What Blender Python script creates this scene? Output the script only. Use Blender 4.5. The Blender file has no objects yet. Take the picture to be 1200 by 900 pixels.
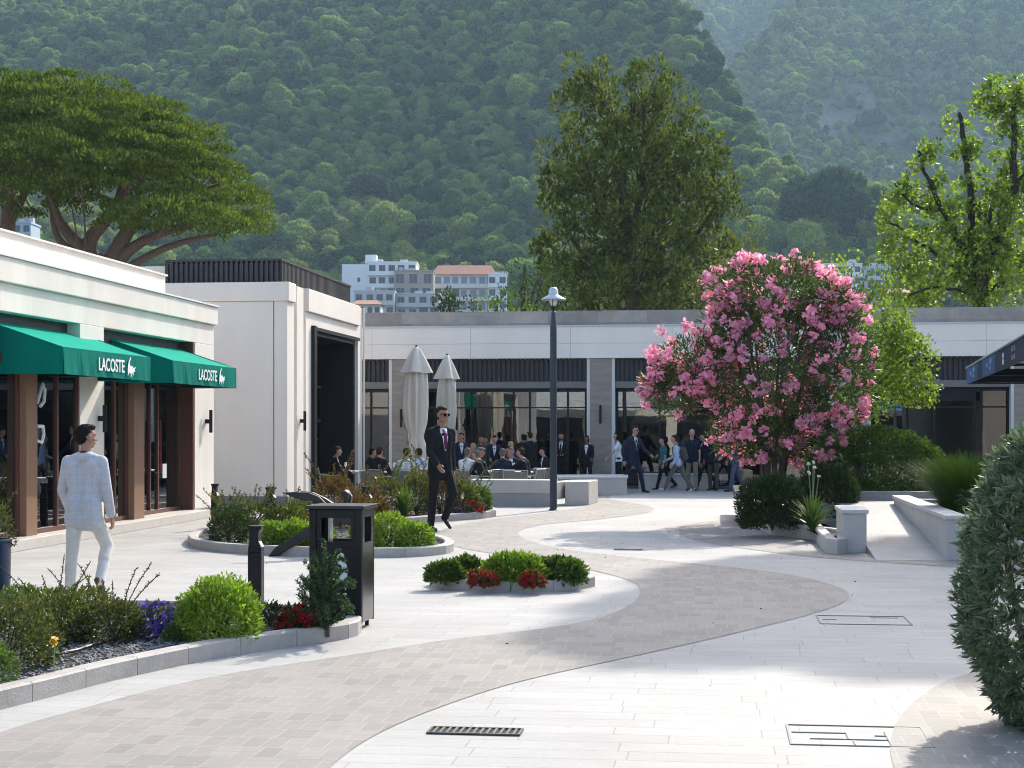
import bpy, math, random
import numpy as np
from mathutils import Vector, Matrix
from mathutils.bvhtree import BVHTree

# ------------------------------------------------------------------ camera, sky, sun, exposure
scene = bpy.context.scene
COL = scene.collection
F_PX, EYE, YH = 1900.0, 1.62, 502.0          # focal length in photo pixels, eye height, horizon row
YAW = math.radians(7.2)
CA, SA = math.cos(YAW), math.sin(YAW)
SUN = Vector((0.34, 1.0, 0.75)).normalized()
SUN_EL = math.asin(SUN.z)
SUN_AZ = math.atan2(SUN.x, SUN.y)

cam = bpy.data.cameras.new('camera')
cam.sensor_width = 36.0
cam.lens = F_PX / 1200.0 * 36.0
cam.shift_y = (YH - 450.0) / 1200.0
cam.clip_start = 0.1
cam.clip_end = 9000.0
cam_o = bpy.data.objects.new('camera', cam)
cam_o.location = (0, 0, EYE)
cam_o.rotation_euler = (math.radians(90), 0, YAW)
COL.objects.link(cam_o)
scene.camera = cam_o

world = bpy.data.worlds.new('World')
scene.world = world
world.use_nodes = True
wn = world.node_tree
sky = wn.nodes.new('ShaderNodeTexSky')
sky.sky_type = 'NISHITA'
sky.sun_disc = False
sky.sun_elevation = SUN_EL
sky.sun_rotation = SUN_AZ
sky.altitude = 0.0
sky.air_density = 0.8
sky.dust_density = 3.0
sky.ozone_density = 0.5
bg = wn.nodes['Background']
bg.inputs[1].default_value = 0.15
wn.links.new(sky.outputs[0], bg.inputs[0])

sun = bpy.data.lights.new('sun', 'SUN')
sun.energy = 2.9
sun.angle = math.radians(0.53)
sun.color = (1.0, 0.94, 0.84)
sun_o = bpy.data.objects.new('sun', sun)
sun_o.rotation_euler = SUN.to_track_quat('Z', 'Y').to_euler()
sun_o.location = (30, 80, 60)
COL.objects.link(sun_o)

scene.view_settings.view_transform = 'Standard'
scene.view_settings.look = 'None'
scene.view_settings.gamma = 1.0
scene.view_settings.use_curve_mapping = False
scene.view_settings.exposure = 1.35
scene.cycles.max_bounces = 8
scene.cycles.diffuse_bounces = 3
scene.cycles.glossy_bounces = 3
scene.cycles.transmission_bounces = 4
scene.cycles.transparent_max_bounces = 10
scene.cycles.volume_bounces = 0
scene.cycles.use_denoising = True
scene.cycles.pixel_filter_type = 'BLACKMAN_HARRIS'
scene.cycles.filter_width = 1.05
scene.cycles.sample_clamp_indirect = 6.0

HAZE_D = 0.00020
rng = np.random.default_rng(7)
random.seed(7)

# ------------------------------------------------------------------ pixel <-> place
def c2w(xc, zc):
    return (xc * CA - zc * SA, xc * SA + zc * CA)
def G(x, y, z=0.0):
    zc = F_PX * (EYE - z) / (y - YH)
    X, Y = c2w((x - 600) / F_PX * zc, zc)
    return Vector((X, Y, z))
def PZ(x, y, zc):
    X, Y = c2w((x - 600) / F_PX * zc, zc)
    return Vector((X, Y, EYE + (YH - y) * zc / F_PX))
def xy_px(x, zc):
    X, Y = c2w((x - 600) / F_PX * zc, zc)
    return X, Y

# ------------------------------------------------------------------ materials
MATS = {}
def nodes_of(m):
    m.use_nodes = True
    nt = m.node_tree
    return nt, nt.nodes, nt.links
def mat(name, col, rough=0.6, metal=0.0, spec=0.5, var=0.0, vscale=6.0, bump=0.0, bscale=40.0, stretch=(1, 1, 1), coat=0.0):
    if name in MATS: return MATS[name]
    m = bpy.data.materials.new(name)
    nt, N, L = nodes_of(m)
    b = N['Principled BSDF']
    b.inputs['Base Color'].default_value = (*col, 1)
    b.inputs['Roughness'].default_value = rough
    b.inputs['Metallic'].default_value = metal
    b.inputs['Specular IOR Level'].default_value = spec
    if coat: b.inputs['Coat Weight'].default_value = coat
    if var or bump:
        tc = N.new('ShaderNodeTexCoord'); mp = N.new('ShaderNodeMapping')
        mp.inputs['Scale'].default_value = stretch
        L.new(tc.outputs['Object'], mp.inputs[0])
    if var:
        no = N.new('ShaderNodeTexNoise'); no.inputs['Scale'].default_value = vscale
        no.inputs['Detail'].default_value = 6; no.inputs['Roughness'].default_value = 0.65
        L.new(mp.outputs[0], no.inputs['Vector'])
        rp = N.new('ShaderNodeValToRGB')
        rp.color_ramp.elements[0].position = 0.3; rp.color_ramp.elements[1].position = 0.7
        rp.color_ramp.elements[0].color = (*[c * (1 - var) for c in col], 1)
        rp.color_ramp.elements[1].color = (*[min(1, c * (1 + var)) for c in col], 1)
        L.new(no.outputs[0], rp.inputs[0]); L.new(rp.outputs[0], b.inputs['Base Color'])
    if bump:
        n2 = N.new('ShaderNodeTexNoise'); n2.inputs['Scale'].default_value = bscale; n2.inputs['Detail'].default_value = 4
        L.new(mp.outputs[0], n2.inputs['Vector'])
        bp = N.new('ShaderNodeBump'); bp.inputs['Strength'].default_value = bump; bp.inputs['Distance'].default_value = 0.02
        L.new(n2.outputs[0], bp.inputs['Height']); L.new(bp.outputs[0], b.inputs['Normal'])
    MATS[name] = m
    return m

def foliage_mat(name, c1, c2, trans=0.35, tcol=None, rough=0.45, spec=0.35):
    if name in MATS: return MATS[name]
    m = bpy.data.materials.new(name)
    nt, N, L = nodes_of(m)
    b = N['Principled BSDF']
    b.inputs['Roughness'].default_value = rough
    b.inputs['Specular IOR Level'].default_value = spec
    geo = N.new('ShaderNodeNewGeometry'); rp = N.new('ShaderNodeValToRGB')
    rp.color_ramp.elements[0].color = (*c1, 1); rp.color_ramp.elements[1].color = (*c2, 1)
    L.new(geo.outputs['Random Per Island'], rp.inputs[0])
    tc = N.new('ShaderNodeTexCoord'); no = N.new('ShaderNodeTexNoise')
    no.inputs['Scale'].default_value = 1.3; no.inputs['Detail'].default_value = 3
    L.new(tc.outputs['Object'], no.inputs['Vector'])
    hs = N.new('ShaderNodeHueSaturation')
    mr = N.new('ShaderNodeMapRange'); mr.inputs[1].default_value = 0.3; mr.inputs[2].default_value = 0.7
    mr.inputs[3].default_value = 0.75; mr.inputs[4].default_value = 1.25
    L.new(no.outputs[0], mr.inputs[0]); L.new(mr.outputs[0], hs.inputs['Value'])
    L.new(rp.outputs[0], hs.inputs['Color']); L.new(hs.outputs[0], b.inputs['Base Color'])
    tr = N.new('ShaderNodeBsdfTranslucent')
    if tcol is None: tcol = (1.5, 1.7, 0.7)
    mx = N.new('ShaderNodeMix'); mx.data_type = 'RGBA'; mx.blend_type = 'MULTIPLY'; mx.inputs[0].default_value = 1.0
    L.new(hs.outputs[0], mx.inputs[6]); mx.inputs[7].default_value = (*tcol, 1)
    L.new(mx.outputs[2], tr.inputs[0])
    ms = N.new('ShaderNodeMixShader'); ms.inputs[0].default_value = trans
    L.new(b.outputs[0], ms.inputs[1]); L.new(tr.outputs[0], ms.inputs[2])
    L.new(ms.outputs[0], N['Material Output'].inputs[0])
    MATS[name] = m
    return m

def glass_mat(name, tint, refl=1.0):
    if name in MATS: return MATS[name]
    m = bpy.data.materials.new(name)
    nt, N, L = nodes_of(m)
    N.remove(N['Principled BSDF'])
    t = N.new('ShaderNodeBsdfTransparent'); t.inputs[0].default_value = (*tint, 1)
    g = N.new('ShaderNodeBsdfGlossy'); g.inputs['Roughness'].default_value = 0.0
    g.inputs[0].default_value = (0.92, 0.95, 0.97, 1)
    fr = N.new('ShaderNodeFresnel'); fr.inputs[0].default_value = 1.55
    mu = N.new('ShaderNodeMath'); mu.operation = 'MULTIPLY'; mu.use_clamp = True; mu.inputs[1].default_value = refl
    L.new(fr.outputs[0], mu.inputs[0])
    tc = N.new('ShaderNodeTexCoord'); no = N.new('ShaderNodeTexNoise'); no.inputs['Scale'].default_value = 0.8
    L.new(tc.outputs['Object'], no.inputs['Vector'])
    bp = N.new('ShaderNodeBump'); bp.inputs['Strength'].default_value = 0.03; bp.inputs['Distance'].default_value = 0.05
    L.new(no.outputs[0], bp.inputs['Height']); L.new(bp.outputs[0], g.inputs['Normal'])
    ms = N.new('ShaderNodeMixShader')
    L.new(mu.outputs[0], ms.inputs[0]); L.new(t.outputs[0], ms.inputs[1]); L.new(g.outputs[0], ms.inputs[2])
    L.new(ms.outputs[0], N['Material Output'].inputs[0])
    MATS[name] = m
    return m

def paving_mat(name, c1, c2, mortar, bw, rh, msize, streak=0.12, offset=0.5, bias=0.0, rough=0.65, squash=1.0, sqf=2, rot=0.0, stain=(0.86, 1.06)):
    if name in MATS: return MATS[name]
    m = bpy.data.materials.new(name)
    nt, N, L = nodes_of(m)
    b = N['Principled BSDF']; b.inputs['Roughness'].default_value = rough; b.inputs['Specular IOR Level'].default_value = 0.25
    tc = N.new('ShaderNodeTexCoord'); mp = N.new('ShaderNodeMapping'); mp.inputs['Rotation'].default_value = (0, 0, rot)
    L.new(tc.outputs['Object'], mp.inputs[0])
    # small wobble so that joints are not ruler-straight
    br = N.new('ShaderNodeTexBrick')
    br.offset = 0.0; br.squash = squash; br.squash_frequency = sqf
    br.inputs['Color1'].default_value = (*c1, 1); br.inputs['Color2'].default_value = (*c2, 1)
    br.inputs['Mortar'].default_value = (*mortar, 1)
    br.inputs['Scale'].default_value = 1.0; br.inputs['Mortar Size'].default_value = msize
    br.inputs['Mortar Smooth'].default_value = 0.3; br.inputs['Bias'].default_value = bias
    br.inputs['Brick Width'].default_value = bw; br.inputs['Row Height'].default_value = rh
    # every course starts at its own random place, so joints do not line up
    sx = N.new('ShaderNodeSeparateXYZ'); L.new(mp.outputs[0], sx.inputs[0])
    dv = N.new('ShaderNodeMath'); dv.operation = 'DIVIDE'; L.new(sx.outputs[1], dv.inputs[0]); dv.inputs[1].default_value = rh
    fl_ = N.new('ShaderNodeMath'); fl_.operation = 'FLOOR'; L.new(dv.outputs[0], fl_.inputs[0])
    wn_ = N.new('ShaderNodeTexWhiteNoise'); wn_.noise_dimensions = '1D'; L.new(fl_.outputs[0], wn_.inputs['W'])
    ml = N.new('ShaderNodeMath'); ml.operation = 'MULTIPLY_ADD'; L.new(wn_.outputs['Value'], ml.inputs[0]); ml.inputs[1].default_value = bw * 3; L.new(sx.outputs[0], ml.inputs[2])
    cx_ = N.new('ShaderNodeCombineXYZ'); L.new(ml.outputs[0], cx_.inputs[0]); L.new(sx.outputs[1], cx_.inputs[1]); L.new(sx.outputs[2], cx_.inputs[2])
    L.new(cx_.outputs[0], br.inputs['Vector'])
    m2 = N.new('ShaderNodeMapping'); m2.inputs['Scale'].default_value = (1.3, 14, 1)
    L.new(tc.outputs['Object'], m2.inputs[0])
    n1 = N.new('ShaderNodeTexNoise'); n1.inputs['Scale'].default_value = 2.0; n1.inputs['Detail'].default_value = 6; n1.inputs['Roughness'].default_value = 0.7
    L.new(m2.outputs[0], n1.inputs['Vector'])
    r1 = N.new('ShaderNodeMapRange'); r1.inputs[1].default_value = 0.25; r1.inputs[2].default_value = 0.75
    r1.inputs[3].default_value = 1 - streak; r1.inputs[4].default_value = 1 + streak
    L.new(n1.outputs[0], r1.inputs[0])
    n2 = N.new('ShaderNodeTexNoise'); n2.inputs['Scale'].default_value = 0.7; n2.inputs['Detail'].default_value = 5; n2.inputs['Roughness'].default_value = 0.6
    L.new(tc.outputs['Object'], n2.inputs['Vector'])
    r2 = N.new('ShaderNodeMapRange'); r2.inputs[1].default_value = 0.3; r2.inputs[2].default_value = 0.7
    r2.inputs[3].default_value = stain[0]; r2.inputs[4].default_value = stain[1]
    L.new(n2.outputs[0], r2.inputs[0])
    n3 = N.new('ShaderNodeTexNoise'); n3.inputs['Scale'].default_value = 28; n3.inputs['Detail'].default_value = 5; n3.inputs['Roughness'].default_value = 0.8
    L.new(tc.outputs['Object'], n3.inputs['Vector'])
    r3 = N.new('ShaderNodeMapRange'); r3.inputs[1].default_value = 0.3; r3.inputs[2].default_value = 0.75; r3.inputs[3].default_value = 1.06; r3.inputs[4].default_value = 0.88
    L.new(n3.outputs[0], r3.inputs[0])
    m0 = N.new('ShaderNodeMath'); m0.operation = 'MULTIPLY'; L.new(r2.outputs[0], m0.inputs[0]); L.new(r3.outputs[0], m0.inputs[1])
    vo = N.new('ShaderNodeTexVoronoi'); vo.inputs['Scale'].default_value = 1.7; L.new(tc.outputs['Object'], vo.inputs['Vector'])
    r4 = N.new('ShaderNodeMapRange'); r4.inputs[1].default_value = 0.025; r4.inputs[2].default_value = 0.05; r4.inputs[3].default_value = 0.8; r4.inputs[4].default_value = 1.0
    L.new(vo.outputs['Distance'], r4.inputs[0])
    m1 = N.new('ShaderNodeMath'); m1.operation = 'MULTIPLY'; L.new(m0.outputs[0], m1.inputs[0]); L.new(r4.outputs[0], m1.inputs[1])
    mu = N.new('ShaderNodeMath'); mu.operation = 'MULTIPLY'
    L.new(r1.outputs[0], mu.inputs[0]); L.new(m1.outputs[0], mu.inputs[1])
    vm = N.new('ShaderNodeVectorMath'); vm.operation = 'SCALE'
    L.new(br.outputs['Color'], vm.inputs[0]); L.new(mu.outputs[0], vm.inputs['Scale'])
    L.new(vm.outputs[0], b.inputs['Base Color'])
    bp = N.new('ShaderNodeBump'); bp.inputs['Strength'].default_value = 0.25; bp.inputs['Distance'].default_value = 0.006; bp.invert = True
    L.new(br.outputs['Fac'], bp.inputs['Height'])
    L.new(bp.outputs[0], b.inputs['Normal'])
    MATS[name] = m
    return m

WHITE_WALL = mat('white_render', (0.72, 0.665, 0.59), 0.75, var=0.085, vscale=1.6, bump=0.08, bscale=60, stretch=(1, 1, 0.14))
STONE = mat('pale_stone', (0.52, 0.48, 0.43), 0.6, var=0.08, vscale=3, bump=0.1, bscale=50)
STONE_CAP = mat('pale_stone_cap', (0.60, 0.57, 0.53), 0.6, var=0.06, vscale=4)
KERB = mat('kerb_stone', (0.40, 0.37, 0.34), 0.7, var=0.14, vscale=5, bump=0.2, bscale=60)
BLACK = mat('black_metal', (0.007, 0.0075, 0.009), 0.42, spec=0.3, var=0.25, vscale=8)
DARK = mat('dark_cladding', (0.030, 0.028, 0.034), 0.55, var=0.15, vscale=4)
GREYBEAM = mat('grey_beam', (0.17, 0.165, 0.16), 0.55, var=0.08, vscale=3)
BROWN = mat('brown_timber', (0.10, 0.032, 0.02), 0.45, var=0.25, vscale=3, stretch=(8, 8, 0.6), bump=0.1, bscale=20)
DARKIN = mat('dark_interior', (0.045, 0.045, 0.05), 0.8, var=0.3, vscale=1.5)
SOIL = mat('dark_soil', (0.045, 0.035, 0.028), 0.95, var=0.4, vscale=20, bump=0.6, bscale=60)
GLASS = glass_mat('window_glass', (0.55, 0.58, 0.58), 1.9)
WOOD = mat('bark', (0.09, 0.065, 0.048), 0.9, var=0.35, vscale=9, bump=0.7, bscale=25, stretch=(3, 3, 1))
PINEBARK = mat('pine_bark', (0.13, 0.085, 0.062), 0.9, var=0.35, vscale=6, bump=0.7, bscale=18, stretch=(3, 3, 1))

# ------------------------------------------------------------------ object helpers
def tag(o, label=None, cat=None, group=None, kind=None):
    if label: o['label'] = label
    if cat: o['category'] = cat
    if group: o['group'] = group
    if kind: o['kind'] = kind
    return o
def thing(name, label, cat, loc=(0, 0, 0), rz=0.0, group=None):
    o = bpy.data.objects.new(name, None)
    o.empty_display_size = 0.2
    COL.objects.link(o)
    o.location = loc; o.rotation_euler = (0, 0, rz)
    return tag(o, label, cat, group)
def link(name, me, mats, parent=None, smooth=False, bevel=0.0):
    for m in (mats if isinstance(mats, (list, tuple)) else [mats]): me.materials.append(m)
    if smooth: me.polygons.foreach_set('use_smooth', [True] * len(me.polygons))
    o = bpy.data.objects.new(name, me)
    COL.objects.link(o)
    if parent is not None: o.parent = parent
    if bevel:
        b = o.modifiers.new('bevel', 'BEVEL'); b.width = bevel; b.segments = 2; b.limit_method = 'ANGLE'; b.angle_limit = math.radians(40)
    return o

class MB:
    """collects shapes for one mesh"""
    def __init__(s): s.v = []; s.f = []; s.m = []; s.off = Vector((0, 0, 0)); s.rot = None
    def _add(s, vs, fs, mi=0):
        n = len(s.v)
        for v in vs:
            v = Vector(v)
            if s.rot is not None: v = s.rot @ v
            s.v.append(tuple(v + s.off))
        for f in fs: s.f.append(tuple(i + n for i in f)); s.m.append(mi)
        return s
    def box(s, x0, y0, z0, x1, y1, z1, mi=0):
        if x0 > x1: x0, x1 = x1, x0
        if y0 > y1: y0, y1 = y1, y0
        if z0 > z1: z0, z1 = z1, z0
        return s._add([(x0, y0, z0), (x1, y0, z0), (x1, y1, z0), (x0, y1, z0), (x0, y0, z1), (x1, y0, z1), (x1, y1, z1), (x0, y1, z1)],
               [(0, 3, 2, 1), (4, 5, 6, 7), (0, 1, 5, 4), (1, 2, 6, 5), (2, 3, 7, 6), (3, 0, 4, 7)], mi)
    def prism(s, poly, z0, z1, mi=0):
        a = sum(poly[i][0] * poly[(i + 1) % len(poly)][1] - poly[(i + 1) % len(poly)][0] * poly[i][1] for i in range(len(poly)))
        p = list(poly) if a > 0 else list(poly)[::-1]
        n = len(p)
        zs0 = z0 if isinstance(z0, (list, tuple)) else [z0] * n
        vs = [(q[0], q[1], z0) for q in p] + [(q[0], q[1], z1) for q in p]
        fs = [tuple(range(n - 1, -1, -1)), tuple(range(n, 2 * n))] + [(i, (i + 1) % n, n + (i + 1) % n, n + i) for i in range(n)]
        return s._add(vs, fs, mi)
    def prism_dir(s, pts, d, mi=0):
        """polygon of 3-D points pushed along d"""
        n = len(pts); d = Vector(d)
        vs = [Vector(p) for p in pts] + [Vector(p) + d for p in pts]
        fs = [tuple(range(n - 1, -1, -1)), tuple(range(n, 2 * n))] + [(i, (i + 1) % n, n + (i + 1) % n, n + i) for i in range(n)]
        return s._add(vs, fs, mi)
    def poly(s, pts, mi=0): return s._add(pts, [tuple(range(len(pts)))], mi)
    def tube(s, pts, rad, n=8, mi=0, cap=True):
        pts = [Vector(p) for p in pts]
        if not isinstance(rad, (list, tuple)): rad = [rad] * len(pts)
        vs = []; fs = []
        up = Vector((0.3, 0.9, 0.1))
        for i, p in enumerate(pts):
            t = (pts[min(i + 1, len(pts) - 1)] - pts[max(i - 1, 0)])
            t = t.normalized() if t.length > 1e-9 else Vector((0, 0, 1))
            a = t.cross(up)
            if a.length < 1e-3: a = t.cross(Vector((1, 0, 0)))
            a.normalize(); b = t.cross(a)
            for k in range(n):
                an = 2 * math.pi * k / n
                vs.append(p + (a * math.cos(an) + b * math.sin(an)) * rad[i])
        for i in range(len(pts) - 1):
            for k in range(n):
                fs.append((i * n + k, i * n + (k + 1) % n, (i + 1) * n + (k + 1) % n, (i + 1) * n + k))
        if cap:
            fs.append(tuple(range(n - 1, -1, -1))); fs.append(tuple((len(pts) - 1) * n + k for k in range(n)))
        return s._add(vs, fs, mi)
    def lathe(s, prof, c=(0, 0, 0), n=20, mi=0, pleat=0, amp=0.0):
        vs = []; fs = []
        for (r, z) in prof:
            for k in range(n):
                an = 2 * math.pi * k / n
                rr = max(r, 1e-4) * (1 + amp * math.cos(pleat * an))
                vs.append((c[0] + rr * math.cos(an), c[1] + rr * math.sin(an), c[2] + z))
        m = len(prof)
        for i in range(m - 1):
            for k in range(n):
                fs.append((i * n + k, i * n + (k + 1) % n, (i + 1) * n + (k + 1) % n, (i + 1) * n + k))
        fs.append(tuple(range(n - 1, -1, -1))); fs.append(tuple((m - 1) * n + k for k in range(n)))
        return s._add(vs, fs, mi)
    def ball(s, c, r, n=10, m=7, mi=0):
        if not isinstance(r, (list, tuple)): r = (r, r, r)
        vs = [(c[0], c[1], c[2] - r[2])]; fs = []
        for j in range(1, m):
            ph = -math.pi / 2 + math.pi * j / m
            for k in range(n):
                an = 2 * math.pi * k / n
                vs.append((c[0] + r[0] * math.cos(ph) * math.cos(an), c[1] + r[1] * math.cos(ph) * math.sin(an), c[2] + r[2] * math.sin(ph)))
        vs.append((c[0], c[1], c[2] + r[2])); top = len(vs) - 1
        for k in range(n):
            fs.append((0, 1 + (k + 1) % n, 1 + k))
            fs.append((top, top - n + k, top - n + (k + 1) % n))
        for j in range(m - 2):
            for k in range(n):
                a = 1 + j * n + k; b = 1 + j * n + (k + 1) % n
                fs.append((a, b, b + n, a + n))
        return s._add(vs, fs, mi)
    def caps(s, p0, r0, p1, r1, n=12):
        """round-ended tapered limb"""
        p0, p1 = Vector(p0), Vector(p1)
        s.ball(p0, r0, n, 8); s.ball(p1, r1, n, 8)
        if (p1 - p0).length > 1e-4: s.tube([p0, p1], [r0, r1], n)
        return s
    def mesh(s, name):
        me = bpy.data.meshes.new(name)
        me.from_pydata(s.v, [], s.f)
        if any(s.m): me.polygons.foreach_set('material_index', s.m)
        me.validate(); me.update()
        return me
    def build(s, name, mats, parent=None, smooth=False, bevel=0.0, label=None, kind=None):
        o = link(name, s.mesh(name), mats, parent, smooth, bevel)
        if label: o['label'] = label
        if kind: o['kind'] = kind
        return o

def np_mesh(name, V, Fc, mats, parent=None, smooth=False):
    """mesh from numpy arrays; Fc is (n,3) or (n,4)"""
    me = bpy.data.meshes.new(name)
    k = Fc.shape[1]
    me.vertices.add(len(V)); me.vertices.foreach_set('co', np.ascontiguousarray(V, dtype=np.float32).ravel())
    me.loops.add(Fc.size); me.loops.foreach_set('vertex_index', np.ascontiguousarray(Fc, dtype=np.int32).ravel())
    me.polygons.add(len(Fc)); me.polygons.foreach_set('loop_start', np.arange(0, Fc.size, k, dtype=np.int32))
    me.update(calc_edges=True)
    return link(name, me, mats, parent, smooth)

# ------------------------------------------------------------------ leaves
def unit(a): return a / np.maximum(np.linalg.norm(a, axis=1, keepdims=True), 1e-9)
def leaf_arrays(P, D, L, W, fold=0.3, wid=0.45):
    n = len(P)
    L = np.broadcast_to(np.asarray(L, dtype=float), (n,))[:, None]; W = np.broadcast_to(np.asarray(W, dtype=float), (n,))[:, None]
    S = unit(np.cross(D, rng.normal(size=(n, 3)))); Nn = np.cross(S, D)
    a = P; b = P + D * L * wid + S * W * 0.5 + Nn * W * fold; c = P + D * L; d = P + D * L * wid - S * W * 0.5 + Nn * W * fold
    V = np.stack([a, b, c, d], 1).reshape(-1, 3)
    i = np.arange(n)[:, None] * 4
    Fc = np.concatenate([i + np.array([[0, 1, 2]]), i + np.array([[0, 2, 3]])], 1).reshape(-1, 3)
    return V, Fc
def leaves(name, P, D, L, W, m, parent, fold=0.3, wid=0.45):
    V, Fc = leaf_arrays(P, D, L, W, fold, wid)
    return np_mesh(name, V, Fc, m, parent)
def dirs(n): return unit(rng.normal(size=(n, 3)))
def blob_points(n, c, r, shell=0.55, lumps=9, lump=0.22, zmin=-0.55, clump=0.0):
    """points in an uneven, lumpy ellipsoid, most of them near its surface; returns points and outward directions"""
    d = dirs(int(n * 2.2)); d = d[d[:, 2] > zmin][:n]
    ld = dirs(lumps); la = rng.uniform(-lump * 0.6, lump, lumps)
    R = 1 + (np.exp(6 * (d @ ld.T - 1)) * la).sum(1)
    q = rng.uniform(0, 1, len(d)) ** 0.5
    q = shell + (1 - shell) * q
    if clump:
        cd = dirs(120); k = (d @ cd.T).max(1); q *= np.clip(0.72 + (k - 0.93) / 0.07 * 0.33, 0.6, 1.05)
    P = np.asarray(c) + d * (R * q)[:, None] * np.asarray(r)
    return P, d
def pads(centers, radii, per, spread=0.9, up=0.5, out=0.6, dome=False):
    """tufts: per leaf points around each centre, directed outward"""
    c = np.repeat(np.asarray(centers), per, 0); r = np.repeat(np.asarray(radii), per, 0)
    d = dirs(len(c)); q = rng.uniform(0.15, 1, len(c))[:, None] ** 0.5
    if dome: d[:, 2] = np.where(d[:, 2] < -.15, -d[:, 2], d[:, 2]); q = rng.uniform(.55, 1, len(c))[:, None] ** .5
    P = c + d * q * r
    D = unit(d * out + rng.normal(size=d.shape) * spread * 0.5 + np.array([0, 0, up]))
    return P, D

def shrub(name, label, cat, base, r, h, m, n=1600, L=0.06, W=0.03, group=None, up=0.35, shell=0.5, lump=0.25, stem=True, zmin=-0.35, clump=0.6, lean=(0, 0), fl=None, sprays=0, wood=None):
    """leafy bush: stems plus leaf faces; r=(rx,ry). Optional fl=(material, count, size) flowers"""
    t = thing(name, label, cat, base, 0, group)
    P, d = blob_points(n, (lean[0], lean[1], h * 0.36), (r[0], r[1], h * 0.64), shell, 10, lump, -.62, clump)
    P[:, 2] = np.maximum(P[:, 2], rng.uniform(0.005, 0.05, len(P)))
    D = unit(d * 0.8 + rng.normal(size=d.shape) * 0.45 + np.array([0, 0, up]))
    sc = rng.uniform(0.7, 1.25, len(P))
    if sprays:
        PP = [P]; DD = [D]; SC = [sc]
        mbs = MB()
        for k in range(sprays):
            an = rng.uniform(0, 6.28); tl = rng.uniform(0.05, 0.7)
            dv = np.array([math.cos(an) * tl, math.sin(an) * tl, 1.0]); dv /= np.linalg.norm(dv)
            p0 = np.array([math.cos(an) * r[0] * 0.4, math.sin(an) * r[1] * 0.4, h * 0.6]); ln = h * rng.uniform(0.5, 1.25)
            bend = np.array([math.cos(an), math.sin(an), 0]) * ln * 0.25
            q = np.linspace(0.1, 1, int(26 * ln / 0.5) + 8)[:, None]
            pts = p0 + dv * ln * q + bend * q ** 2
            mbs.tube([tuple(v) for v in pts[::6]] + [tuple(pts[-1])], 0.004, 4)
            pts = np.repeat(pts, 2, 0)
            PP.append(pts); DD.append(unit(rng.normal(size=pts.shape) + dv * 0.7)); SC.append(rng.uniform(0.45, 0.8, len(pts)))
        P = np.concatenate(PP); D = np.concatenate(DD); sc = np.concatenate(SC)
        mbs.build('shoot', wood or WOOD, t)
    leaves('foliage', P, D, L * sc, W * sc, m, t)
    if stem:
        mb = MB()
        for k in range(7):
            an = k * 0.9; q = rng.uniform(0.3, 0.7)
            mb.tube([(0, 0, -0.02), (r[0] * q * 0.4 * math.cos(an), r[1] * q * 0.4 * math.sin(an), h * 0.35), (r[0] * q * math.cos(an) + lean[0], r[1] * q * math.sin(an) + lean[1], h * 0.7)], [0.014, 0.009, 0.004], 5)
        mb.build('stem', wood or WOOD, t)
    if fl:
        fm, cnt, size = fl
        flowers('flowers', [(P[i] + d[i % len(d)] * 0.01) for i in rng.choice(len(d), cnt)], size, fm, t)
    return t
def flowers(name, centres, size, m, parent, per=1, spread=0.0, petals=5, cup=0.35):
    """five-petal blossoms (or heads of several blossoms) facing outward/upward"""
    C = np.repeat(np.asarray(centres, dtype=float), per, 0)
    if spread: C = C + dirs(len(C)) * (rng.uniform(0.3, 1, len(C))[:, None] * spread)
    n = len(C)
    A = unit(rng.normal(size=(n, 3)) * 0.9 + np.array([0, -0.35, 0.6]))
    S = unit(np.cross(A, rng.normal(size=(n, 3)))); T = np.cross(A, S)
    sz = size * rng.uniform(0.75, 1.25, n)
    Vs = []; Fs = []; k0 = 0
    for k in range(petals):
        a = 2 * math.pi * k / petals
        d = unit(S * math.cos(a) + T * math.sin(a) + A * cup); w = -S * math.sin(a) + T * math.cos(a)
        p0 = C; p1 = C + d * sz[:, None] * 0.6 + w * sz[:, None] * 0.42; p2 = C + d * sz[:, None] - A * sz[:, None] * 0.12; p3 = C + d * sz[:, None] * 0.6 - w * sz[:, None] * 0.42
        Vs.append(np.stack([p0, p1, p2, p3], 1).reshape(-1, 3)); Fs.append(np.arange(n * 4).reshape(-1, 4) + k0); k0 += n * 4
    return np_mesh(name, np.concatenate(Vs), np.concatenate(Fs), m, parent)

def smooth_poly(pts, it=2, closed=True):
    """Chaikin corner cutting"""
    for _ in range(it):
        q = []
        n = len(pts)
        rngi = range(n) if closed else range(n - 1)
        if not closed: q.append(pts[0])
        for i in rngi:
            a, b = Vector(pts[i]), Vector(pts[(i + 1) % n])
            q += [a * 0.75 + b * 0.25, a * 0.25 + b * 0.75]
        if not closed: q.append(pts[-1])
        pts = q
    return pts
def offset_poly(p, d):
    """closed polygon moved inward by d"""
    n = len(p)
    ar = sum(p[i][0] * p[(i + 1) % n][1] - p[(i + 1) % n][0] * p[i][1] for i in range(n))
    sg = 1 if ar > 0 else -1
    out = []
    for i in range(n):
        a, b, c = Vector(p[i - 1]).to_2d(), Vector(p[i]).to_2d(), Vector(p[(i + 1) % n]).to_2d()
        e1 = (b - a).normalized(); e2 = (c - b).normalized()
        nn = Vector((-e1.y - e2.y, e1.x + e2.x)) * sg
        k = max(nn.length, 0.3); nn = nn.normalized()
        out.append(b + nn * d * min(1.6, 2 / k))
    return out
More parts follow.
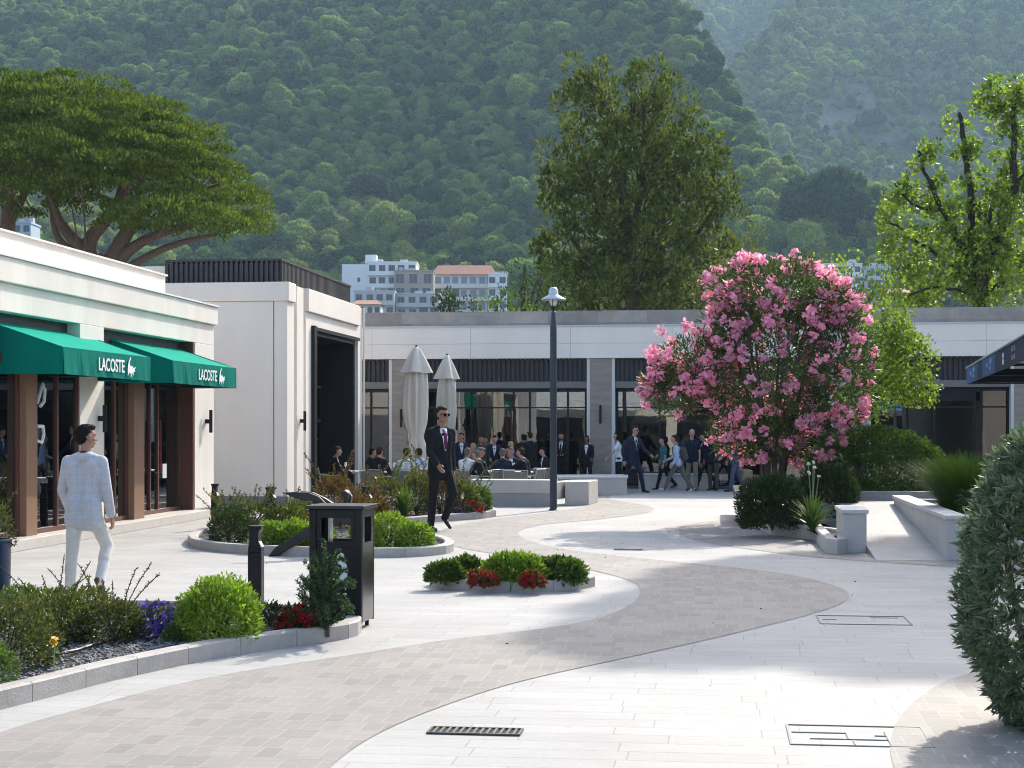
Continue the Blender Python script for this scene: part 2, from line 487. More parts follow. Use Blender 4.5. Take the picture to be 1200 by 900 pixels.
def resample(p, step, closed=True):
    p = [Vector(q).to_2d() for q in p]
    if closed: p = p + [p[0]]
    L = [0]
    for i in range(len(p) - 1): L.append(L[-1] + (p[i + 1] - p[i]).length)
    n = max(6, int(L[-1] / step)); out = []; j = 0
    for k in range(n):
        s = L[-1] * k / n
        while L[j + 1] < s: j += 1
        t = (s - L[j]) / max(1e-9, L[j + 1] - L[j]); out.append(p[j].lerp(p[j + 1], t))
    return out
def kerb_ring(outline, h, w, seg=0.5, sub=3, gap=0.006, z0=-0.02):
    """ring of kerb stones along a closed outline"""
    o = resample(outline, seg / sub); n = len(o) // sub * sub
    o = resample(outline, 1e9) if n < 6 else o[:n]
    i_ = offset_poly(o, w); mb = MB()
    n = len(o)
    for s in range(0, n, sub):
        idx = [(s + k) % n for k in range(sub + 1)]
        po = [o[k].copy() for k in idx]; pi = [i_[k].copy() for k in idx]
        for P in (po, pi):
            e = (P[1] - P[0]).normalized(); P[0] = P[0] + e * gap / 2
            e = (P[-1] - P[-2]).normalized(); P[-1] = P[-1] - e * gap / 2
        m = sub + 1; c = 0.012
        vs = []
        for k in range(m):
            q, r = po[k], pi[k]; iw = (r - q).normalized()
            vs += [(q.x, q.y, z0), (q.x, q.y, h - c), (q.x + iw.x * c, q.y + iw.y * c, h), (r.x - iw.x * c, r.y - iw.y * c, h), (r.x, r.y, h - c), (r.x, r.y, z0)]
        fs = []
        for k in range(m - 1):
            for j in range(5): fs.append((k * 6 + j, (k + 1) * 6 + j, (k + 1) * 6 + j + 1, k * 6 + j + 1))
        fs.append(tuple(range(5, -1, -1))); fs.append(tuple((m - 1) * 6 + j for j in range(6)))
        mb._add(vs, fs)
    return mb, i_
def text_obj(name, body, size, m, parent, loc, rot, sx=1.0, extrude=0.002, align='CENTER', bold=0.0):
    cu = bpy.data.curves.new(name, 'FONT')
    cu.body = body; cu.size = size; cu.extrude = extrude; cu.align_x = align; cu.align_y = 'CENTER'; cu.offset = bold
    cu.materials.append(m)
    o = bpy.data.objects.new('tmp', cu); COL.objects.link(o)
    me = bpy.data.meshes.new_from_object(o.evaluated_get(bpy.context.evaluated_depsgraph_get()))
    bpy.data.objects.remove(o); bpy.data.curves.remove(cu)
    if not me.materials: me.materials.append(m)
    o = bpy.data.objects.new(name, me); COL.objects.link(o)
    o.parent = parent; o.location = loc; o.rotation_euler = rot; o.scale = (sx, 1, 1)
    return o
# ------------------------------------------------------------------ ground and paving
GROUND = mat('ground_earth', (0.16, 0.15, 0.11), 0.95, var=0.25, vscale=0.05)
PAVE_W = paving_mat('white_paving', (0.44, 0.427, 0.403), (0.395, 0.383, 0.36), (0.31, 0.298, 0.278), 0.78, 0.22, 0.005, streak=0.07, stain=(0.84, 1.06))
PAVE_B = paving_mat('beige_paving', (0.312, 0.287, 0.258), (0.252, 0.231, 0.207), (0.335, 0.312, 0.284), 0.11, 0.25, 0.005, streak=0.13, offset=0.37, squash=1.7, sqf=3, stain=(0.9, 1.08))
def sheet(name, pts, m, z, kind='structure'):
    mb = MB(); mb.poly([(p[0], p[1], z) for p in pts])
    o = mb.build(name, m); o['kind'] = kind
    me = o.data
    if me.polygons[0].normal.z < 0: me.flip_normals()
    return o
sheet('ground', [(-4000, -4000), (4000, -4000), (4000, 6000), (-4000, 6000)], GROUND, -0.06)
sheet('plaza_paving', [(-40, -30), (40, -30), (40, 60), (-40, 60)], PAVE_W, 0.0)
def px_sheet(name, px, m, z=0.004, it=3):
    pts = [G(x, y) for x, y in px]
    return sheet(name, smooth_poly(pts, it), m, z)
px_sheet('beige_wave_path', [(-300, 960), (-150, 915), (0, 857), (110, 827), (200, 803), (300, 784), (400, 770), (520, 750), (640, 737), (700, 726), (738, 711), (752, 696), (746, 684), (725, 676), (700, 670), (665, 662), (628, 655), (584, 650), (540, 643), (516, 635), (508, 627), (525, 617), (560, 611), (590, 607), (640, 601), (675, 596), (688, 592), (672, 586), (655, 580), (720, 580), (712, 584), (722, 587), (745, 590), (764, 594), (769, 597), (757, 602), (692, 610), (640, 614), (620, 618), (608, 622), (607, 627), (618, 634), (658, 644), (744, 654), (863, 665), (932, 674), (983, 687), (998, 697), (988, 708), (949, 721), (880, 738), (795, 758), (692, 780), (607, 799), (545, 818), (460, 850), (400, 885), (360, 930), (330, 985), (-300, 1300)], PAVE_B)
px_sheet('beige_wave_path_by_ramp', [(792, 617), (830, 611), (880, 607), (960, 632), (1000, 646), (1100, 652), (1300, 665), (1300, 682), (1128, 665), (1060, 661), (1000, 657), (932, 651), (870, 643), (815, 634), (798, 627)], PAVE_B, it=2)
px_sheet('beige_wave_path_by_hedge', [(858, 585), (872, 581), (1000, 579), (1000, 592), (875, 590)], PAVE_B, it=2)
px_sheet('beige_wave_path_at_corner', [(1300, 770), (1200, 778), (1150, 786), (1107, 798), (1073, 820), (1050, 845), (1042, 873), (1046, 897), (1060, 940), (1300, 940)], PAVE_B, it=2)

# ------------------------------------------------------------------ left boutique (long low building along the left)
XS = -9.4
boutique = thing('boutique', 'long low cream boutique building with brown framed shopfronts under green awnings', 'building', (XS, 20, 0))
def lb(mb): mb.off = Vector((-XS, -20, 0)); return mb
mb = lb(MB())
mb.box(-9.8, 4, 3.18, XS, 29.6, 3.56)
mb.box(-9.75, 23.13, 0.15, XS, 24.08, 3.18)
mb.box(-9.95, 28.42, 0.15, XS, 29.6, 3.18)
mb.box(-9.75, 17.6, 0.15, XS, 19.0, 3.18)
mb.box(-9.75, 4, 0.15, XS, 12, 3.18)
mb.box(-17, 29.3, 0, -9.97, 29.6, 3.56)
mb.box(-17, 4, 0, -16.7, 29.3, 3.56)
mb.build('wall', WHITE_WALL, boutique, bevel=0.008)
mb = lb(MB()); mb.box(-17.05, 3.95, 3.562, XS + 0.06, 29.66, 3.90); mb.build('cornice', WHITE_WALL, boutique, bevel=0.012)
mb = lb(MB()); mb.box(-17.08, 3.92, 3.902, XS + 0.09, 29.69, 3.93); mb.build('coping', mat('pale_coping', (0.72, 0.70, 0.66), 0.6), boutique)
mb = lb(MB()); mb.box(-16.4, 4.4, 3.932, -10.0, 28.6, 4.40); mb.box(-16.44, 4.36, 4.402, -9.96, 28.64, 4.43); mb.build('parapet', WHITE_WALL, boutique)
mb = lb(MB()); mb.box(-9.9, 4, 0, -9.1, 28.42, 0.15); mb.build('plinth', STONE, boutique, bevel=0.01)
mb = lb(MB()); mb.box(-9.8, 28.42, 0.0, XS + 0.03, 29.63, 0.15); mb.build('base_course', mat('grey_base', (0.16, 0.16, 0.165), 0.7, var=0.1), boutique)
mb = lb(MB())
mb.box(-16.6, 4.2, 0.0, -9.95, 29.2, 0.16, 0); mb.box(-16.6, 4.2, 0.17, -16.4, 29.2, 3.2, 0); mb.box(-16.4, 28.9, 0.17, -9.97, 29.2, 3.2, 0); mb.box(-16.4, 4.2, 3.0, -9.82, 29.2, 3.17, 0)
mb.build('interior', mat('shop_interior', (0.35, 0.34, 0.33), 0.8, var=0.2, vscale=1.0), boutique)
mb = lb(MB())   # dark boxes stand in for the shaded recess above the glazing
mb.box(-9.78, 19.0, 2.62, -9.6, 23.13, 3.18); mb.box(-9.78, 24.08, 2.62, -9.6, 28.42, 3.18); mb.box(-9.78, 12.0, 2.62, -9.6, 17.6, 3.18)
mb.build('recess_shade', DARK, boutique)
BR2 = mat('brown_sunlit', (0.235, 0.125, 0.07), 0.5, var=0.1, vscale=2, stretch=(4, 4, 0.5))  # lighter copy of the brown: sunlight on the posts is in the colour
for q0, q1 in ((21.04, 21.4), (25.15, 25.62)):
    mb = lb(MB()); mb.box(-9.44, q0, 0.15, -9.31, q1, 2.62); mb.build('timber_post', BR2, boutique, bevel=0.006)
mb = lb(MB()); mb.box(-9.94, 28.3, 0.15, -9.38, 28.415, 3.178); mb.build('timber_jamb', BROWN, boutique)
def shop_window(y0, y1, x, muls, z0=0.15, z1=2.62, name='shop_window'):
    mb = lb(MB()); w = 0.06
    mb.box(x - .05, y0, z0, x + .03, y0 + w, z1); mb.box(x - .05, y1 - w, z0, x + .03, y1, z1)
    mb.box(x - .05, y0 + w, z0, x + .03, y1 - w, z0 + .07); mb.box(x - .05, y0 + w, z1 - .12, x + .03, y1 - w, z1)
    for y in muls: mb.box(x - .045, y - w / 2, z0 + .07, x + .025, y + w / 2, z1 - .12)
    f = mb.build(name, BROWN, boutique, bevel=0.004)
    g = lb(MB()); ys = [y0 + w] + list(muls) + [y1 - w]
    for a, b in zip(ys[:-1], ys[1:]): g.box(x - .018, a + .01, z0 + .07, x - .008, b - .01, z1 - .12)
    g.build('pane', GLASS, f)
    return f
shop_window(19.0, 21.04, -9.44, [19.9])
shop_window(21.4, 23.13, -9.44, [22.35])
shop_window(24.08, 25.15, -9.44, [24.6])
shop_window(12.0, 17.6, -9.52, [13.4, 14.8, 16.2])
d = shop_window(25.62, 28.3, -9.62, [26.7, 27.1], name='shop_door')
mb = lb(MB())
y = 26.92
mb.tube([(-9.59, y, 0.85), (-9.50, y, 0.85), (-9.50, y, 1.75), (-9.59, y, 1.75)], 0.018, 8)
mb.build('handle', mat('red_brown_handle', (0.16, 0.03, 0.02), 0.35), d)
mb = lb(MB()); mb.box(-9.60, 27.3, 0.75, -9.59, 27.5, 1.0); mb.build('notice', mat('white_notice', (0.6, 0.6, 0.6), 0.6), d)
DECAL = mat('white_decal', (0.8, 0.8, 0.8), 0.5)
w2 = lb(MB())
for pts in ([(0, .28), (.10, .42), (.24, .40), (.2, .2), (.02, .05), (.22, .0)], [(.02, 0), (.24, .03), (.28, .16), (.18, .26), (.04, .22), (.0, .05)]):
    pass
ctr = [(21.62, 1.95), (21.62, 1.45)]
for (yy, zz), pts in zip(ctr, ([(0, .02), (.20, .30), (.27, .22), (.24, .05), (.12, -.02)], [(0, 0), (.16, -.03), (.23, .08), (.2, .2), (.02, .2)])):
    w2 = lb(MB()); w2.tube([(-9.415, yy + a, zz + b) for a, b in pts], 0.025, 6); w2.build('window_lettering', DECAL, boutique)
REFL_STRIP = mat('pale_reflection', (0.62, 0.61, 0.58), .85, var=.08, vscale=3, stretch=(6, 6, .3))  # pale strips behind the glass stand in for light grey reflections
for y0, y1 in ((20.0, 20.7), (22.4, 23.0), (24.65, 25.05), (26.75, 27.05), (19.1, 19.5)):
    mb = lb(MB()); n = 8
    for i in range(n): a = y0 + (y1 - y0) * i / n; mb.box(-9.86 - .03 * (i % 2), a, .18, -9.84 - .03 * (i % 2), a + (y1 - y0) / n, 2.6)
    mb.build('reflection_strip', REFL_STRIP, boutique)
mb = lb(MB()); mb.box(-9.8, 19.05, .17, -9.56, 25.1, .42); mb.build('paving_reflection', mat('shop_white', (0.6, 0.59, 0.57), 0.5), boutique)  # added white box stands in for paving reflected low in the panes
# rear grey parapet block seen over the roof
mb = MB(); mb.box(-13.2, 33.6, 0, -11.75, 36, 5.1)
tag(mb.build('stair_tower', WHITE_WALL, None, bevel=0.01), 'plain grey white roof block peeping over the boutique roof beside the dark slatted screen', 'building')

# ------------------------------------------------------------------ green awnings
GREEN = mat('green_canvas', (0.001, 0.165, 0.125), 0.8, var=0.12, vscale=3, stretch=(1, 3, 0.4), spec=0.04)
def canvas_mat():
    m = mat('green_canvas_sunlit', (0.003, 0.36, 0.255), 0.8, spec=0.05)  # brighter copy of the canvas: sun on the sloping top put into colour
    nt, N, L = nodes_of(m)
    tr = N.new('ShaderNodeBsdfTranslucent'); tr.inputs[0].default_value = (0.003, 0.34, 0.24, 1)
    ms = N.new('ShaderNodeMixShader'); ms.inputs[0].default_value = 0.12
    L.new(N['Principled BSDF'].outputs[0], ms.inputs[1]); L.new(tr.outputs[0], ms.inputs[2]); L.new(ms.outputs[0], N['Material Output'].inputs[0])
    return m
GREEN_SUNLIT = canvas_mat()
WHITE_PAINT = mat('white_print', (0.82, 0.82, 0.80), 0.5)
CROC = [(-.02, -.30), (.06, -.22), (.14, -.16), (.25, -.13), (.34, -.20), (.40, -.33), (.46, -.32), (.45, -.15), (.58, -.14), (.66, -.25), (.72, -.24), (.70, -.10), (.86, -.08), (.98, -.02), (.84, .02), (.98, .10), (1.0, .16), (.80, .10), (.66, .12), (.58, .20), (.50, .14), (.40, .20), (.32, .18), (.20, .28), (.22, .38), (.34, .50), (.42, .62), (.28, .56), (.12, .42), (.02, .26), (-.04, .02)]
def awning(y0, y1, label):
    xw, xf = -9.58, -8.57
    t = thing('awning', label, 'awning', (xw, (y0 + y1) / 2, 0), 0, 'green shop awnings on the boutique')
    o = Vector((-xw, -(y0 + y1) / 2, 0))
    zb, zf, zl = 3.04, 2.70, 2.34
    mb = MB(); mb.off = o
    n = 14; vs = []; fs = []
    for j in range(7):
        for i in range(n + 1):
            u = i / n; v = j / 6
            sag = 0.04 * math.sin(math.pi * v) * (1 - abs(math.cos(math.pi * u * 3)) * 0.6)
            vs.append((xw + (xf - xw) * v, y0 + (y1 - y0) * u, zb + (zf - zb) * v - sag))
    for j in range(6):
        for i in range(n): a = j * (n + 1) + i; fs.append((a, a + n + 1, a + n + 2, a + 1))
    k = len(vs); vs += [(a, b, c - 0.008) for a, b, c in vs]; fs += [tuple(k + q for q in f[::-1]) for f in fs]
    mb._add(vs, fs); mb.build('canopy', GREEN_SUNLIT, t, smooth=True)
    mb = MB(); mb.off = o
    nn = 40; vs = []
    for i in range(nn + 1):
        u = i / nn; w = 0.011 * math.sin(u * 37) + 0.008 * math.sin(u * 61 + 1)
        for (x, z) in ((xf, zf - 0.003), (xf + 0.01 + w, zl), (xf - 0.012 + w, zl), (xf - 0.012, zf - 0.012)): vs.append((x, y0 + 0.012 + (y1 - y0 - 0.024) * u, z))
    fs = []
    for i in range(nn):
        for q in range(4): fs.append((i * 4 + q, (i + 1) * 4 + q, (i + 1) * 4 + (q + 1) % 4, i * 4 + (q + 1) % 4))
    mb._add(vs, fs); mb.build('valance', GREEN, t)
    for yy, s in ((y0, -1), (y1, 1)):
        mb = MB(); mb.off = o
        mb.prism_dir([(xw, yy, zb), (xf, yy, zf), (xf, yy, zl), (xw, yy, zl)], (0, -0.01 * s, 0))
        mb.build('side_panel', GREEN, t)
    mb = MB(); mb.off = o
    for yy in (y0 + .03, (y0 + y1) / 2, y1 - .03):
        mb.tube([(xw, yy, zb - .05), (xf - .03, yy, zf - .05)], 0.014, 6); mb.tube([(xw, yy, zl + .03), (xf - .03, yy, zl + .03)], 0.014, 6)
    mb.tube([(xf - .03, y0 + .02, zl + .03), (xf - .03, y1 - .02, zl + .03)], 0.014, 6); mb.tube([(xf - .03, y0 + .02, zf - .05), (xf - .03, y1 - .02, zf - .05)], 0.014, 6)
    mb.build('frame', BLACK, t)
    yc = (y0 + y1) / 2
    text_obj('lettering', 'LACOSTE', 0.255, WHITE_PAINT, t, (xf + 0.022 - xw, 0.02, (zf + zl) / 2 - 0.01), (math.pi / 2, 0, math.pi / 2), 0.92, 0.002, bold=0.004)
    mb = MB(); mb.off = o
    s = 0.31
    mb.prism_dir([(xf + 0.020, yc + 0.66 + a * s, (zf + zl) / 2 - 0.04 + b * s) for a, b in CROC], (0.004, 0, 0))
    mb.build('emblem', WHITE_PAINT, t)
    return t
awning(20.5, 23.85, 'green canvas shop awning with white lettering, the nearer one cut by the photo edge')
awning(24.85, 28.3, 'green canvas shop awning with white lettering, the farther one over the brown door')
# wall lamps: slim black up-and-down sconces
def wall_lamp(x, y, z, nx, ny, label, h=0.42):
    t = thing('wall_lamp', label, 'wall lamp', (x, y, z), 0, 'slim black wall lamps')
    mb = MB(); px, py = nx * 0.10, ny * 0.10
    mb.tube([(px, py, -h / 2), (px, py, h / 2)], 0.032, 12); mb.build('shade', BLACK, t)
    mb = MB(); mb.box(min(0, px) - .03 * abs(ny), min(0, py) - .03 * abs(nx), -.04, max(0, px) + .03 * abs(ny), max(0, py) + .03 * abs(nx), .04); mb.build('bracket', BLACK, t)
    return t
wall_lamp(XS, 23.85, 1.77, 1, 0, 'slim black wall lamp on the beige boutique pilaster above the man in the pale jacket')
wall_lamp(XS, 29.1, 1.75, 1, 0, 'slim black wall lamp on the boutique end pilaster right of the brown door')

# ------------------------------------------------------------------ white pavilion with dark portal
PV = mat('pavilion_render', (0.76, 0.69, 0.61), 0.75, var=0.05, vscale=1.0, bump=0.08, bscale=60, stretch=(1, 1, 0.3))
pav = thing('pavilion', 'tall pale pavilion with a dark slatted roof screen and a black portal', 'building', (-8.9, 33.0, 0))
def pb(): m = MB(); m.off = Vector((8.9, -33.0, 0)); return m
PX0, PX1, PY0, PY1, PZT = -17.0, -8.9, 33.0, 40.3, 4.68
mb = pb()
mb.box(PX0, PY0, 0, PX1 - .3, PY0 + .3, 4.28)
mb.box(PX1 - .28, PY0, 0, PX1, 33.55, 4.28)       # corner pier
mb.box(PX1 - .28, 33.78, 0, PX1, 34.35, PZT - .02)        # second pier
mb.box(PX1 - .28, 33.55, 0, PX1 - .1, 33.78, PZT - .05); mb.box(PX1 - .28, 34.35, 0, PX1 - .1, 34.62, PZT - .05)
mb.box(PX1 - .28, 34.62, 0, PX1 - .02, 35.2, 4.18); mb.box(PX1 - .28, 39.82, 0, PX1 - .02, PY1, PZT - .02)
mb.box(PX1 - .28, 35.2, 3.86, PX1 - .02, 39.82, 4.18)
mb.box(PX0, PY1 - .3, 0, PX1 - .3, PY1, PZT - .05); mb.box(PX0, PY0 + .3, 0, PX0 + .3, PY1 - .3, PZT - .05)
mb.box(PX0 + .3, PY0 + .3, PZT - .25, PX1 - .3, PY1 - .3, PZT - .12)
mb.build('wall', PV, pav, bevel=0.008)
mb = pb()
mb.box(PX0 - .05, PY0 - .05, 4.282, PX1 + .05, PY0 + .55, PZT); mb.box(PX1 - .3, 34.62, 4.182, PX1 + .05, 39.82, PZT)
mb.box(PX1 + .0, PY1 - .03, 0.02, PX1 + .05, PY1 + .02, PZT)
mb.build('cornice', PV, pav, bevel=0.012)
mb = pb(); mb.box(PX0 - .02, PY0 - .02, 0.002, PX1 + .02, 33.56, .2); mb.box(PX1 - .3, 33.56, 0.002, PX1 + .02, 35.2, .2); mb.build('plinth', mat('grey_base', (0.16, 0.16, 0.165)), pav)
mb = pb()
x0, x1, y0, y1 = -11.7, -9.15, 33.45, 40.0
mb.box(x0, y0 + .06, PZT, x1 - .06, y1, 5.14)
for i in range(int((x1 - x0) / .11)): mb.box(x0 + i * .11, y0, PZT + .003, x0 + i * .11 + .06, y0 + .055, 5.17)
for i in range(int((y1 - y0) / .11)): mb.box(x1 - .055, y0 + .08 + i * .11, PZT + .003, x1, y0 + .14 + i * .11, 5.17)
mb.box(x0, y0 - .02, 5.172, x1 + .02, y1, 5.22)
mb.build('roof_screen', mat('dark_slats', (0.028, 0.027, 0.034), 0.5), pav)
mb = pb()
mb.box(-11.4, 35.2, 0.0, -9.0, 35.33, 3.85); mb.box(-11.4, 39.69, 0.0, -9.0, 39.815, 3.85); mb.box(-11.4, 35.33, 3.72, -9.0, 39.69, 3.85)
mb.box(-11.5, 35.2, 0.0, -11.4, 39.815, 3.85); mb.box(-11.4, 35.33, .0, -9.0, 39.69, .03)
mb.build('portal', mat('portal_black', (0.014, 0.013, 0.016), 0.4, var=0.2, vscale=2), pav)
mb = pb(); mb.box(PX1 - .02, 35.1, 0.02, PX1 + .06, 35.32, 3.90); mb.box(PX1 - .02, 35.32, 3.80, PX1 + .04, 39.8, 3.88); mb.build('portal_frame', BLACK, pav)
mb = pb(); mb.box(-9.9, 35.4, 2.62, -9.8, 39.6, 2.68); mb.box(-9.9, 35.4, 1.78, -9.8, 39.6, 1.84); mb.box(-9.9, 36.6, 0.03, -9.8, 36.68, 2.62); mb.box(-9.9, 38.4, 0.03, -9.8, 38.48, 2.62)
mb.build('door_frame', mat('dark_bronze', (0.05, 0.042, 0.04), 0.4), pav)
mb = pb()
for a, b in ((35.4, 36.6), (36.68, 38.4), (38.48, 39.6)): mb.box(-9.86, a, 0.05, -9.85, b, 2.62)
mb.build('pane', glass_mat('portal_glass', (0.10, 0.10, 0.11), 0.6), pav)
mb = pb()
for z, a, b in ((1.42, 38.65, 39.3), (1.34, 38.55, 39.4), (1.08, 38.6, 39.3)): mb.box(-9.847, a, z - .012, -9.84, b, z + .012)
mb.build('door_lettering', mat('grey_letters', (0.25, 0.25, 0.26), 0.5), pav)
wall_lamp(PX1, 34.07, 1.78, 1, 0, 'slim black wall lamp on the white pavilion corner beside the black portal')

# ------------------------------------------------------------------ rear gallery building
YB = 44.0
gal = thing('gallery', 'long flat roofed white shop gallery across the back of the plaza', 'building', (0, YB, 0))
def gb(): m = MB(); m.off = Vector((0, -YB, 0)); return m
GW = mat('gallery_panel', (0.86, 0.79, 0.70), 0.6, var=0.05, vscale=0.8, stretch=(1, 1, .25))
GST = paving_mat('roof_stone', (0.44, 0.40, 0.355), (0.32, 0.29, 0.26), (0.27, 0.25, 0.22), 1.35, 0.30, 0.004, streak=0.2, stain=(0.8, 1.1))
# roof stone band is upright: map x and z
nt = GST.node_tree
for n in nt.nodes:
    if n.type == 'MAPPING' and n.inputs['Rotation'].default_value[2] == 0 and n.inputs['Scale'].default_value[1] == 1: n.inputs['Rotation'].default_value = (math.pi / 2, 0, 0)
GX0, GX1 = -13.5, 22.0
mb = gb(); mb.box(GX0, YB, 4.402, GX1, YB + 8.2, 4.82); mb.build('parapet', GST, gal, bevel=0.006)
mb = gb(); mb.box(GX0, YB - .06, 3.935, GX1, YB + .3, 4.40); mb.box(GX0, YB - .06, 3.53, GX1, YB + .3, 3.925); mb.box(GX0, YB - .04, 3.92, GX1, YB + .28, 3.94); mb.box(GX0, YB + .3, 3.5, GX1, YB + 8, 4.4)
mb.build('fascia', GW, gal, bevel=0.006)
for i in range(13): mb = gb(); mb.box(GX0 + 1.3 + i * 2.75, YB - .0625, 3.54, GX0 + 1.306 + i * 2.75, YB - .0605, 4.38); mb.build('panel_joint', GREYBEAM, gal)
mb = gb(); mb.box(GX0, YB - .09, 4.385, GX1, YB - .062, 4.43); mb.build('flashing', mat('pale_metal', (0.55, 0.56, 0.58), 0.4), gal)
PIL = [(-8.9, -8.46), (-3.42, -2.84), (3.1, 3.98), (7.78, 8.5), (13.2, 13.9), (18.5, 19.2)]
PST = mat('grey_travertine', (0.29, 0.25, 0.21), 0.65, var=0.2, vscale=2.5, stretch=(0.6, 1, 3), bump=0.1)
WTRIM = mat('white_trim', (0.68, 0.67, 0.65), 0.5)
for a, b in PIL:
    mb = gb(); mb.box(a, YB - .02, 0, b, YB + .5, 3.528); mb.build('pillar', PST, gal, bevel=0.006)
    mb = gb(); mb.box(a - .09, YB + .02, 0, a - .003, YB + .4, 3.527); mb.box(b + .003, YB + .02, 0, b + .09, YB + .4, 3.527); mb.build('pillar_trim', WTRIM, gal)
edges = [GX0] + [v for p in PIL for v in p] + [GX1]
bays = [(edges[2 * i] + (.09 if i else 0), edges[2 * i + 1] - .09) for i in range(len(PIL) + 1)]
for bi, (a, b) in enumerate(bays):
    mb = gb(); mb.box(a, YB + .24, 2.9, b, YB + .3, 3.5)
    n = int((b - a) / .13)
    for i in range(n): x = a + (i + .5) * (b - a) / n; mb.box(x - .035, YB + .18, 2.9, x + .035, YB + .238, 3.525)
    mb.build('slat_panel', DARK, gal)
    mb = gb(); mb.box(a, YB + .1, 2.72, b, YB + .3, 2.898); mb.build('canopy_beam', GREYBEAM, gal)
MULS = [[-12.6, -11.4, -10.2, -9.55], [-7.3, -6.72, -5.55, -5.1, -4.05], [-1.55, -0.1, 1.2], [5.75, 6.8], [10.3, 11.6], [15, 16.5], [20.5]]
for (a, b), mul in zip(bays, MULS):
    mb = gb(); y0, y1 = YB + .30, YB + .36
    mb.box(a, y0, 0, b, y1, .10); mb.box(a, y0, 2.62, b, y1, 2.72); mb.box(a, y0, .1, a + .06, y1, 2.62); mb.box(b - .06, y0, .1, b, y1, 2.62)
    for x in mul: mb.box(x - .03, y0, .1, x + .03, y1, 2.62)
    mb.box(a + .06, y0 + .01, 2.17, b - .06, y1 - .01, 2.21)
    f = mb.build('shop_window', BLACK, gal)
    g = gb(); xs = [a + .06] + mul + [b - .06]
    for u, v in zip(xs[:-1], xs[1:]): g.box(u + .02, YB + .325, .1, v - .02, YB + .333, 2.62)
    g.build('pane', glass_mat('gallery_glass', (0.5, 0.52, 0.53), 2.6), f)
mb = gb(); mb.box(GX0, YB + 6, 0, GX1, YB + 6.2, 3.5); mb.box(GX0, YB + .37, -0.02, GX1, YB + 6, .03)
for x in (-8.7, -3.1, 3.5, 8.1, 13.5): mb.box(x - .08, YB + .52, 0.03, x + .08, YB + 6, 3.5)
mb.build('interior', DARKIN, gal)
mb = gb(); mb.box(-13, YB - .35, 0, GX1, YB + .29, .055); mb.build('step', mat('dark_step', (0.09, 0.09, 0.095), 0.7), gal)
for x, lab in ((-8.62, 'left of the folded parasols'), (-3.13, 'on the stone pillar right of the street lamp')):
    wall_lamp(x, YB - .02, 1.9 if x < -5 else 2.0, 0, -1, 'slim black wall lamp ' + ('on the grey stone pillar ' + lab if x < -5 else lab), 0.5)
# folded clothes rails and shelves just readable behind the panes
def mannequin(x, y, z, h, top, label, hat=None):
    t = thing('mannequin', label, 'mannequin', (x, y, z), math.pi)
    mb = MB(); k = h / 1.75
    mb.ball((0, 0, 1.62 * k), (.075 * k, .09 * k, .115 * k), 12, 9); mb.tube([(0, 0, 1.54 * k), (0, 0, 1.42 * k)], .05 * k, 8)
    mb.build('head', mat('mannequin_skin', (0.55, 0.52, 0.48), 0.5), t, smooth=True)
    mb = MB(); mb.lathe([(.06, 1.47), (.17, 1.42), (.185, 1.3), (.15, 1.08), (.17, .92)], (0, 0, 0), 14); mb.v = [(a * k, b * .62 * k, c * k) for a, b, c in mb.v]
    for s in (-1, 1): mb.tube([(s * .19 * k, 0, 1.4 * k), (s * .25 * k, .02, 1.12 * k), (s * .24 * k, .06, .88 * k)], [.055 * k, .045 * k, .03 * k], 8)
    mb.build('shirt', top, t, smooth=True)
    mb = MB()
    for s in (-1, 1): mb.tube([(s * .09 * k, 0, .93 * k), (s * .1 * k, 0, .5 * k), (s * .1 * k, 0, .03 * k)], [.095 * k, .075 * k, .06 * k], 10)
    mb.build('trousers', mat('mannequin_trousers', (0.10, 0.10, 0.11), 0.8), t, smooth=True)
    if hat:
        mb = MB(); mb.lathe([(.15, 1.67), (.145, 1.68), (.09, 1.70), (.085, 1.79), (.04, 1.81)], (0, 0, 0), 14); mb.v = [(a * k, b * k, c * k) for a, b, c in mb.v]; mb.build('hat', hat, t)
    return t
x, y = xy_px(453, 45.6); mannequin(x, y, .03, 1.35, mat('mannequin_grey', (0.30, 0.30, 0.28), 0.8), 'shop window mannequin in a yellow hat and grey top', mat('yellow_hat', (0.7, 0.6, 0.12), 0.7))
x, y = xy_px(570, 45.8); mannequin(x, y, .03, 1.5, mat('mannequin_white', (0.65, 0.64, 0.6), 0.8), 'pale bald shop mannequin behind the glass above the standing crowd')
mannequin(-10.4, 21.95, .16, 1.3, mat('mannequin_white', (0.65, 0.64, 0.6), 0.8), 'white shirted figure display inside the boutique window by the brown post')
mannequin(-10.5, 24.8, .16, 1.3, mat('mannequin_white', (0.65, 0.64, 0.6), 0.8), 'white shirted figure display inside the boutique window right of the beige pilaster')
for (x, y, lab) in ((-10.6, 22.6, 'low white display table inside the nearer boutique window'), (-10.8, 20.2, 'low white display table inside the boutique window cut by the photo edge')):
    mb = MB(); mb.box(x - .35, y - .5, .72, x + .35, y + .5, .77); mb.box(x - .3, y - .42, .16, x + .3, y + .42, .71)
    tag(mb.build('display_table', mat('shop_white', (0.5, 0.49, 0.47), 0.5), None, bevel=.01), lab, 'table')

# ------------------------------------------------------------------ buildings behind the viewer (they show in the shop glass)
ar = thing('arcade', 'low white arcade facing the plaza from behind the viewer', 'building', (0, -14, 0))
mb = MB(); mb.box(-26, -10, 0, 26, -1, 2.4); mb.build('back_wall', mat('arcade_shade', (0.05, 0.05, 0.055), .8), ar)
mb = MB(); mb.box(-27, .1, 2.42, 27, .8, 2.75); mb.build('roof', WHITE_WALL, ar)
for i in range(10): mb = MB(); mb.box(-24 + i * 5.2, .12, 0, -23.3 + i * 5.2, .7, 2.418); mb.build('pillar', WHITE_WALL, ar)

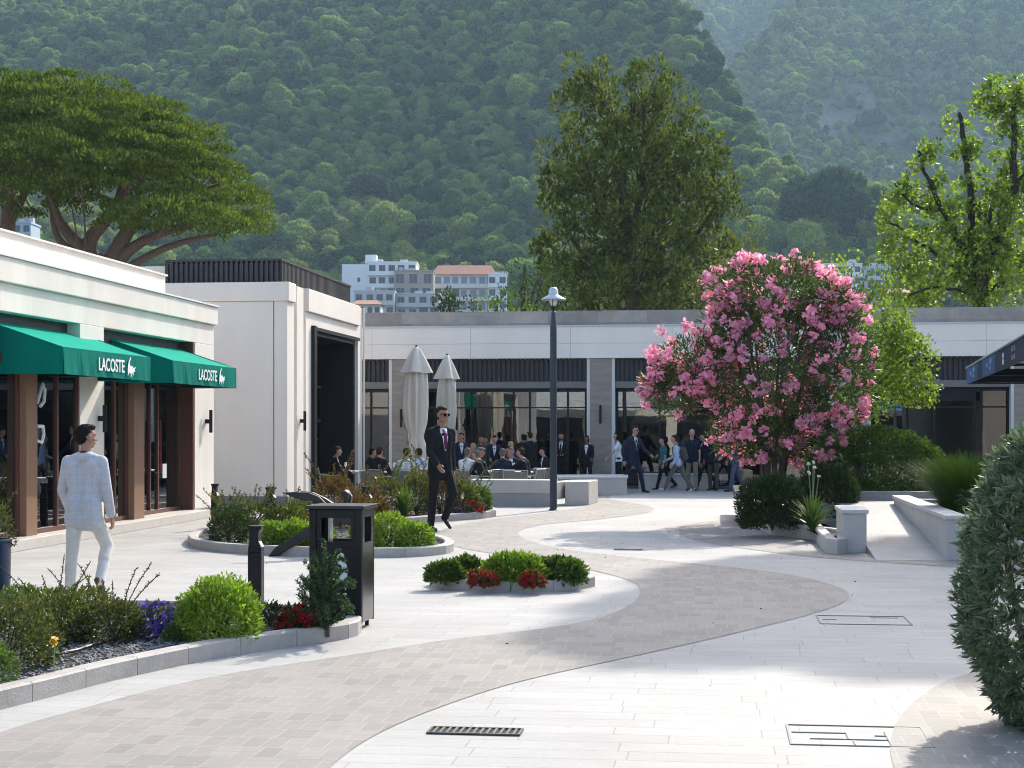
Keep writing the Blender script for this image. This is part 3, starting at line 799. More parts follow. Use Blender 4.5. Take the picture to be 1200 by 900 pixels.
def stretch_awning(x0, x1, m, label):  # unseen awnings added so the rear panes reflect blue and white
    t = thing('added_awning', label, 'awning', ((x0 + x1) / 2, -13.2, 2.76))
    w = (x1 - x0) / 2
    mb = MB(); mb.prism_dir([(-w, .0, 1.5), (-w, 2.2, .5), (-w, 2.2, .46), (-w, 0, 1.46)], (2 * w, 0, 0)); mb.build('canopy', m, t)
    mb = MB(); mb.box(-w, 2.18, .0, w, 2.2, .455); mb.build('valance', m, t)
    mb = MB(); mb.tube([(-w + .1, .02, .0), (-w + .1, .02, 1.44), (-w + .1, 2.1, .44)], .03, 6); mb.build('frame_bar', BLACK, t)
    mb = MB(); mb.tube([(w - .1, .02, .0), (w - .1, .02, 1.44), (w - .1, 2.1, .44)], .03, 6); mb.build('frame_bar', BLACK, t)
stretch_awning(9.5, 18, mat('bright_blue_canvas', (0.10, 0.33, 0.75), .7), 'added unseen bright blue awning behind the viewer for its reflection in the glass')
stretch_awning(-13, -4.5, mat('white_canvas', (0.7, 0.72, 0.72), .7), 'added unseen white awning behind the viewer for its reflection in the glass')
# ------------------------------------------------------------------ navy awning at the right edge
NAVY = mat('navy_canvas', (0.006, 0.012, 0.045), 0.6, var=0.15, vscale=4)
AWR = -math.radians(4.95)
t = thing('cafe_awning', 'navy blue cafe awning with pale printed emblems at the right edge', 'awning', (4.45, 27, 0), AWR)
o = Vector((-4.95, -27, 0)); ya, yb = 19.5, 34.0; zt, zl = 2.85, 2.52
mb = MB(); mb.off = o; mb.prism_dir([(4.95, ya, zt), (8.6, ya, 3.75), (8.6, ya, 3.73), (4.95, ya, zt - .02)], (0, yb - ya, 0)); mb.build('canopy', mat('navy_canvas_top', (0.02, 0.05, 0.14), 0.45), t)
mb = MB(); mb.off = o; mb.box(4.95, ya, zl, 4.97, yb, zt - .022); mb.box(4.97, yb - .02, zl, 8.6, yb, zt - .022); mb.build('valance', NAVY, t)
mb = MB(); mb.off = o; mb.tube([(4.94, ya, zt + .0), (4.94, yb, zt + .0)], 0.018, 8); mb.build('edge_rail', mat('pale_rail', (0.5, 0.55, 0.62), 0.3, metal=0.6), t)
for yy in (20, 24.5, 29, 33.8): mb = MB(); mb.off = o; mb.tube([(8.3, yy, 3.55), (5.0, yy, zt - .08), (5.0, yy, zl + .03), (8.3, yy, 2.6)], .02, 6); mb.build('frame_bar', BLACK, t)
BLUEP = mat('blue_print', (0.03, 0.085, 0.24), 0.6); LBLUE = mat('light_blue_print', (0.25, 0.42, 0.65), 0.6)
def vy(px):  # place along the valance seen at photo column px
    best = None
    for i in range(1500):
        s = -9 + i * .011; X, Y = 4.45 - math.sin(AWR) * s, 27 + math.cos(AWR) * s
        q = 600 + F_PX * (X * CA + Y * SA) / (Y * CA - X * SA)
        if best is None or abs(q - px) < best[0]: best = (abs(q - px), s + 27)
    return best[1]
for a, b in ((1146.0, 1133.2), (1166.5, 1151.5)):
    mb = MB(); mb.off = o; mb.box(4.946, vy(a), zl + .004, 4.9495, vy(b), zt - .03); mb.build('printed_panel', BLUEP, t)
    yc = (vy(a) + vy(b)) / 2; w = abs(vy(b) - vy(a))
    for dy, dz, r in ((-.16 * w, .06, .055), (.10 * w, .015, .042), (-.12 * w, -.055, .035)):
        mb = MB(); mb.off = o; mb.prism_dir([(4.9425, yc + dy + r * 3.2 * math.cos(q) * w / 2.2, zl + .16 + dz + r * math.sin(q)) for q in [i * .5236 for i in range(12)]], (0.002, 0, 0)); mb.build('emblem', LBLUE, t)
mb = MB(); mb.off = o
yc = vy(1175.6)
for dz in (.045, -.05): mb.prism_dir([(4.945, yc + .13 * math.cos(q), zl + .155 + dz + .048 * math.sin(q)) for q in [i * .5236 for i in range(12)]], (0.003, 0, 0))
mb.build('numeral', WHITE_PAINT, t)
for tx, dz in (('BOS', .225), ('BAR', .105)):
    text_obj('lettering', tx, 0.11, mat('grey_print', (0.35, 0.36, 0.38), 0.6), t, (4.944 - 4.95, vy(1188) - 27, zl + dz), (math.pi / 2, 0, -math.pi / 2), 3.0, 0.001)
cafe = MB(); cafe.box(8.6, 12, 0, 16, 34.3, 4.2); cafe.box(8.5, 12, 0.0, 8.598, 13.5, 4.2)
tag(cafe.build('cafe', mat('cafe_wall', (0.3, 0.27, 0.24), 0.8, var=0.1)), 'stone cafe building carrying the navy awning beyond the right edge', 'building')
# ------------------------------------------------------------------ raised beds, benches, ramp on the right
def slab_block(name, label, cat, poly, h, cap=0.05, m=STONE, over=0.02, base=True):
    c = sum((Vector(p).to_2d() for p in poly), Vector((0, 0))) / len(poly)
    t = thing(name, label, cat, (c.x, c.y, 0))
    lp = [(Vector(p).to_2d() - c) for p in poly]
    mb = MB(); mb.prism(offset_poly(lp, .004), 0, h - cap - .003); mb.build('body', m, t, bevel=.006)
    mb = MB(); mb.prism(offset_poly(lp, -over), h - cap, h); mb.build('cap', STONE_CAP, t, bevel=.006)
    return t
def gp(*px): return [G(x, y).to_2d() for x, y in px]
# bench in front of the tables
a, b, c_ = G(552, 593), G(648, 594), G(690, 592)
bench = thing('stone_bench', 'long pale stone bench with a shaded recess behind the street lamp', 'bench', (a.x, a.y, 0))
o = -Vector((a.x, a.y, 0))
mb = MB(); mb.off = o; poly = [a.to_2d(), b.to_2d(), b.to_2d() + Vector((.02, .62)), a.to_2d() + Vector((0, .62))]
mb.prism(poly, 0, .27, 0); mb.build('base', mat('grey_stone', (0.33, 0.315, 0.30), 0.65, var=.06), bench)
mb = MB(); mb.off = o; mb.prism(offset_poly(poly, -.015), .272, .55); mb.build('seat', STONE, bench, bevel=.012)
e0, e1 = G(662, 592.5), G(690, 592)
mb = MB(); mb.off = o; mb.prism([e0.to_2d(), e1.to_2d(), e1.to_2d() + Vector((.1, 1.3)), e0.to_2d() + Vector((0, 1.3))], 0, .5); mb.build('end_block', STONE, bench, bevel=.015)
mb = MB(); mb.off = o; mb.prism([b.to_2d() + Vector((.03, .25)), e0.to_2d() + Vector((-.02, .25)), e0.to_2d() + Vector((-.02, 1.2)), b.to_2d() + Vector((.03, 1.2))], .14, .5); mb.build('corner_block', STONE, bench, bevel=.012)
slab_block('stone_bench', 'low plain stone bench block before the grey pillar and walking man in navy suit', 'bench', gp((652, 581), (735, 580), (735, 576.2), (652, 577)), .45)
w0, w1 = Vector(xy_px(748, 43.3)), Vector(xy_px(838, 43.1))
slab_block('stone_bench', 'low pale block between the legs of the walking group before the shop glass', 'bench', [w0, w1, w1 + Vector((0, .4)), w0 + Vector((0, .4))], .42)  # plain pale block just outside the glass, behind the walkers
# block by the ramp
f0, f1 = G(988, 648), G(1016, 648)
slab_block('stone_pier', 'square stone pier beside the ramp at the end of the oleander bed', 'pier', [f0.to_2d(), f1.to_2d(), f1.to_2d() + Vector((.02, 1.25)), f0.to_2d() + Vector((-.0, 1.25))], .56, m=STONE)
# ramp and raised ground behind
RX0, RX1 = f1.x + .02, 2.80
ry0, ry1, rz = 20.3, 26.4, .42
mb = MB()
mb.poly([(RX0 - .02, ry0, .006), (RX1, ry0, .006), (RX1, ry1, rz), (RX0 - .02, ry1, rz)])
mb.poly([(RX0 - .45, ry1, rz), (9, ry1, rz), (9, 34, rz), (RX0 - .45, 34, rz)])
mb.poly([(RX0 - .45, ry1, 0), (RX0 - .02, ry1, 0), (RX0 - .02, ry1, rz), (RX0 - .45, ry1, rz)])
mb.poly([(RX0 - .02, ry0, 0.0), (RX0 - .02, ry0, .006), (RX0 - .02, ry1, rz), (RX0 - .02, ry1, 0)][::-1])
mb.poly([(RX0 - .45, ry1, 0), (RX0 - .45, ry1, rz), (RX0 - .45, 34, rz), (RX0 - .45, 34, 0)])
mb.poly([(RX0 - .45, 34, 0), (RX0 - .45, 34, rz), (9, 34, rz), (9, 34, 0)])
mb.build('ramp', PAVE_W, kind='structure')
# long planter right of the ramp
pl = thing('stone_planter', 'long pale stone planter with capped wall right of the ramp', 'planter', (2.8, 20.4, 0))
o = Vector((-2.8, -20.4, 0))
mb = MB(); mb.off = o
mb.box(2.8, 20.4, 0, 3.0, 26.4, .50); mb.box(3.0, 20.4, 0, 7.0, 20.6, .50); mb.box(3.0, 26.2, 0.43, 7.0, 26.4, .50); mb.build('wall', STONE, pl, bevel=.005)
mb = MB(); mb.off = o
mb.box(2.77, 20.37, .502, 3.05, 26.43, .552); mb.box(3.052, 20.37, .502, 7.0, 20.65, .552); mb.build('cap', STONE_CAP, pl, bevel=.006)
mb = MB(); mb.off = o; mb.box(3.002, 20.602, 0, 7.0, 26.19, .45); mb.build('soil', SOIL, pl)
# kerb and soil of the hedge bed behind the ramp
hk = thing('hedge_bed', 'low grey kerbed bed under the rounded hedge behind the ramp', 'flower bed', (2.5, 27.6, rz))
mb = MB(); mb.box(-2.2, 0, 0, 2.4, .14, .15); mb.build('kerb', KERB, hk, bevel=.01)
mb = MB(); mb.box(-2.2, .142, 0, 2.4, 3.6, .12); mb.build('soil', SOIL, hk)

# ------------------------------------------------------------------ kerbed flower beds
GRAVEL_M = mat('grey_gravel', (0.20, 0.20, 0.205), 0.8, var=0.45, vscale=14)
def gravel_np(outline, n, zb, size, region=None):
    pts = np.array([(p[0], p[1]) for p in outline]); lo, hi = pts.min(0), pts.max(0)
    q = rng.uniform(lo, hi, (n * 3, 2)); ins = np.zeros(len(q), bool)
    for i in range(len(pts)):
        a, b = pts[i - 1], pts[i]
        cnd = ((a[1] > q[:, 1]) != (b[1] > q[:, 1])) & (q[:, 0] < (b[0] - a[0]) * (q[:, 1] - a[1]) / (b[1] - a[1] + 1e-12) + a[0])
        ins ^= cnd
    q = q[ins]
    if region is not None: q = q[region(q)]
    q = q[:n]
    base = np.array([(1, 0, 0), (-1, 0, 0), (0, 1, 0), (0, -1, 0), (0, 0, 1), (0, 0, -1)], float)
    tri = np.array([(0, 2, 4), (2, 1, 4), (1, 3, 4), (3, 0, 4), (2, 0, 5), (1, 2, 5), (3, 1, 5), (0, 3, 5)])
    k = len(q); an = rng.uniform(0, 6.28, k); s = size * rng.uniform(.5, 1.3, (k, 3)); s[:, 2] *= .6
    V = base[None] * s[:, None]
    V = V + rng.normal(size=V.shape) * size * .18
    c, sn = np.cos(an)[:, None], np.sin(an)[:, None]
    X = V[..., 0] * c - V[..., 1] * sn; Y = V[..., 0] * sn + V[..., 1] * c
    V = np.stack([X + q[:, 0:1], Y + q[:, 1:2], V[..., 2] + zb], -1).reshape(-1, 3)
    Fc = (tri[None] + (np.arange(k) * 6)[:, None, None]).reshape(-1, 3)
    return V, Fc
def bed(label, px, h=.12, w=.13, gravel=1500, seg=.55, soil=.07, pts=None, size=.016, it=2):
    out = pts or [G(x, y).to_2d() for x, y in px]
    out = [Vector(p).to_2d() for p in smooth_poly([Vector((p[0], p[1], 0)) for p in out], it)]
    c = sum(out, Vector((0, 0))) / len(out)
    t = thing('flower_bed', label, 'flower bed', (c.x, c.y, 0))
    lo = [p - c for p in out]
    mb, inn = kerb_ring(lo, h, w, seg); mb.build('kerb', KERB, t)
    mb = MB(); mb.poly([(p.x, p.y, soil) for p in offset_poly(lo, w * .6)]); so = mb.build('soil', SOIL, t)
    if so.data.polygons[0].normal.z < 0: so.data.flip_normals()
    if gravel:
        V, Fc = gravel_np(offset_poly(lo, w * 1.1), gravel, soil + .004, size); g = np_mesh('gravel', V, Fc, GRAVEL_M, t); g['kind'] = 'stuff'
    return t
bed('large foreground flower bed with pale kerb, gravel, mixed shrubs and purple flowers', [(-260, 900), (-120, 862), (0, 832), (60, 817), (130, 798), (190, 785), (250, 772), (300, 764), (350, 757), (395, 751), (421, 746), (425, 738), (419, 731), (392, 727), (330, 722), (200, 718), (60, 717), (-260, 720)], gravel=9000, size=.019)
bed('kerbed flower bed behind the litter bin with bright green clumps and wild tall shoots', [(218, 639), (232, 644), (262, 648), (320, 651), (380, 653), (434, 654), (480, 653), (512, 651), (531, 648), (533, 642), (515, 636), (480, 630), (430, 622), (360, 613), (300, 612), (250, 620), (225, 631)], gravel=3500)
bed('far kerbed flower bed of reddish bushes in front of the cafe tables', [(372, 606), (410, 616), (440, 617), (474, 615), (520, 611), (580, 607), (583, 602), (560, 597), (500, 590), (430, 587), (370, 586), (350, 592)], gravel=2500)
cx = G(596, 690)
ell = [(cx.x + .86 * math.cos(a) + 0.0, cx.y + .28 + .60 * math.sin(a)) for a in [i * math.pi / 12 for i in range(24)]]
bed('small oval kerbed flower bed standing alone on the white paving', None, pts=ell, gravel=900, h=.11, w=.11, seg=.42)
ob = thing('flower_bed', 'low stone edged bed under the pink oleander beside the ramp pier', 'flower bed', (.9, 26, 0))
pts = [G(888, 619).to_2d(), G(903, 627).to_2d(), G(945, 632).to_2d(), G(982, 637).to_2d(), Vector((RX0 - .42, 21.3)), Vector((RX0 - .42, 28.5)), Vector((RX0 - 1.2, 31.5)), G(902, 596).to_2d(), G(893, 604).to_2d()]
lo = [p - Vector((.9, 26)) for p in pts]
mb, inn = kerb_ring(lo, .2, .14, .33); mb.build('kerb', STONE, ob)
mb = MB(); mb.poly([(p.x, p.y, .15) for p in offset_poly(lo, .1)]); so = mb.build('soil', SOIL, ob)
if so.data.polygons[0].normal.z < 0: so.data.flip_normals()

# irrigation hose on the gravel
mb = MB()
hp = [G(28, 772, .1), G(45, 769, .1), G(70, 766, .11), G(95, 761, .1), G(108, 752, .11), G(102, 744, .1)]
mb.tube([tuple(p) for p in smooth_poly(hp, 3, False)], .012, 8)
hp = [G(95, 760, .1), G(120, 752, .1), G(152, 742, .1), G(160, 739, .1)]
mb.tube([tuple(p) for p in smooth_poly(hp, 2, False)], .012, 8)
tag(mb.build('irrigation_hose', mat('black_hose', (0.015, 0.015, 0.016), 0.45)), 'black irrigation hose lying on the gravel of the foreground bed', 'hose')

# drains and covers
def drain(cx, cy, wx, wy, n, label):
    t = thing('drain_grate', label, 'drain', (cx, cy, 0))
    mb = MB(); mb.box(-wx / 2, -wy / 2, .002, wx / 2, wy / 2, .004); mb.build('pit_shade', mat('pit_black', (0.004, 0.004, 0.004), .9), t)  # flat black sheet paints the darkness below the grate
    mb = MB(); e = .012
    mb.box(-wx / 2, -wy / 2, .0042, wx / 2, -wy / 2 + e, .012); mb.box(-wx / 2, wy / 2 - e, .0042, wx / 2, wy / 2, .012)
    mb.box(-wx / 2, -wy / 2 + e, .0042, -wx / 2 + e, wy / 2 - e, .012); mb.box(wx / 2 - e, -wy / 2 + e, .0042, wx / 2, wy / 2 - e, .012)
    for i in range(1, n): x = -wx / 2 + wx * i / n; mb.box(x - .007, -wy / 2 + e, .0042, x + .007, wy / 2 - e, .011)
    mb.build('grate', mat('grate_iron', (0.10, 0.095, 0.085), .6, metal=.3), t)
p = G(557, 858); drain(p.x, p.y, .50, .18, 14, 'black slotted drain grate in the white paving in the foreground')
p = G(736, 644.5); drain(p.x, p.y, .38, .16, 10, 'small drain grate in the far white paving near the oleander shadow')
def cover(px, label, inner):
    ps = [G(x, y) for x, y in px]; c = sum(ps, Vector()) / len(ps)
    t = thing('manhole_cover', label, 'manhole cover', (c.x, c.y, 0))
    x0, x1 = min(p.x for p in ps) - c.x, max(p.x for p in ps) - c.x; y0, y1 = min(p.y for p in ps) - c.y, max(p.y for p in ps) - c.y
    mb = MB(); e = .012
    def ln(a, b, c_, d): mb.box(a, b, .0005, c_, d, .0065)
    ln(x0, y0, x1, y0 + e); ln(x0, y1 - e, x1, y1); ln(x0, y0 + e, x0 + e, y1 - e); ln(x1 - e, y0 + e, x1, y1 - e)
    mb.build('frame', mat('cover_edge', (0.20, 0.19, 0.18), .6), t)
    mb = MB()
    for a, b, c_, d in inner: mb.box(x0 + (x1 - x0) * a, y0 + (y1 - y0) * b, .0006, x0 + (x1 - x0) * c_ + .006, y0 + (y1 - y0) * d + .006, .0063)
    mb.build('inlay_joint', mat('cover_joint', (0.27, 0.26, 0.24), .7), t)
cover([(926, 873), (1086, 875), (1080, 853), (930, 853)], 'paved inspection cover outlined in dark metal at the lower right of the plaza', [(.03, .6, .42, .6), (.42, .3, .42, .6), (.15, .3, .70, .3), (.7, .05, .7, .7), (.62, .5, .7, .5), (.45, .05, .45, .25)])
cover([(961, 731.5), (1066, 731.5), (1060, 723), (962, 723)], 'paved inspection cover outlined in dark metal within the large shade patch', [(.05, .5, .2, .5), (.6, .8, .9, .8)])

# ------------------------------------------------------------------ street lamp
p = G(648.5, 598)
lampT = thing('street_lamp', 'tall black street lamp with a silver conical shade in front of the bench', 'street lamp', p)
mb = MB(); mb.lathe([(.095, 0), (.095, .02), (.074, .03), (.066, 3.62), (.062, 3.66), (.05, 3.78), (.042, 3.86), (.042, 3.92), (.03, 3.93)], n=20); mb.build('pole', mat('lamp_pole', (0.028, 0.04, 0.05), .4), lampT, smooth=False)
mb = MB(); mb.lathe([(.02, 3.93), (.02, 3.97), (.05, 3.98), (.05, 4.02)], n=14)
for k in range(3):
    a = k * 2.094 + .4; mb.tube([(.045 * math.cos(a), .045 * math.sin(a), 3.98), (.10 * math.cos(a), .10 * math.sin(a), 4.06), (.10 * math.cos(a), .10 * math.sin(a), 4.2)], .008, 6)
mb.build('bracket', BLACK, lampT)
mb = MB(); mb.lathe([(.24, 4.165), (.255, 4.16), (.25, 4.175), (.11, 4.25), (.095, 4.27), (.095, 4.32), (.085, 4.37), (.05, 4.405), (.0, 4.415)], n=24); mb.build('shade', mat('lamp_silver', (0.55, 0.58, 0.60), .35, metal=.55), lampT, smooth=True)
mb = MB(); mb.lathe([(.0, 4.04), (.05, 4.05), (.075, 4.10), (.08, 4.16), (.08, 4.2)], n=18); mb.build('glass_globe', mat('frosted_glass', (0.75, 0.77, 0.78), .2), lampT, smooth=True)

# ------------------------------------------------------------------ bollards
def bollard(loc, h, w, label, rz=0.0, slot=True):
    t = thing('bollard', label, 'bollard', loc, rz, 'black bollard lights in the flower beds')
    mb = MB(); r = w / 2
    mb.prism([(-r, -r * .8), (r, -r * .8), (r, r * .8), (-r, r * .8)], 0, h * .66); mb.build('post', BLACK, t, bevel=.006)
    mb = MB(); mb.prism_dir([(-r, -r * .8, h * .663), (r, -r * .8, h * .663), (r, -r * .8, h * .72), (r * .55, -r * .8, h * .80), (r * .55, -r * .8, h * .90), (r * .8, -r * .8, h * .955), (-r * .8, -r * .8, h * .955), (-r * .75, -r * .8, h * .9)], (0, r * 1.6, 0)); mb.build('head', BLACK, t, bevel=.004)
    mb = MB(); mb.box(-r, -r * .8, h * .956, r, r * .8, h); mb.build('cap', BLACK, t, bevel=.004)
    mb = MB(); mb.poly([(r * .6, -r * .6, h * .802), (r * 1.01, -r * .6, h * .73), (r * 1.01, r * .6, h * .73), (r * .6, r * .6, h * .802)]); mb.poly([(r * .6, -r * .82, h * .80), (r * .6, -r * .82, h * .815), (r * 1.02, -r * .82, h * .745), (r * 1.02, -r * .82, h * .72)][::-1]); mb.build('diffuser', mat('bollard_diffuser', (0.75, 0.75, 0.72), .4), t)
    return t
p = G(300, 714); bollard((p.x, p.y, .05), .70, .125, 'black bollard light nearest the viewer beside the round bright green shrub')
for px, y0, y1, lab in ((317.5, 618, 573, 'black bollard light among wild shoots in the bed behind the litter bin'), (252, 620, 569, 'thin black bollard light in front of the pavilion side wall'), (430, 621, 572, 'black bollard light directly behind the litter bin top corner'), (441, 604, 562, 'black bollard light under the dark suited cafe guest')):
    p = G(px, y0); zc = F_PX * EYE / (y0 - YH); bollard((p.x, p.y, .03), (y0 - y1) * zc / F_PX, .16 if px > 260 else .11, lab)
mb = MB()
# ------------------------------------------------------------------ litter bin
pL, pR = G(362, 738), G(424, 739)
bw = (pR - pL).length; bd = .42; bh = 1.0
bin_ = thing('litter_bin', 'black metal litter bin with open letterbox window and white tidy person symbol', 'litter bin', ((pL.x + pR.x) / 2 , (pL.y + pR.y) / 2 + .0, 0), YAW - math.radians(9))
def bin_part(name, f, m=BLACK, bevel=.004):
    mb = MB(); f(mb); return mb.build(name, m, bin_, bevel=bevel)
hw = bw / 2
for sx in (-1, 1):
    for y in (0, bd): bin_part('corner_post', lambda mb: mb.box(sx * hw, y, .05, sx * (hw - .055), y + (.03 if y == 0 else -.03), bh - .03))
bin_part('front_panel', lambda mb: mb.box(-hw + .057, .012, .06, hw - .057, .03, .67))
bin_part('back_panel', lambda mb: mb.box(-hw + .057, bd - .03, .06, hw - .057, bd - .012, .67))
SIDE_SUNLIT = mat('bin_side_sunlit', (0.03, 0.031, 0.033), .25, metal=.6)  # lighter, shinier black: sunlight on the right side put into the material
def side(mb, s):
    mb.box(s * hw, .032, .06, s * (hw - .012), bd - .032, .70); mb.box(s * hw, .032, .90, s * (hw - .012), bd - .032, bh - .03)
    mb.box(s * hw, .032, .70, s * (hw - .012), .10, .90); mb.box(s * hw, bd - .10, .70, s * (hw - .012), bd - .032, .90)
bin_part('side_panel', lambda mb: side(mb, 1), SIDE_SUNLIT); bin_part('side_panel', lambda mb: side(mb, -1))
def fr(mb):
    for y in (.01, bd - .028):
        mb.box(-hw + .057, y, .672, hw - .057, y + .018, .71); mb.box(-hw + .057, y, .90, hw - .057, y + .018, bh - .032)
        mb.box(-hw + .057, y, .71, -hw + .09, y + .018, .90); mb.box(hw - .09, y, .71, hw - .057, y + .018, .90)
bin_part('opening_frame', fr)
bin_part('lid', lambda mb: mb.box(-hw - .025, -.03, bh - .03, hw + .025, bd + .03, bh), mat('bin_lid', (0.015, 0.016, 0.017), .35), .006)
for sx in (-1, 1):
    for y in (.02, bd - .05): bin_part('foot', lambda mb: mb.tube([(sx * (hw - .05), y, 0), (sx * (hw - .05), y, .055)], .018, 8))
def plate(mb): mb.box(-hw + .10, bd * .5, .60, -hw + .115, bd * .5 + .1, .92)
bin_part('ash_plate', plate, mat('steel', (0.55, 0.56, 0.57), .3, metal=.8))
def sym(mb):
    y = .0095
    def P(pts): mb.prism_dir([(a + .045, y, b + .36) for a, b in pts], (0, .002, 0))
    P([(.0 + .026 * math.cos(q), .235 + .026 * math.sin(q)) for q in [i * .5236 for i in range(12)]])
    P([(-.07, .195), (.035, .205), (.055, .12), (.02, .10), (-.0, .165), (-.07, .175)])
    P([(.0, .10), (.05, .10), (.055, .0), (.035, -.04), (.03, .03), (-.01, .0), (-.035, -.03), (-.04, -.01)])
    P([(-.11, .09), (-.06, .09), (-.065, .02), (-.105, .02)])
bin_part('symbol', sym, mat('bin_symbol', (0.62, 0.66, 0.66), .5), 0)
bin_part('lettering', lambda mb: [mb.box(-.03 + i * .045, .0095, .285, .0 + i * .045, .0115, .297) for i in range(3)], mat('bin_symbol', (0.6, .6, .6)), 0)

# ------------------------------------------------------------------ old anchor lying behind the bin
AN = mat('anchor_iron', (0.018, 0.017, 0.017), .5, var=.3, vscale=5, bump=.3, bscale=25, metal=.2)
za = 20.6
A = thing('anchor', 'big old black ship anchor propped up on the paving behind the litter bin', 'anchor', G(313, 657))
o = -Vector(A.location)
def ap(x, y, dz=0.0): return tuple(PZ(x, y, za + dz) + o)
def taper_box(name, pts, w, d, parent):
    """flat tapered bar along pts"""
    mb = MB(); vs = []; fs = []
    n = len(pts); P = [Vector(p) for p in pts]
    fw = Vector((-SA, CA, 0))
    for i in range(n):
        t = (P[min(i + 1, n - 1)] - P[max(i - 1, 0)]).normalized(); u = t.cross(fw).normalized()
        for sx, sy in ((-1, -1), (1, -1), (1, 1), (-1, 1)): vs.append(P[i] + u * w[i] * sx + fw * d[i] * sy)
    for i in range(n - 1):
        for k in range(4): fs.append((i * 4 + k, i * 4 + (k + 1) % 4, (i + 1) * 4 + (k + 1) % 4, (i + 1) * 4 + k))
    fs.append((3, 2, 1, 0)); fs.append(tuple((n - 1) * 4 + k for k in range(4)))
    mb._add(vs, fs); return mb.build(name, AN, parent, bevel=.012)
taper_box('shank', [ap(315, 657), ap(318, 653), ap(326, 645), ap(360, 625), ap(397, 603)], [.022, .035, .052, .058, .066], [.04, .05, .06, .07, .08], A)
mb = MB(); mb.tube([ap(318 + 6 * math.cos(q), 655.5 + 2.6 * math.sin(q), -.12) for q in [i * .5236 for i in range(13)]], .016, 8, cap=False); mb.build('shackle', AN, A)
arm = [ap(397, 604), ap(386, 594), ap(378, 588), ap(365, 581), ap(352, 578)]
taper_box('arm', arm, [.09, .07, .06, .05, .03], [.08, .07, .06, .05, .04], A)
mb = MB(); pal = [(331, 577.5), (345, 576.5), (362, 577.5), (374, 582), (382, 590), (370, 587), (356, 587), (343, 583)]
mb.prism_dir([ap(x, y, -.16) for x, y in pal], tuple(Vector((-SA, CA, 0)) * .06)); mb.build('fluke', AN, A, bevel=.01)
arm2 = [ap(397, 604), ap(402, 598, .1), ap(407, 590, .2), ap(408.5, 582, .3), ap(406, 575, .35)]
taper_box('arm', arm2, [.09, .07, .06, .05, .03], [.08, .07, .06, .05, .04], A)
mb = MB(); mb.prism_dir([ap(x, y, .1) for x, y in [(398, 577), (404, 574), (409, 578), (408, 585), (404, 595), (400, 596), (404, 584)]], tuple(Vector((-SA, CA, 0)) * .3)); mb.build('fluke', AN, A, bevel=.02)
taper_box('crown_plate', [ap(386, 606), ap(405, 606), ap(416, 612), ap(424, 617)], [.06, .08, .06, .03], [.07, .08, .05, .03], A)

# ------------------------------------------------------------------ folded parasols
CREAM = mat('cream_canvas', (0.62, 0.57, 0.48), .85, var=.06, vscale=3, stretch=(3, 3, .5))
def parasol(px, ybase, ytop, zc, label, s=1.0):
    X, Y = xy_px(px, zc); zt = EYE + (YH - ytop) * zc / F_PX
    t = thing('parasol', label, 'parasol', (X, Y, 0), rng.uniform(0, 1), 'folded cream parasols')
    mb = MB(); mb.lathe([(.03, .04), (.03, zt - .02)], n=10); mb.build('pole', mat('parasol_pole', (0.20, 0.13, 0.09), .5), t)
    mb = MB(); mb.box(-.35, -.35, 0.004, .35, .35, .06); mb.build('base', mat('grey_base', (.16, .16, .165)), t, bevel=.01)
    def ring_lathe(prof, n, pl, amp, ph=0.0, tw=0.0):
        vs = []; fs = []
        for j, (r, z) in enumerate(prof):
            for k in range(n):
                an = 2 * math.pi * k / n
                a_ = amp[j] if isinstance(amp, list) else amp
                rr = r * (1 + a_ * math.cos(pl * an + ph) + a_ * .4 * math.sin(3 * an + j * tw))
                vs.append((rr * math.cos(an), rr * math.sin(an), z + .04 * a_ * math.cos(pl * an)))
        for j in range(len(prof) - 1):
            for k in range(n): fs.append((j * n + k, j * n + (k + 1) % n, (j + 1) * n + (k + 1) % n, (j + 1) * n + k))
        return vs, fs
    h = zt
    prof = [(.17, h - 2.95), (.21, h - 2.75), (.20, h - 2.5), (.15, h - 2.16), (.155, h - 2.08), (.21, h - 1.8), (.235, h - 1.4), (.225, h - .95), (.20, h - .62), (.13, h - .35), (.05, h - .06)]
    vs, fs = ring_lathe([(r * s, z) for r, z in prof], 48, 8, [.42, .40, .30, .14, .14, .3, .34, .32, .26, .14, .05], tw=.8)
    mb = MB(); mb._add(vs, fs); mb.build('canopy', CREAM, t, smooth=True)
    vs, fs = ring_lathe([(r * s, z) for r, z in [(.325, h - .62), (.30, h - .55), (.20, h - .30), (.09, h - .07), (.03, h - .005), (.0, h)]], 32, 4, [.24, .22, .18, .10, .03, 0], ph=.6)
    mb = MB(); mb._add(vs, fs); mb.build('vent_flap', CREAM, t, smooth=True)
    mb = MB(); mb.tube([(.155 * s * math.cos(a), .155 * s * math.sin(a), h - 2.12 + .02 * math.sin(a)) for a in [i * math.pi / 8 for i in range(17)]], .012, 6); mb.build('tie', CREAM, t)
    mb = MB(); mb.ball((0, 0, h + .01), .03, 8, 6); mb.build('finial', BLACK, t)
parasol(488, 583, 406, 38.0, 'tall folded cream parasol nearest the pavilion, tied at its waist')
parasol(524, 580, 416, 41.5, 'folded cream parasol behind the sunglasses man in black', .86)

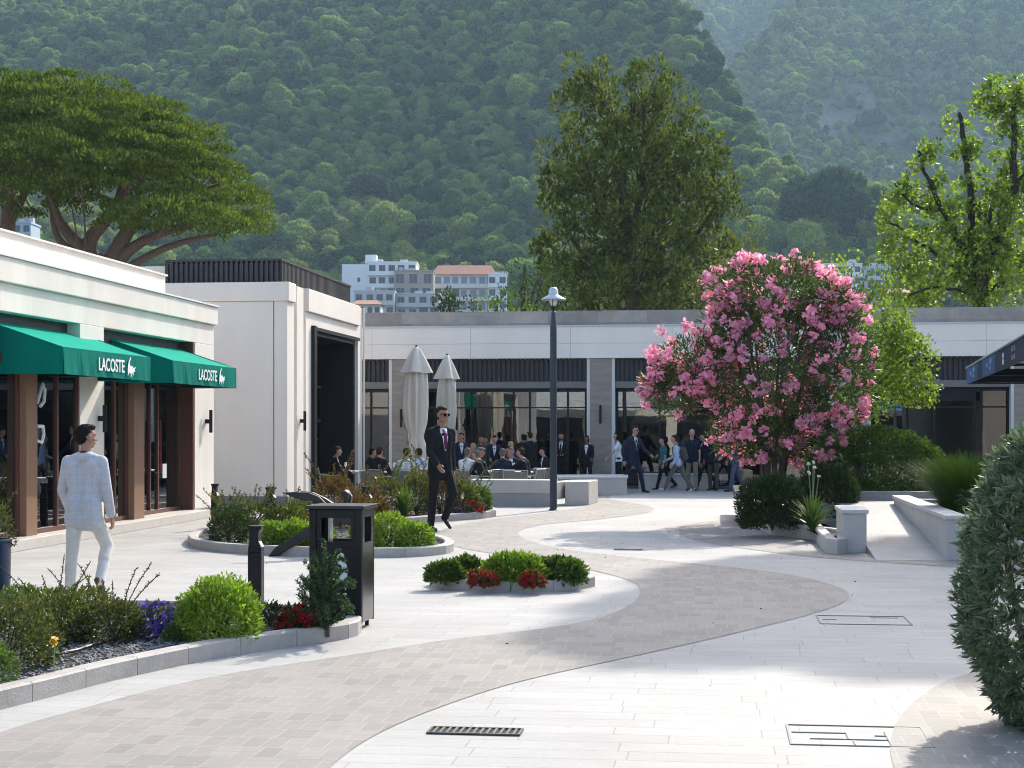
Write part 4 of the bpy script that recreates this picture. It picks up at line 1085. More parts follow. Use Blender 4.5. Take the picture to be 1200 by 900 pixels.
# ------------------------------------------------------------------ cafe tables and chairs
def table_at(px, zc, label, r=.42, h=.62):
    X, Y = xy_px(px, zc); t = thing('cafe_table', label, 'table', (X, Y, 0), 0, 'cafe tables')
    mb = MB(); mb.lathe([(r - .01, h - .03), (r, h - .02), (r, h - .005), (r - .01, h)], n=28); mb.build('table_top', mat('white_top', (0.7, 0.69, 0.67), .4), t)
    mb = MB(); mb.lathe([(.035, .03), (.03, h - .031)], n=12); mb.build('leg', BLACK, t)
    mb = MB(); mb.lathe([(.24, .004), (.24, .018), (.05, .03)], n=24); mb.build('base', BLACK, t)
    return t
CH_F = mat('chair_frame', (0.35, 0.34, 0.33), .5); CH_C = mat('chair_cloth', (0.16, 0.155, 0.14), .8, var=.25, vscale=60)
chair0 = None
def chair_at(px, zc, ang, label):
    global chair0
    X, Y = xy_px(px, zc)
    if chair0 is None:
        t = thing('cafe_chair', label, 'chair', (X, Y, 0), ang, 'low woven cafe chairs')
        mb = MB(); mb.box(-.25, -.25, .30, .25, .25, .36); mb.build('seat', CH_C, t, bevel=.015)
        mb = MB(); mb.prism_dir([(-.25, -.25, .40), (-.25, -.30, .66), (.25, -.30, .66), (.25, -.25, .40)], (0, -.03, 0)); mb.build('backrest', CH_C, t, bevel=.01)
        mb = MB(); mb.tube([(-.27, -.24, .33), (-.27, -.32, .69), (.27, -.32, .69), (.27, -.24, .33)], .016, 6)
        for s in (-1, 1): mb.tube([(s * .27, -.29, .55), (s * .28, .2, .53), (s * .27, .22, .3)], .014, 6)
        mb.build('frame', CH_F, t)
        for sx in (-1, 1):
            for sy in (-1, 1):
                mb = MB(); mb.tube([(sx * .24, sy * .24, .31), (sx * .26, sy * .27, .0)], [.015, .012], 6); mb.build('leg', CH_F, t)
        chair0 = t; return t
    r = chair0.copy(); COL.objects.link(r); r.location = (X, Y, 0); r.rotation_euler = (0, 0, ang); r['label'] = label
    for ch in chair0.children:
        c = ch.copy(); COL.objects.link(c); c.parent = r
    return r
# ------------------------------------------------------------------ planting materials
LG_BRIGHT = foliage_mat('bright_green_leaves', (0.12, 0.20, 0.025), (0.27, 0.37, 0.055), .32)
LG_MID = foliage_mat('mid_green_leaves', (0.045, 0.09, 0.018), (0.13, 0.20, 0.045), .3)
LG_DARK = foliage_mat('dark_green_leaves', (0.018, 0.04, 0.012), (0.06, 0.085, 0.025), .25)
LG_RED = foliage_mat('reddish_leaves', (0.13, 0.045, 0.02), (0.12, 0.13, 0.03), .35, (1.5, 1.3, .7))
LG_MIX = foliage_mat('mixed_leaves', (0.022, 0.045, 0.014), (0.15, 0.15, 0.045), .28)
LG_WILD = foliage_mat('wild_leaves', (0.09, 0.075, 0.025), (0.12, 0.16, 0.035), .35)
LG_OLIVE = foliage_mat('oleander_leaves', (0.03, 0.055, 0.016), (0.09, 0.125, 0.03), .28)
LG_GREY = foliage_mat('grey_green_leaves', (0.08, 0.12, 0.068), (0.19, 0.24, 0.15), .24, (1.2, 1.4, .9))
LG_GRASS = foliage_mat('grass_blades', (0.04, 0.085, 0.015), (0.11, 0.17, 0.03), .4)
PINE = foliage_mat('pine_needles', (0.058, 0.098, 0.018), (0.145, 0.185, 0.04), .3, (1.4, 1.5, .6), rough=.7, spec=.08)
PINE2 = foliage_mat('dark_pine_needles', (0.05, 0.072, 0.02), (0.145, 0.175, 0.05), .36, (1.5, 1.6, .7), rough=.7, spec=.1)
LG_PLANE = foliage_mat('plane_leaves', (0.08, 0.125, 0.02), (0.24, 0.31, 0.055), .5)
PINKF = foliage_mat('pink_petals', (0.85, 0.29, 0.44), (0.95, 0.60, 0.70), .48, (1.15, 1.0, 1.0), rough=.6, spec=.2)
REDF = foliage_mat('red_petals', (0.38, 0.006, 0.02), (0.60, 0.03, 0.05), .35, (1.2, 1, 1), rough=.6, spec=.2)
PURF = foliage_mat('purple_petals', (0.09, 0.04, 0.33), (0.26, 0.17, 0.55), .35, (1.1, 1, 1.2), rough=.6, spec=.2)
YELF = mat('yellow_petals', (0.75, 0.45, 0.02), .6)
WHTF = foliage_mat('white_petals', (0.6, 0.6, 0.55), (0.8, 0.8, 0.75), .35, (1, 1, 1))

def pshrub(name, label, cat, px, ybase, wpx, ytop, m, n, L, W, z0=.07, **kw):
    p = G(px, ybase, z0); zc = F_PX * (EYE - z0) / (ybase - YH); s = zc / F_PX
    r = wpx * s; h = (ybase - ytop) * s
    return shrub(name, label, cat, p, (r, r * kw.pop('deep', .9)), h, m, n, L, W, **kw)
def straps(name, label, px, ybase, z0, n, ln, w, m, cat='plant', stalks=0, spread=.75):
    t = thing(name, label, cat, G(px, ybase, z0))
    V = []; Fc = []
    for k in range(n):
        an = rng.uniform(0, 6.28); tl = rng.uniform(.1, spread); l = ln * rng.uniform(.6, 1.1); d = Vector((math.cos(an), math.sin(an), 0)); s = Vector((-d.y, d.x, 0))
        b = len(V); seg = 6
        for j in range(seg + 1):
            q = j / seg; c = d * (l * tl * q ** 1.6 + .02) + Vector((0, 0, l * (q * math.cos(tl * .7) - .35 * tl * q * q)))
            ww = w * .5 * (1 - q ** 2.2) + .0015
            V += [tuple(c - s * ww), tuple(c + s * ww)]
        for j in range(seg): Fc.append((b + 2 * j, b + 2 * j + 1, b + 2 * j + 3, b + 2 * j + 2))
    np_mesh('foliage', np.array(V), np.array(Fc), m, t)
    if stalks:
        mb = MB(); tips = []
        for k in range(stalks):
            an = rng.uniform(0, 6.28); tp = (math.cos(an) * .16 * (k + 1) / stalks, math.sin(an) * .12, ln * rng.uniform(1.35, 1.9)); tips.append(tp)
            mb.tube([(0, 0, 0), (tp[0] * .5, tp[1] * .4, tp[2] * .6), tp], .006, 5)
        mb.build('stalk', mat('pale_stalk', (0.20, 0.24, 0.10), .7), t)
        flowers('flowers', tips, .022, WHTF, t, per=9, spread=.02)
    return t
# --- foreground bed
pshrub('shrub', 'dark small leaved shrub at the left end of the foreground bed', 'shrub', 8, 782, 62, 700, LG_MIX, 3000, .035, .018, fl=(WHTF, 12, .012))
pshrub('shrub', 'dark shrub with long arching shoots, second from the left in the foreground bed', 'shrub', 66, 752, 52, 694, LG_MIX, 2600, .032, .017, sprays=5)
pshrub('shrub', 'dark rounded shrub just left of the purple pansies', 'shrub', 132, 752, 40, 700, LG_MIX, 2400, .03, .016, fl=(REDF, 5, .012), sprays=7)
pshrub('shrub', 'bronze green shrub below the feet of the man in the pale jacket', 'shrub', 100, 728, 42, 688, LG_WILD, 1800, .032, .015, sprays=3)
pshrub('shrub', 'lighter green shrub behind the dark ones at the far left of the foreground bed', 'shrub', 30, 730, 45, 688, LG_MID, 1900, .04, .02)
pshrub('shrub', 'bronze leaved shrub with one yellow bloom beside it in the foreground bed', 'shrub', 62, 722, 30, 692, LG_WILD, 1200, .03, .015, sprays=5)
pshrub('shrub', 'pale green tuft at the lower left photo corner on the kerb', 'shrub', -6, 806, 24, 752, LG_MID, 900, .03, .012)
pshrub('shrub', 'tiny white flowered plant between the dark shrubs', 'plant', 88, 752, 22, 728, LG_DARK, 500, .03, .016, fl=(WHTF, 26, .014))
p = G(92, 745, .30); t = thing('flower', 'single yellow bloom among the dark shrubs in the foreground bed', 'flower', (p.x - .02, p.y - .35, .06))
mb = MB(); mb.tube([(0, 0, 0), (.01, 0, .24)], .004, 5); mb.build('stalk', mat('pale_stalk', (.2, .24, .1), .7), t)
flowers('bloom', [(.01, -.01, .25)], .022, YELF, t, per=22, spread=.018)
pshrub('pansies', 'clump of purple pansies between the dark shrub and the round green shrub', 'flowers', 184, 748, 29, 706, LG_MID, 700, .035, .018, fl=(PURF, 330, .025))
pshrub('shrub', 'round bright green shrub in the foreground bed beside the black bollard', 'shrub', 256, 750, 50, 680, LG_BRIGHT, 5200, .042, .019, lump=.14, clump=.5)
pshrub('shrub', 'smaller bright green shrub peeping behind the round one', 'shrub', 258, 722, 38, 675, LG_BRIGHT, 2000, .042, .019)
pshrub('shrub', 'little dark green plant right of the nearest bollard', 'plant', 318, 735, 17, 706, LG_DARK, 500, .03, .016)
pshrub('begonias', 'patch of deep red flowers at the foot of the litter bin', 'flowers', 347, 741, 25, 715, LG_DARK, 600, .04, .022, fl=(REDF, 330, .022))
pshrub('shrub', 'light green low plant at the foreground bed between the gravel and pansies', 'plant', 210, 752, 18, 730, LG_MID, 500, .03, .015)
# spruce-like plant in front of the bin
p = G(384, 742, .07); t = thing('conifer', 'small dark conifer with twisting stiff branches in front of the litter bin', 'conifer', p)
mb = MB(); PP = []; DD = []; LL = []
for k in range(58):
    an = rng.uniform(0, 6.28); z0 = rng.uniform(.03, .48); l = rng.uniform(.16, .30) * (1.1 - z0 * .8)
    d0 = Vector((math.cos(an), math.sin(an), rng.uniform(.1, 1.1))).normalized(); pts = []
    for j in range(7):
        q = j / 6; pts.append(Vector((0, 0, z0)) + d0 * l * q + Vector((0, 0, .10 * math.sin(q * 3.0 + an) * q)))
    mb.tube([tuple(v) for v in pts], [.008 - .001 * j for j in range(7)], 5)
    for j in range(6):
        n_ = 34; q = rng.uniform(0, 1, n_)[:, None]; a, b = np.array(pts[j]), np.array(pts[j + 1]); ax = (b - a) / np.linalg.norm(b - a)
        PP.append(a + (b - a) * q); DD.append(unit(rng.normal(size=(n_, 3)) + ax * .7)); LL.append(np.full(n_, .032))
mb.tube([(0, 0, -.03), (0, 0, .55)], [.018, .006], 6); mb.build('stem', WOOD, t)
leaves('needles', np.concatenate(PP), np.concatenate(DD), np.concatenate(LL), .008, foliage_mat('spruce_needles', (0.02, 0.055, 0.02), (0.07, 0.12, 0.05), .2), t)
# potted plant at left edge
p = G(-24, 722); t = thing('plant_pot', 'tall blue planter pot at the left photo edge', 'plant pot', (p.x, p.y + .25, 0))
mb = MB(); mb.lathe([(.11, .0), (.15, .03), (.16, .62), (.17, .64), (.15, .65), (.14, .60)], n=24); mb.build('pot', mat('blue_glaze', (0.015, 0.045, 0.10), .35), t, smooth=True)
shrub('potted_shrub', 'loose leafy plant growing from the blue pot at the left edge', 'plant', (p.x, p.y + .25, .58), (.17, .17), .42, LG_WILD, 700, .04, .018, sprays=4, fl=(PINKF, 8, .014))

# --- bed behind the bin
pshrub('shrub', 'dark rounded shrub at the left tip of the bed behind the bin', 'shrub', 268, 636, 24, 598, LG_DARK, 1500, .05, .025, sprays=3)
for i, (x, yb, w, yt, lab) in enumerate(((318, 641, 20, 612, 'bright green clump, leftmost in the bed behind the bin'), (345, 640, 22, 611, 'bright green clump second from the left in the bed behind the bin'), (372, 641, 20, 612, 'bright green clump hidden partly by the litter bin'), (455, 641, 26, 602, 'large bright green clump right of the litter bin'), (486, 643, 23, 611, 'bright green clump at the right tip of the bed behind the bin'), (430, 640, 20, 606, 'bright green clump seen against the right side of the bin'))):
    pshrub('shrub', lab, 'shrub', x, yb, w, yt, LG_BRIGHT, 1700, .055, .026, lump=.15, group=None)
for x, yb, w, yt, m, lab in ((296, 622, 26, 590, LG_WILD, 'wild bronze shrub with tall arching shoots below the pavilion wall'), (335, 622, 24, 592, LG_WILD, 'wild olive shrub with shoots left of the anchor fluke'), (372, 620, 22, 590, LG_RED, 'reddish wild shrub under the anchor fluke'), (268, 622, 18, 592, LG_WILD, 'thin wild shrub with whippy shoots by the thin bollard'), (415, 619, 24, 578, LG_RED, 'reddish shrub behind the bin next to the anchor'), (350, 612, 20, 588, LG_MID, 'mid green shrub beneath the curved anchor arm')):
    pshrub('shrub', lab, 'shrub', x, yb, w, yt, m, 1300, .055, .024, sprays=16 if 'shoots' in lab else 5)
# --- far bed of reddish bushes
for x, yb, w, yt, m, lab in ((392, 607, 25, 560, LG_RED, 'red tinged bush below the lone cafe guest by the portal'), (425, 610, 24, 572, LG_RED, 'orange red bush right behind the bollard'), (452, 607, 26, 558, LG_WILD, 'bronze bush below the dark suited guests'), (488, 604, 26, 552, LG_WILD, 'tall bronze bush under the first parasol'), (515, 603, 24, 556, LG_RED, 'reddish bush behind the legs of the man in black'), (540, 602, 20, 562, LG_WILD, 'olive bush right of the legs of the man in black'), (560, 600, 16, 572, LG_MID, 'grey green bush at the left end of the long bench'), (440, 612, 20, 590, LG_RED, 'low rust coloured bush in front of the bronze one')):
    pshrub('shrub', lab, 'shrub', x, yb, w, yt, m, 1500, .065, .03, sprays=7)
straps('strap_leaf_plant', 'clump of upright green strap leaves in the far reddish bed', 474, 608, .07, 90, .62, .045, LG_MID)
pshrub('begonias', 'patch of red flowers at the right tip of the far bed by the bench', 'flowers', 552, 603, 17, 586, LG_DARK, 350, .05, .026, fl=(REDF, 110, .03))
pshrub('pansies', 'small pale purple flower patch left of the red one in the far bed', 'flowers', 538, 604, 13, 594, LG_DARK, 250, .05, .025, fl=(PURF, 30, .024))
# --- oval bed
for x, yb, w, yt, m, n, lab in ((522, 683, 22, 659, LG_MID, 1200, 'leafy green shrub at the left end of the oval bed'), (547, 680, 25, 655, LG_MID, 1300, 'dark green shrub left of centre in the oval bed'), (600, 684, 38, 652, LG_BRIGHT, 2600, 'largest bright green shrub in the middle of the oval bed'), (655, 683, 32, 656, LG_MID, 2000, 'green shrub at the right end of the oval bed')):
    pshrub('shrub', lab, 'shrub', x, yb, w, yt, m, n, .06, .028, deep=.42)
for x, yb, w, yt, lab in ((567, 687, 17, 670, 'red flower patch left of the middle shrub in the oval bed'), (624, 688, 15, 671, 'red flower patch right of the middle shrub in the oval bed'), (640, 676, 12, 655, 'dull red flowers behind the right shrub in the oval bed')):
    pshrub('begonias', lab, 'flowers', x, yb, w, yt, LG_RED, 300, .05, .026, fl=(REDF, 150, .026), deep=.5)
# --- oleander bed
pshrub('shrub', 'dense dark mound shrub under the left of the pink oleander', 'shrub', 905, 620, 41, 556, LG_DARK, 8000, .07, .022, z0=.12, up=.6, zmin=-.8, lump=.12)
pshrub('shrub', 'dark mound shrub behind the stone pier by the ramp', 'shrub', 972, 608, 36, 548, LG_DARK, 6000, .075, .024, z0=.15, up=.6, zmin=-.7)
straps('strap_leaf_plant', 'clump of green strap leaves with tall pale flower stalks beside the stone pier', 952, 622, .15, 170, .55, .026, LG_MID, stalks=5, spread=1.1)

# --- pink oleander
OZ = 27.8
def lobes_points(lobes, zc, n, shell=.45, deep=1.0):
    w = np.array([l[2] * l[3] for l in lobes], float); w /= w.sum(); P = []; Dn = []
    for (x, y, rx, ry), q in zip(lobes, w):
        c = PZ(x, y, zc); s = zc / F_PX
        pp, d = blob_points(max(8, int(n * q)), c, (rx * s, rx * s * deep, ry * s), shell, 12, .28, -.95, .7)
        P.append(pp); Dn.append(d)
    return np.concatenate(P), np.concatenate(Dn)
OL = [(900, 430, 84, 88), (910, 345, 64, 42), (815, 432, 46, 40), (792, 458, 30, 30), (985, 430, 40, 78), (905, 510, 74, 36), (862, 382, 30, 34), (972, 360, 38, 32), (872, 314, 14, 12), (940, 309, 14, 10), (768, 450, 18, 14), (835, 330, 12, 14)]
p = Vector((*xy_px(905, OZ), .15)); t = thing('oleander', 'big oleander tree smothered in pink blossom in the right bed', 'tree', p)
o = np.array(p)
P, D = lobes_points(OL, OZ, 19000, .3); P -= o
leaves('foliage', P, unit(D * .6 + rng.normal(size=D.shape) * .5 + [0, 0, .25]), .15 * rng.uniform(.7, 1.2, len(P)), .028, LG_OLIVE, t)
P, D = lobes_points(OL, OZ, 560, .8); P -= o
fx = P @ np.array([CA, SA, 0])
keep = rng.uniform(0, 1, len(P)) < np.where(fx < .2, 1.0, .72)
P = P[keep]; D = D[keep]
flowers('blossom', P + D * .06, .044, PINKF, t, per=17, spread=.11)
mb = MB()
for k in range(9):
    an = k * .7; r = rng.uniform(.5, 1.2); h = rng.uniform(2.2, 3.8)
    mb.tube([(.08 * math.cos(an), .08 * math.sin(an), -.1), (.25 * r * math.cos(an), .25 * r * math.sin(an), h * .35), (r * .7 * math.cos(an), r * .7 * math.sin(an), h * .75), (r * math.cos(an), r * math.sin(an), h)], [.05, .04, .025, .01], 7)
mb.build('trunk', WOOD, t)

# --- hedge, small tree, planter plants, foreground bush
def hedge():
    p = G(1022, 583, rz); p = Vector((2.75, 29.2, rz + .1))
    t = thing('hedge', 'broad rounded clipped hedge behind the ramp with a sunlit top', 'hedge', p)
    P, d = blob_points(20000, (0, 0, .42), (1.2, .9, .70), .72, 14, .08, -.8, .3)
    P[:, 2] = np.maximum(P[:, 2], .01)
    leaves('foliage', P, unit(d * .7 + rng.normal(size=d.shape) * .5 + [0, 0, .4]), .055, .032, LG_MID, t)
    mb = MB()
    for k in range(6): mb.tube([(math.cos(k) * .2, math.sin(k) * .2, -.05), (math.cos(k) * .7, math.sin(k) * .5, .7)], [.02, .008], 5)
    mb.build('stem', WOOD, t)
hedge()
def small_tree(label, px, zc, zg, lobes, m, n, L, W, trunks, r0=.055, name='tree', cat='tree', shell=.3, deep=1.0, up=0.1):
    p = Vector((*xy_px(px, zc), zg)); t = thing(name, label, cat, p); o = np.array(p)
    P, D = lobes_points(lobes, zc, n, shell, deep); P -= o
    leaves('crown', P, unit(D * .4 + rng.normal(size=D.shape) * .7 + [0, 0, up]), L * rng.uniform(.7, 1.2, len(P)), W, m, t)
    mb = MB()
    for tr in trunks:
        pts = [PZ(x, y, zc) - p for x, y in tr]; pts[0] = Vector((pts[0].x, pts[0].y, -.1)) if tr is trunks[0] else pts[0]
        mb.tube([tuple(v) for v in pts], [r0 * (1 - .75 * i / (len(pts) - 1)) * (1 if tr is trunks[0] else .6) for i in range(len(pts))], 8)
    mb.build('trunk', WOOD, t); return t
small_tree('round leafy green tree on a slim trunk behind the pink oleander', 1006, 30.6, rz, [(1030, 420, 48, 55), (1060, 430, 36, 46), (1040, 375, 34, 28), (1015, 470, 36, 32), (1075, 455, 26, 24), (1058, 405, 34, 16), (1080, 470, 22, 10)], LG_PLANE, 4200, .085, .06, [[(1006, 585), (1006, 530), (1008, 480), (1025, 420), (1040, 380)], [(1008, 480), (1050, 440)], [(1010, 470), (1080, 400)], [(1012, 450), (985, 420)]])
small_tree('thin young tree standing at the left end of the glass behind the hedge', 1049, 33.0, rz, [(1050, 400, 26, 30), (1046, 450, 24, 26)], LG_PLANE, 1100, .085, .06, [[(1049, 570), (1049, 500), (1048, 450), (1050, 400)]], .04)
p = Vector((3.75, 23.2, .45))
def grass_tuft(p, n, ln, r, label, m, spread=.8):
    t = thing('grass', label, 'grass', p); V = []; Fc = []
    for k in range(n):
        an = rng.uniform(0, 6.28); rr = r * rng.uniform(0, 1) ** .5; tl = spread * (.15 + .85 * rr / r) * rng.uniform(.5, 1.2); l = ln * rng.uniform(.6, 1.1)
        d = Vector((math.cos(an), math.sin(an), 0)); s = Vector((-d.y, d.x, 0)); b = len(V)
        for j in range(5):
            q = j / 4; c = d * (rr * .6 + l * tl * q ** 1.3) + Vector((0, 0, l * q * (1 - .3 * tl * q))); w = .0045 * (1 - q * .85)
            V += [tuple(c - s * w), tuple(c + s * w)]
        for j in range(4): Fc.append((b + 2 * j, b + 2 * j + 1, b + 2 * j + 3, b + 2 * j + 2))
    np_mesh('blades', np.array(V), np.array(Fc), m, t); return t
grass_tuft(Vector((3.36, 23.0, .45)), 4200, .85, .42, 'big tuft of fine green grass in the stone planter', LG_GRASS)
grass_tuft(Vector((3.7, 24.8, .45)), 2500, .85, .35, 'fine grass tuft farther back in the stone planter', LG_GRASS)
grass_tuft(Vector((5.0, 25.6, .45)), 300, 1.25, .5, 'tall dry reddish grass stalks at the back of the stone planter', foliage_mat('dry_stalks', (.16, .09, .06), (.22, .16, .10), .3), .35)
shrub('shrub', 'dark compact shrub at the near end of the stone planter', 'shrub', (3.5, 21.3, .44), (.42, .36), .52, LG_DARK, 2600, .035, .018, zmin=-.7)
shrub('shrub', 'dark spiky shrub behind the foreground bush in the stone planter', 'shrub', (4.75, 22.8, .44), (.6, .5), .9, LG_DARK, 1800, .14, .025, up=.5)
shrub('shrub', 'dark low shrub in the middle of the stone planter', 'shrub', (4.4, 21.6, .44), (.4, .4), .6, LG_DARK, 1600, .05, .02)

def rosette_bush(label, p, r, h, n, per, L, W, m):
    t = thing('bush', label, 'bush', p); 
    P, d = blob_points(n, (0, 0, h * .5), (r[0], r[1], h * .53), .8, 16, .16, -.95, .35)
    # blunt, hedge-like sides
    zz = P[:, 2] / h; P[:, 0] *= 1 + .22 * np.clip(.55 - zz, 0, 1); P[:, 1] *= 1 + .22 * np.clip(.55 - zz, 0, 1)
    P[:, 2] = np.maximum(P[:, 2], .03)
    ax = unit(d * [1, 1, .6] + rng.normal(size=d.shape) * .35 + [0, 0, .55])
    PP = np.repeat(P, per, 0); AX = np.repeat(ax, per, 0)
    rd = rng.normal(size=PP.shape); rd -= (rd * AX).sum(1, keepdims=True) * AX; rd = unit(rd)
    k = rng.uniform(.25, 1.5, len(PP))[:, None]
    PP = PP - AX * rng.uniform(0, .06, len(PP))[:, None]
    leaves('foliage', PP, unit(AX * .8 + rd * k - [0, 0, .12]), L * rng.uniform(.65, 1.15, len(PP)), W, m, t, fold=.22, wid=.55)
    mb = MB()
    for k in range(14):
        an = k * 1.3; mb.tube([(.1 * math.cos(an), .1 * math.sin(an), -.03), (r[0] * .45 * math.cos(an), r[1] * .45 * math.sin(an), h * .4), (r[0] * .7 * math.cos(an), r[1] * .7 * math.sin(an), h * .85)], [.016, .011, .005], 5)
    mb.build('stem', WOOD, t)
    return t
bp = G(1258, 868)
rosette_bush('large grey green bush with narrow whorled leaves at the right edge of the foreground', (bp.x, bp.y + .35, 0), (.50, .52), 1.52, 2700, 12, .074, .015, LG_GREY)
# ------------------------------------------------------------------ hills, forest, town
def fbm(x, y, oct=5, seed=0, gain=.5):
    r = np.random.default_rng(seed); out = np.zeros_like(x); a = 1.0; f = 1.0
    for o in range(oct):
        for k in range(4):
            an = r.uniform(0, 6.28); out += a * .5 * np.sin((x * math.cos(an) + y * math.sin(an)) * f + r.uniform(0, 6.28))
        a *= gain; f *= 1.9
    return out
RIDGE_X = np.array([-400, 300, 600, 680, 760, 830, 870, 905, 940, 1000, 1300, 1600.])
RIDGE_Y = np.array([-330, -260, -90, 0, 48, 100, 160, 205, 235, 262, 285, 290.])
def hill_z(xc, zc):
    u = xc / zc * F_PX + 600
    ys = np.interp(u, RIDGE_X, RIDGE_Y)
    tn = (YH - ys) / F_PX
    base = np.clip((zc - 150) * .08, 0, None)
    up = 24 + .56 * (zc - 430) + 12 * fbm(xc / 75, zc / 75, 5, 3, .42)
    zcr = (430 * .56 - 24 + 1.6) / (.56 - tn)
    crest = tn * zcr
    down = crest - .30 * (zc - zcr)
    z = np.where(zc < 430, base, np.where(zc < zcr, up, down + 5 * fbm(xc / 50, zc / 50, 4, 3)))
    k = np.clip((zc - 380) / 90, 0, 1)
    return np.where(zc < 470, base * (1 - k) + np.maximum(base, 24 + .56 * (zc - 430) + 12 * fbm(xc / 75, zc / 75, 5, 3, .42) * k) * k, z)
M_X = np.array([780, 820, 850, 880, 910, 945, 1000, 1100, 1400.]); M_Y = np.array([175, 140, 100, 62, 32, 0, -45, -110, -200.])
def mount_z(xc, zc):
    u = xc / zc * F_PX + 600
    ys = np.interp(u, M_X, M_Y); tn = (YH - ys) / F_PX
    up = 92 + .64 * (zc - 850) + 34 * fbm(xc / 120, zc / 160, 6, 11, .5)
    zcr = (850 * .64 - 92) / (.64 - tn); crest = tn * zcr
    return np.where(zc < zcr, up, crest - .25 * (zc - zcr) + 12 * fbm(xc / 90, zc / 90, 4, 11))
def far_z(xc, zc):
    u = xc / zc * F_PX + 600
    gul = -70 * np.exp(-((u - 868) / 55) ** 2)
    return 205 + .56 * (zc - 1150) + 30 * fbm(xc / 300, zc / 300, 6, 5, .55) + gul
def terrain(name, fz, u0, u1, z0, z1, nu, nz, m, power=1.0):
    uu = np.linspace(u0, u1, nu); zz = z0 + (z1 - z0) * np.linspace(0, 1, nz) ** power
    U, Z = np.meshgrid(uu, zz); XC = (U - 600) / F_PX * Z
    H = fz(XC, Z); X = XC * CA - Z * SA; Y = XC * SA + Z * CA
    V = np.stack([X, Y, H], -1).reshape(-1, 3)
    i = np.arange((nz - 1) * nu).reshape(nz - 1, nu)[:, :-1].ravel()
    o = np_mesh(name, V, np.stack([i, i + 1, i + nu + 1, i + nu], 1), m, None, True); o['kind'] = 'structure'
    return o
def hill_mat(name, green, rock, scale, thr):
    m = mat(name, green, .95)
    nt, N, L = nodes_of(m); b = N['Principled BSDF']
    tc = N.new('ShaderNodeTexCoord'); no = N.new('ShaderNodeTexNoise'); no.inputs['Scale'].default_value = scale; no.inputs['Detail'].default_value = 8; no.inputs['Roughness'].default_value = .65
    L.new(tc.outputs['Object'], no.inputs['Vector']); rp = N.new('ShaderNodeValToRGB')
    rp.color_ramp.elements[0].position = thr - .06; rp.color_ramp.elements[1].position = thr + .06
    rp.color_ramp.elements[0].color = (*green, 1); rp.color_ramp.elements[1].color = (*rock, 1)
    L.new(no.outputs[0], rp.inputs[0]); L.new(rp.outputs[0], b.inputs['Base Color'])
    bp = N.new('ShaderNodeBump'); bp.inputs['Strength'].default_value = 1; bp.inputs['Distance'].default_value = 3
    n2 = N.new('ShaderNodeTexNoise'); n2.inputs['Scale'].default_value = scale * 8; n2.inputs['Detail'].default_value = 6
    L.new(tc.outputs['Object'], n2.inputs['Vector']); L.new(n2.outputs[0], bp.inputs['Height']); L.new(bp.outputs[0], b.inputs['Normal'])
    return m
HM = hill_mat('hill_ground', (0.035, 0.05, 0.02), (0.10, 0.095, 0.06), .01, .62)
MM = hill_mat('mountain_ground', (0.04, 0.055, 0.03), (0.13, 0.125, 0.11), .012, .57)
terrain('hill', hill_z, -500, 1700, 120, 1050, 220, 220, HM)
terrain('mountain', mount_z, 720, 1900, 640, 1900, 180, 160, MM)
terrain('mountain_far', far_z, 300, 1500, 1050, 2600, 160, 120, MM)

# tree crowns of the forest: lumpy clumps of leaves, scattered over the hills as one mass
def crown_variant(name, seed, tall, m):
    """lumpy crown: a leafy skin of small facets over rounded lobes, dark gaps between them"""
    r = np.random.default_rng(seed)
    c = np.array([0, 0, .5 * tall])
    nl = 11; ld = unit(r.normal(size=(nl, 3)) + [0, 0, .35]); lr = r.uniform(.17, .30, nl)
    lc = c + ld * np.array([.34, .34, .34 * tall]) * r.uniform(.75, 1.15, (nl, 1))
    lc = np.concatenate([lc, [c]]); lr = np.concatenate([lr, [.30]])
    mb = MB()
    for q, w in zip(lc, lr): mb.ball(tuple(q), w * .84, 10, 7)
    P = []; D = []
    for q, w in zip(lc, lr):
        n = int(900 * w * w / .09); d = unit(r.normal(size=(n, 3))); d = d[d[:, 2] > -.6]
        P.append(q + d * w * r.uniform(.84, 1.06, (len(d), 1))); D.append(d)
    P = np.concatenate(P); D = np.concatenate(D); n = len(P)
    D2 = unit(D * .55 + r.normal(size=D.shape) * .6 + [0, 0, .2]); S = unit(np.cross(D2, r.normal(size=D.shape)))
    L_ = r.uniform(.035, .075, (n, 1))
    V = np.stack([P - S * L_ * .5, P + S * L_ * .5, P + D2 * L_ * 1.3], 1).reshape(-1, 3)
    base = len(mb.v); V = np.concatenate([np.array(mb.v), V]); F = list(mb.f) + [(base + 3 * i, base + 3 * i + 1, base + 3 * i + 2) for i in range(n)]
    me = bpy.data.meshes.new(name); me.from_pydata(V.tolist(), [], F); me.materials.append(m); me.update()
    return bpy.data.objects.new(name, me)
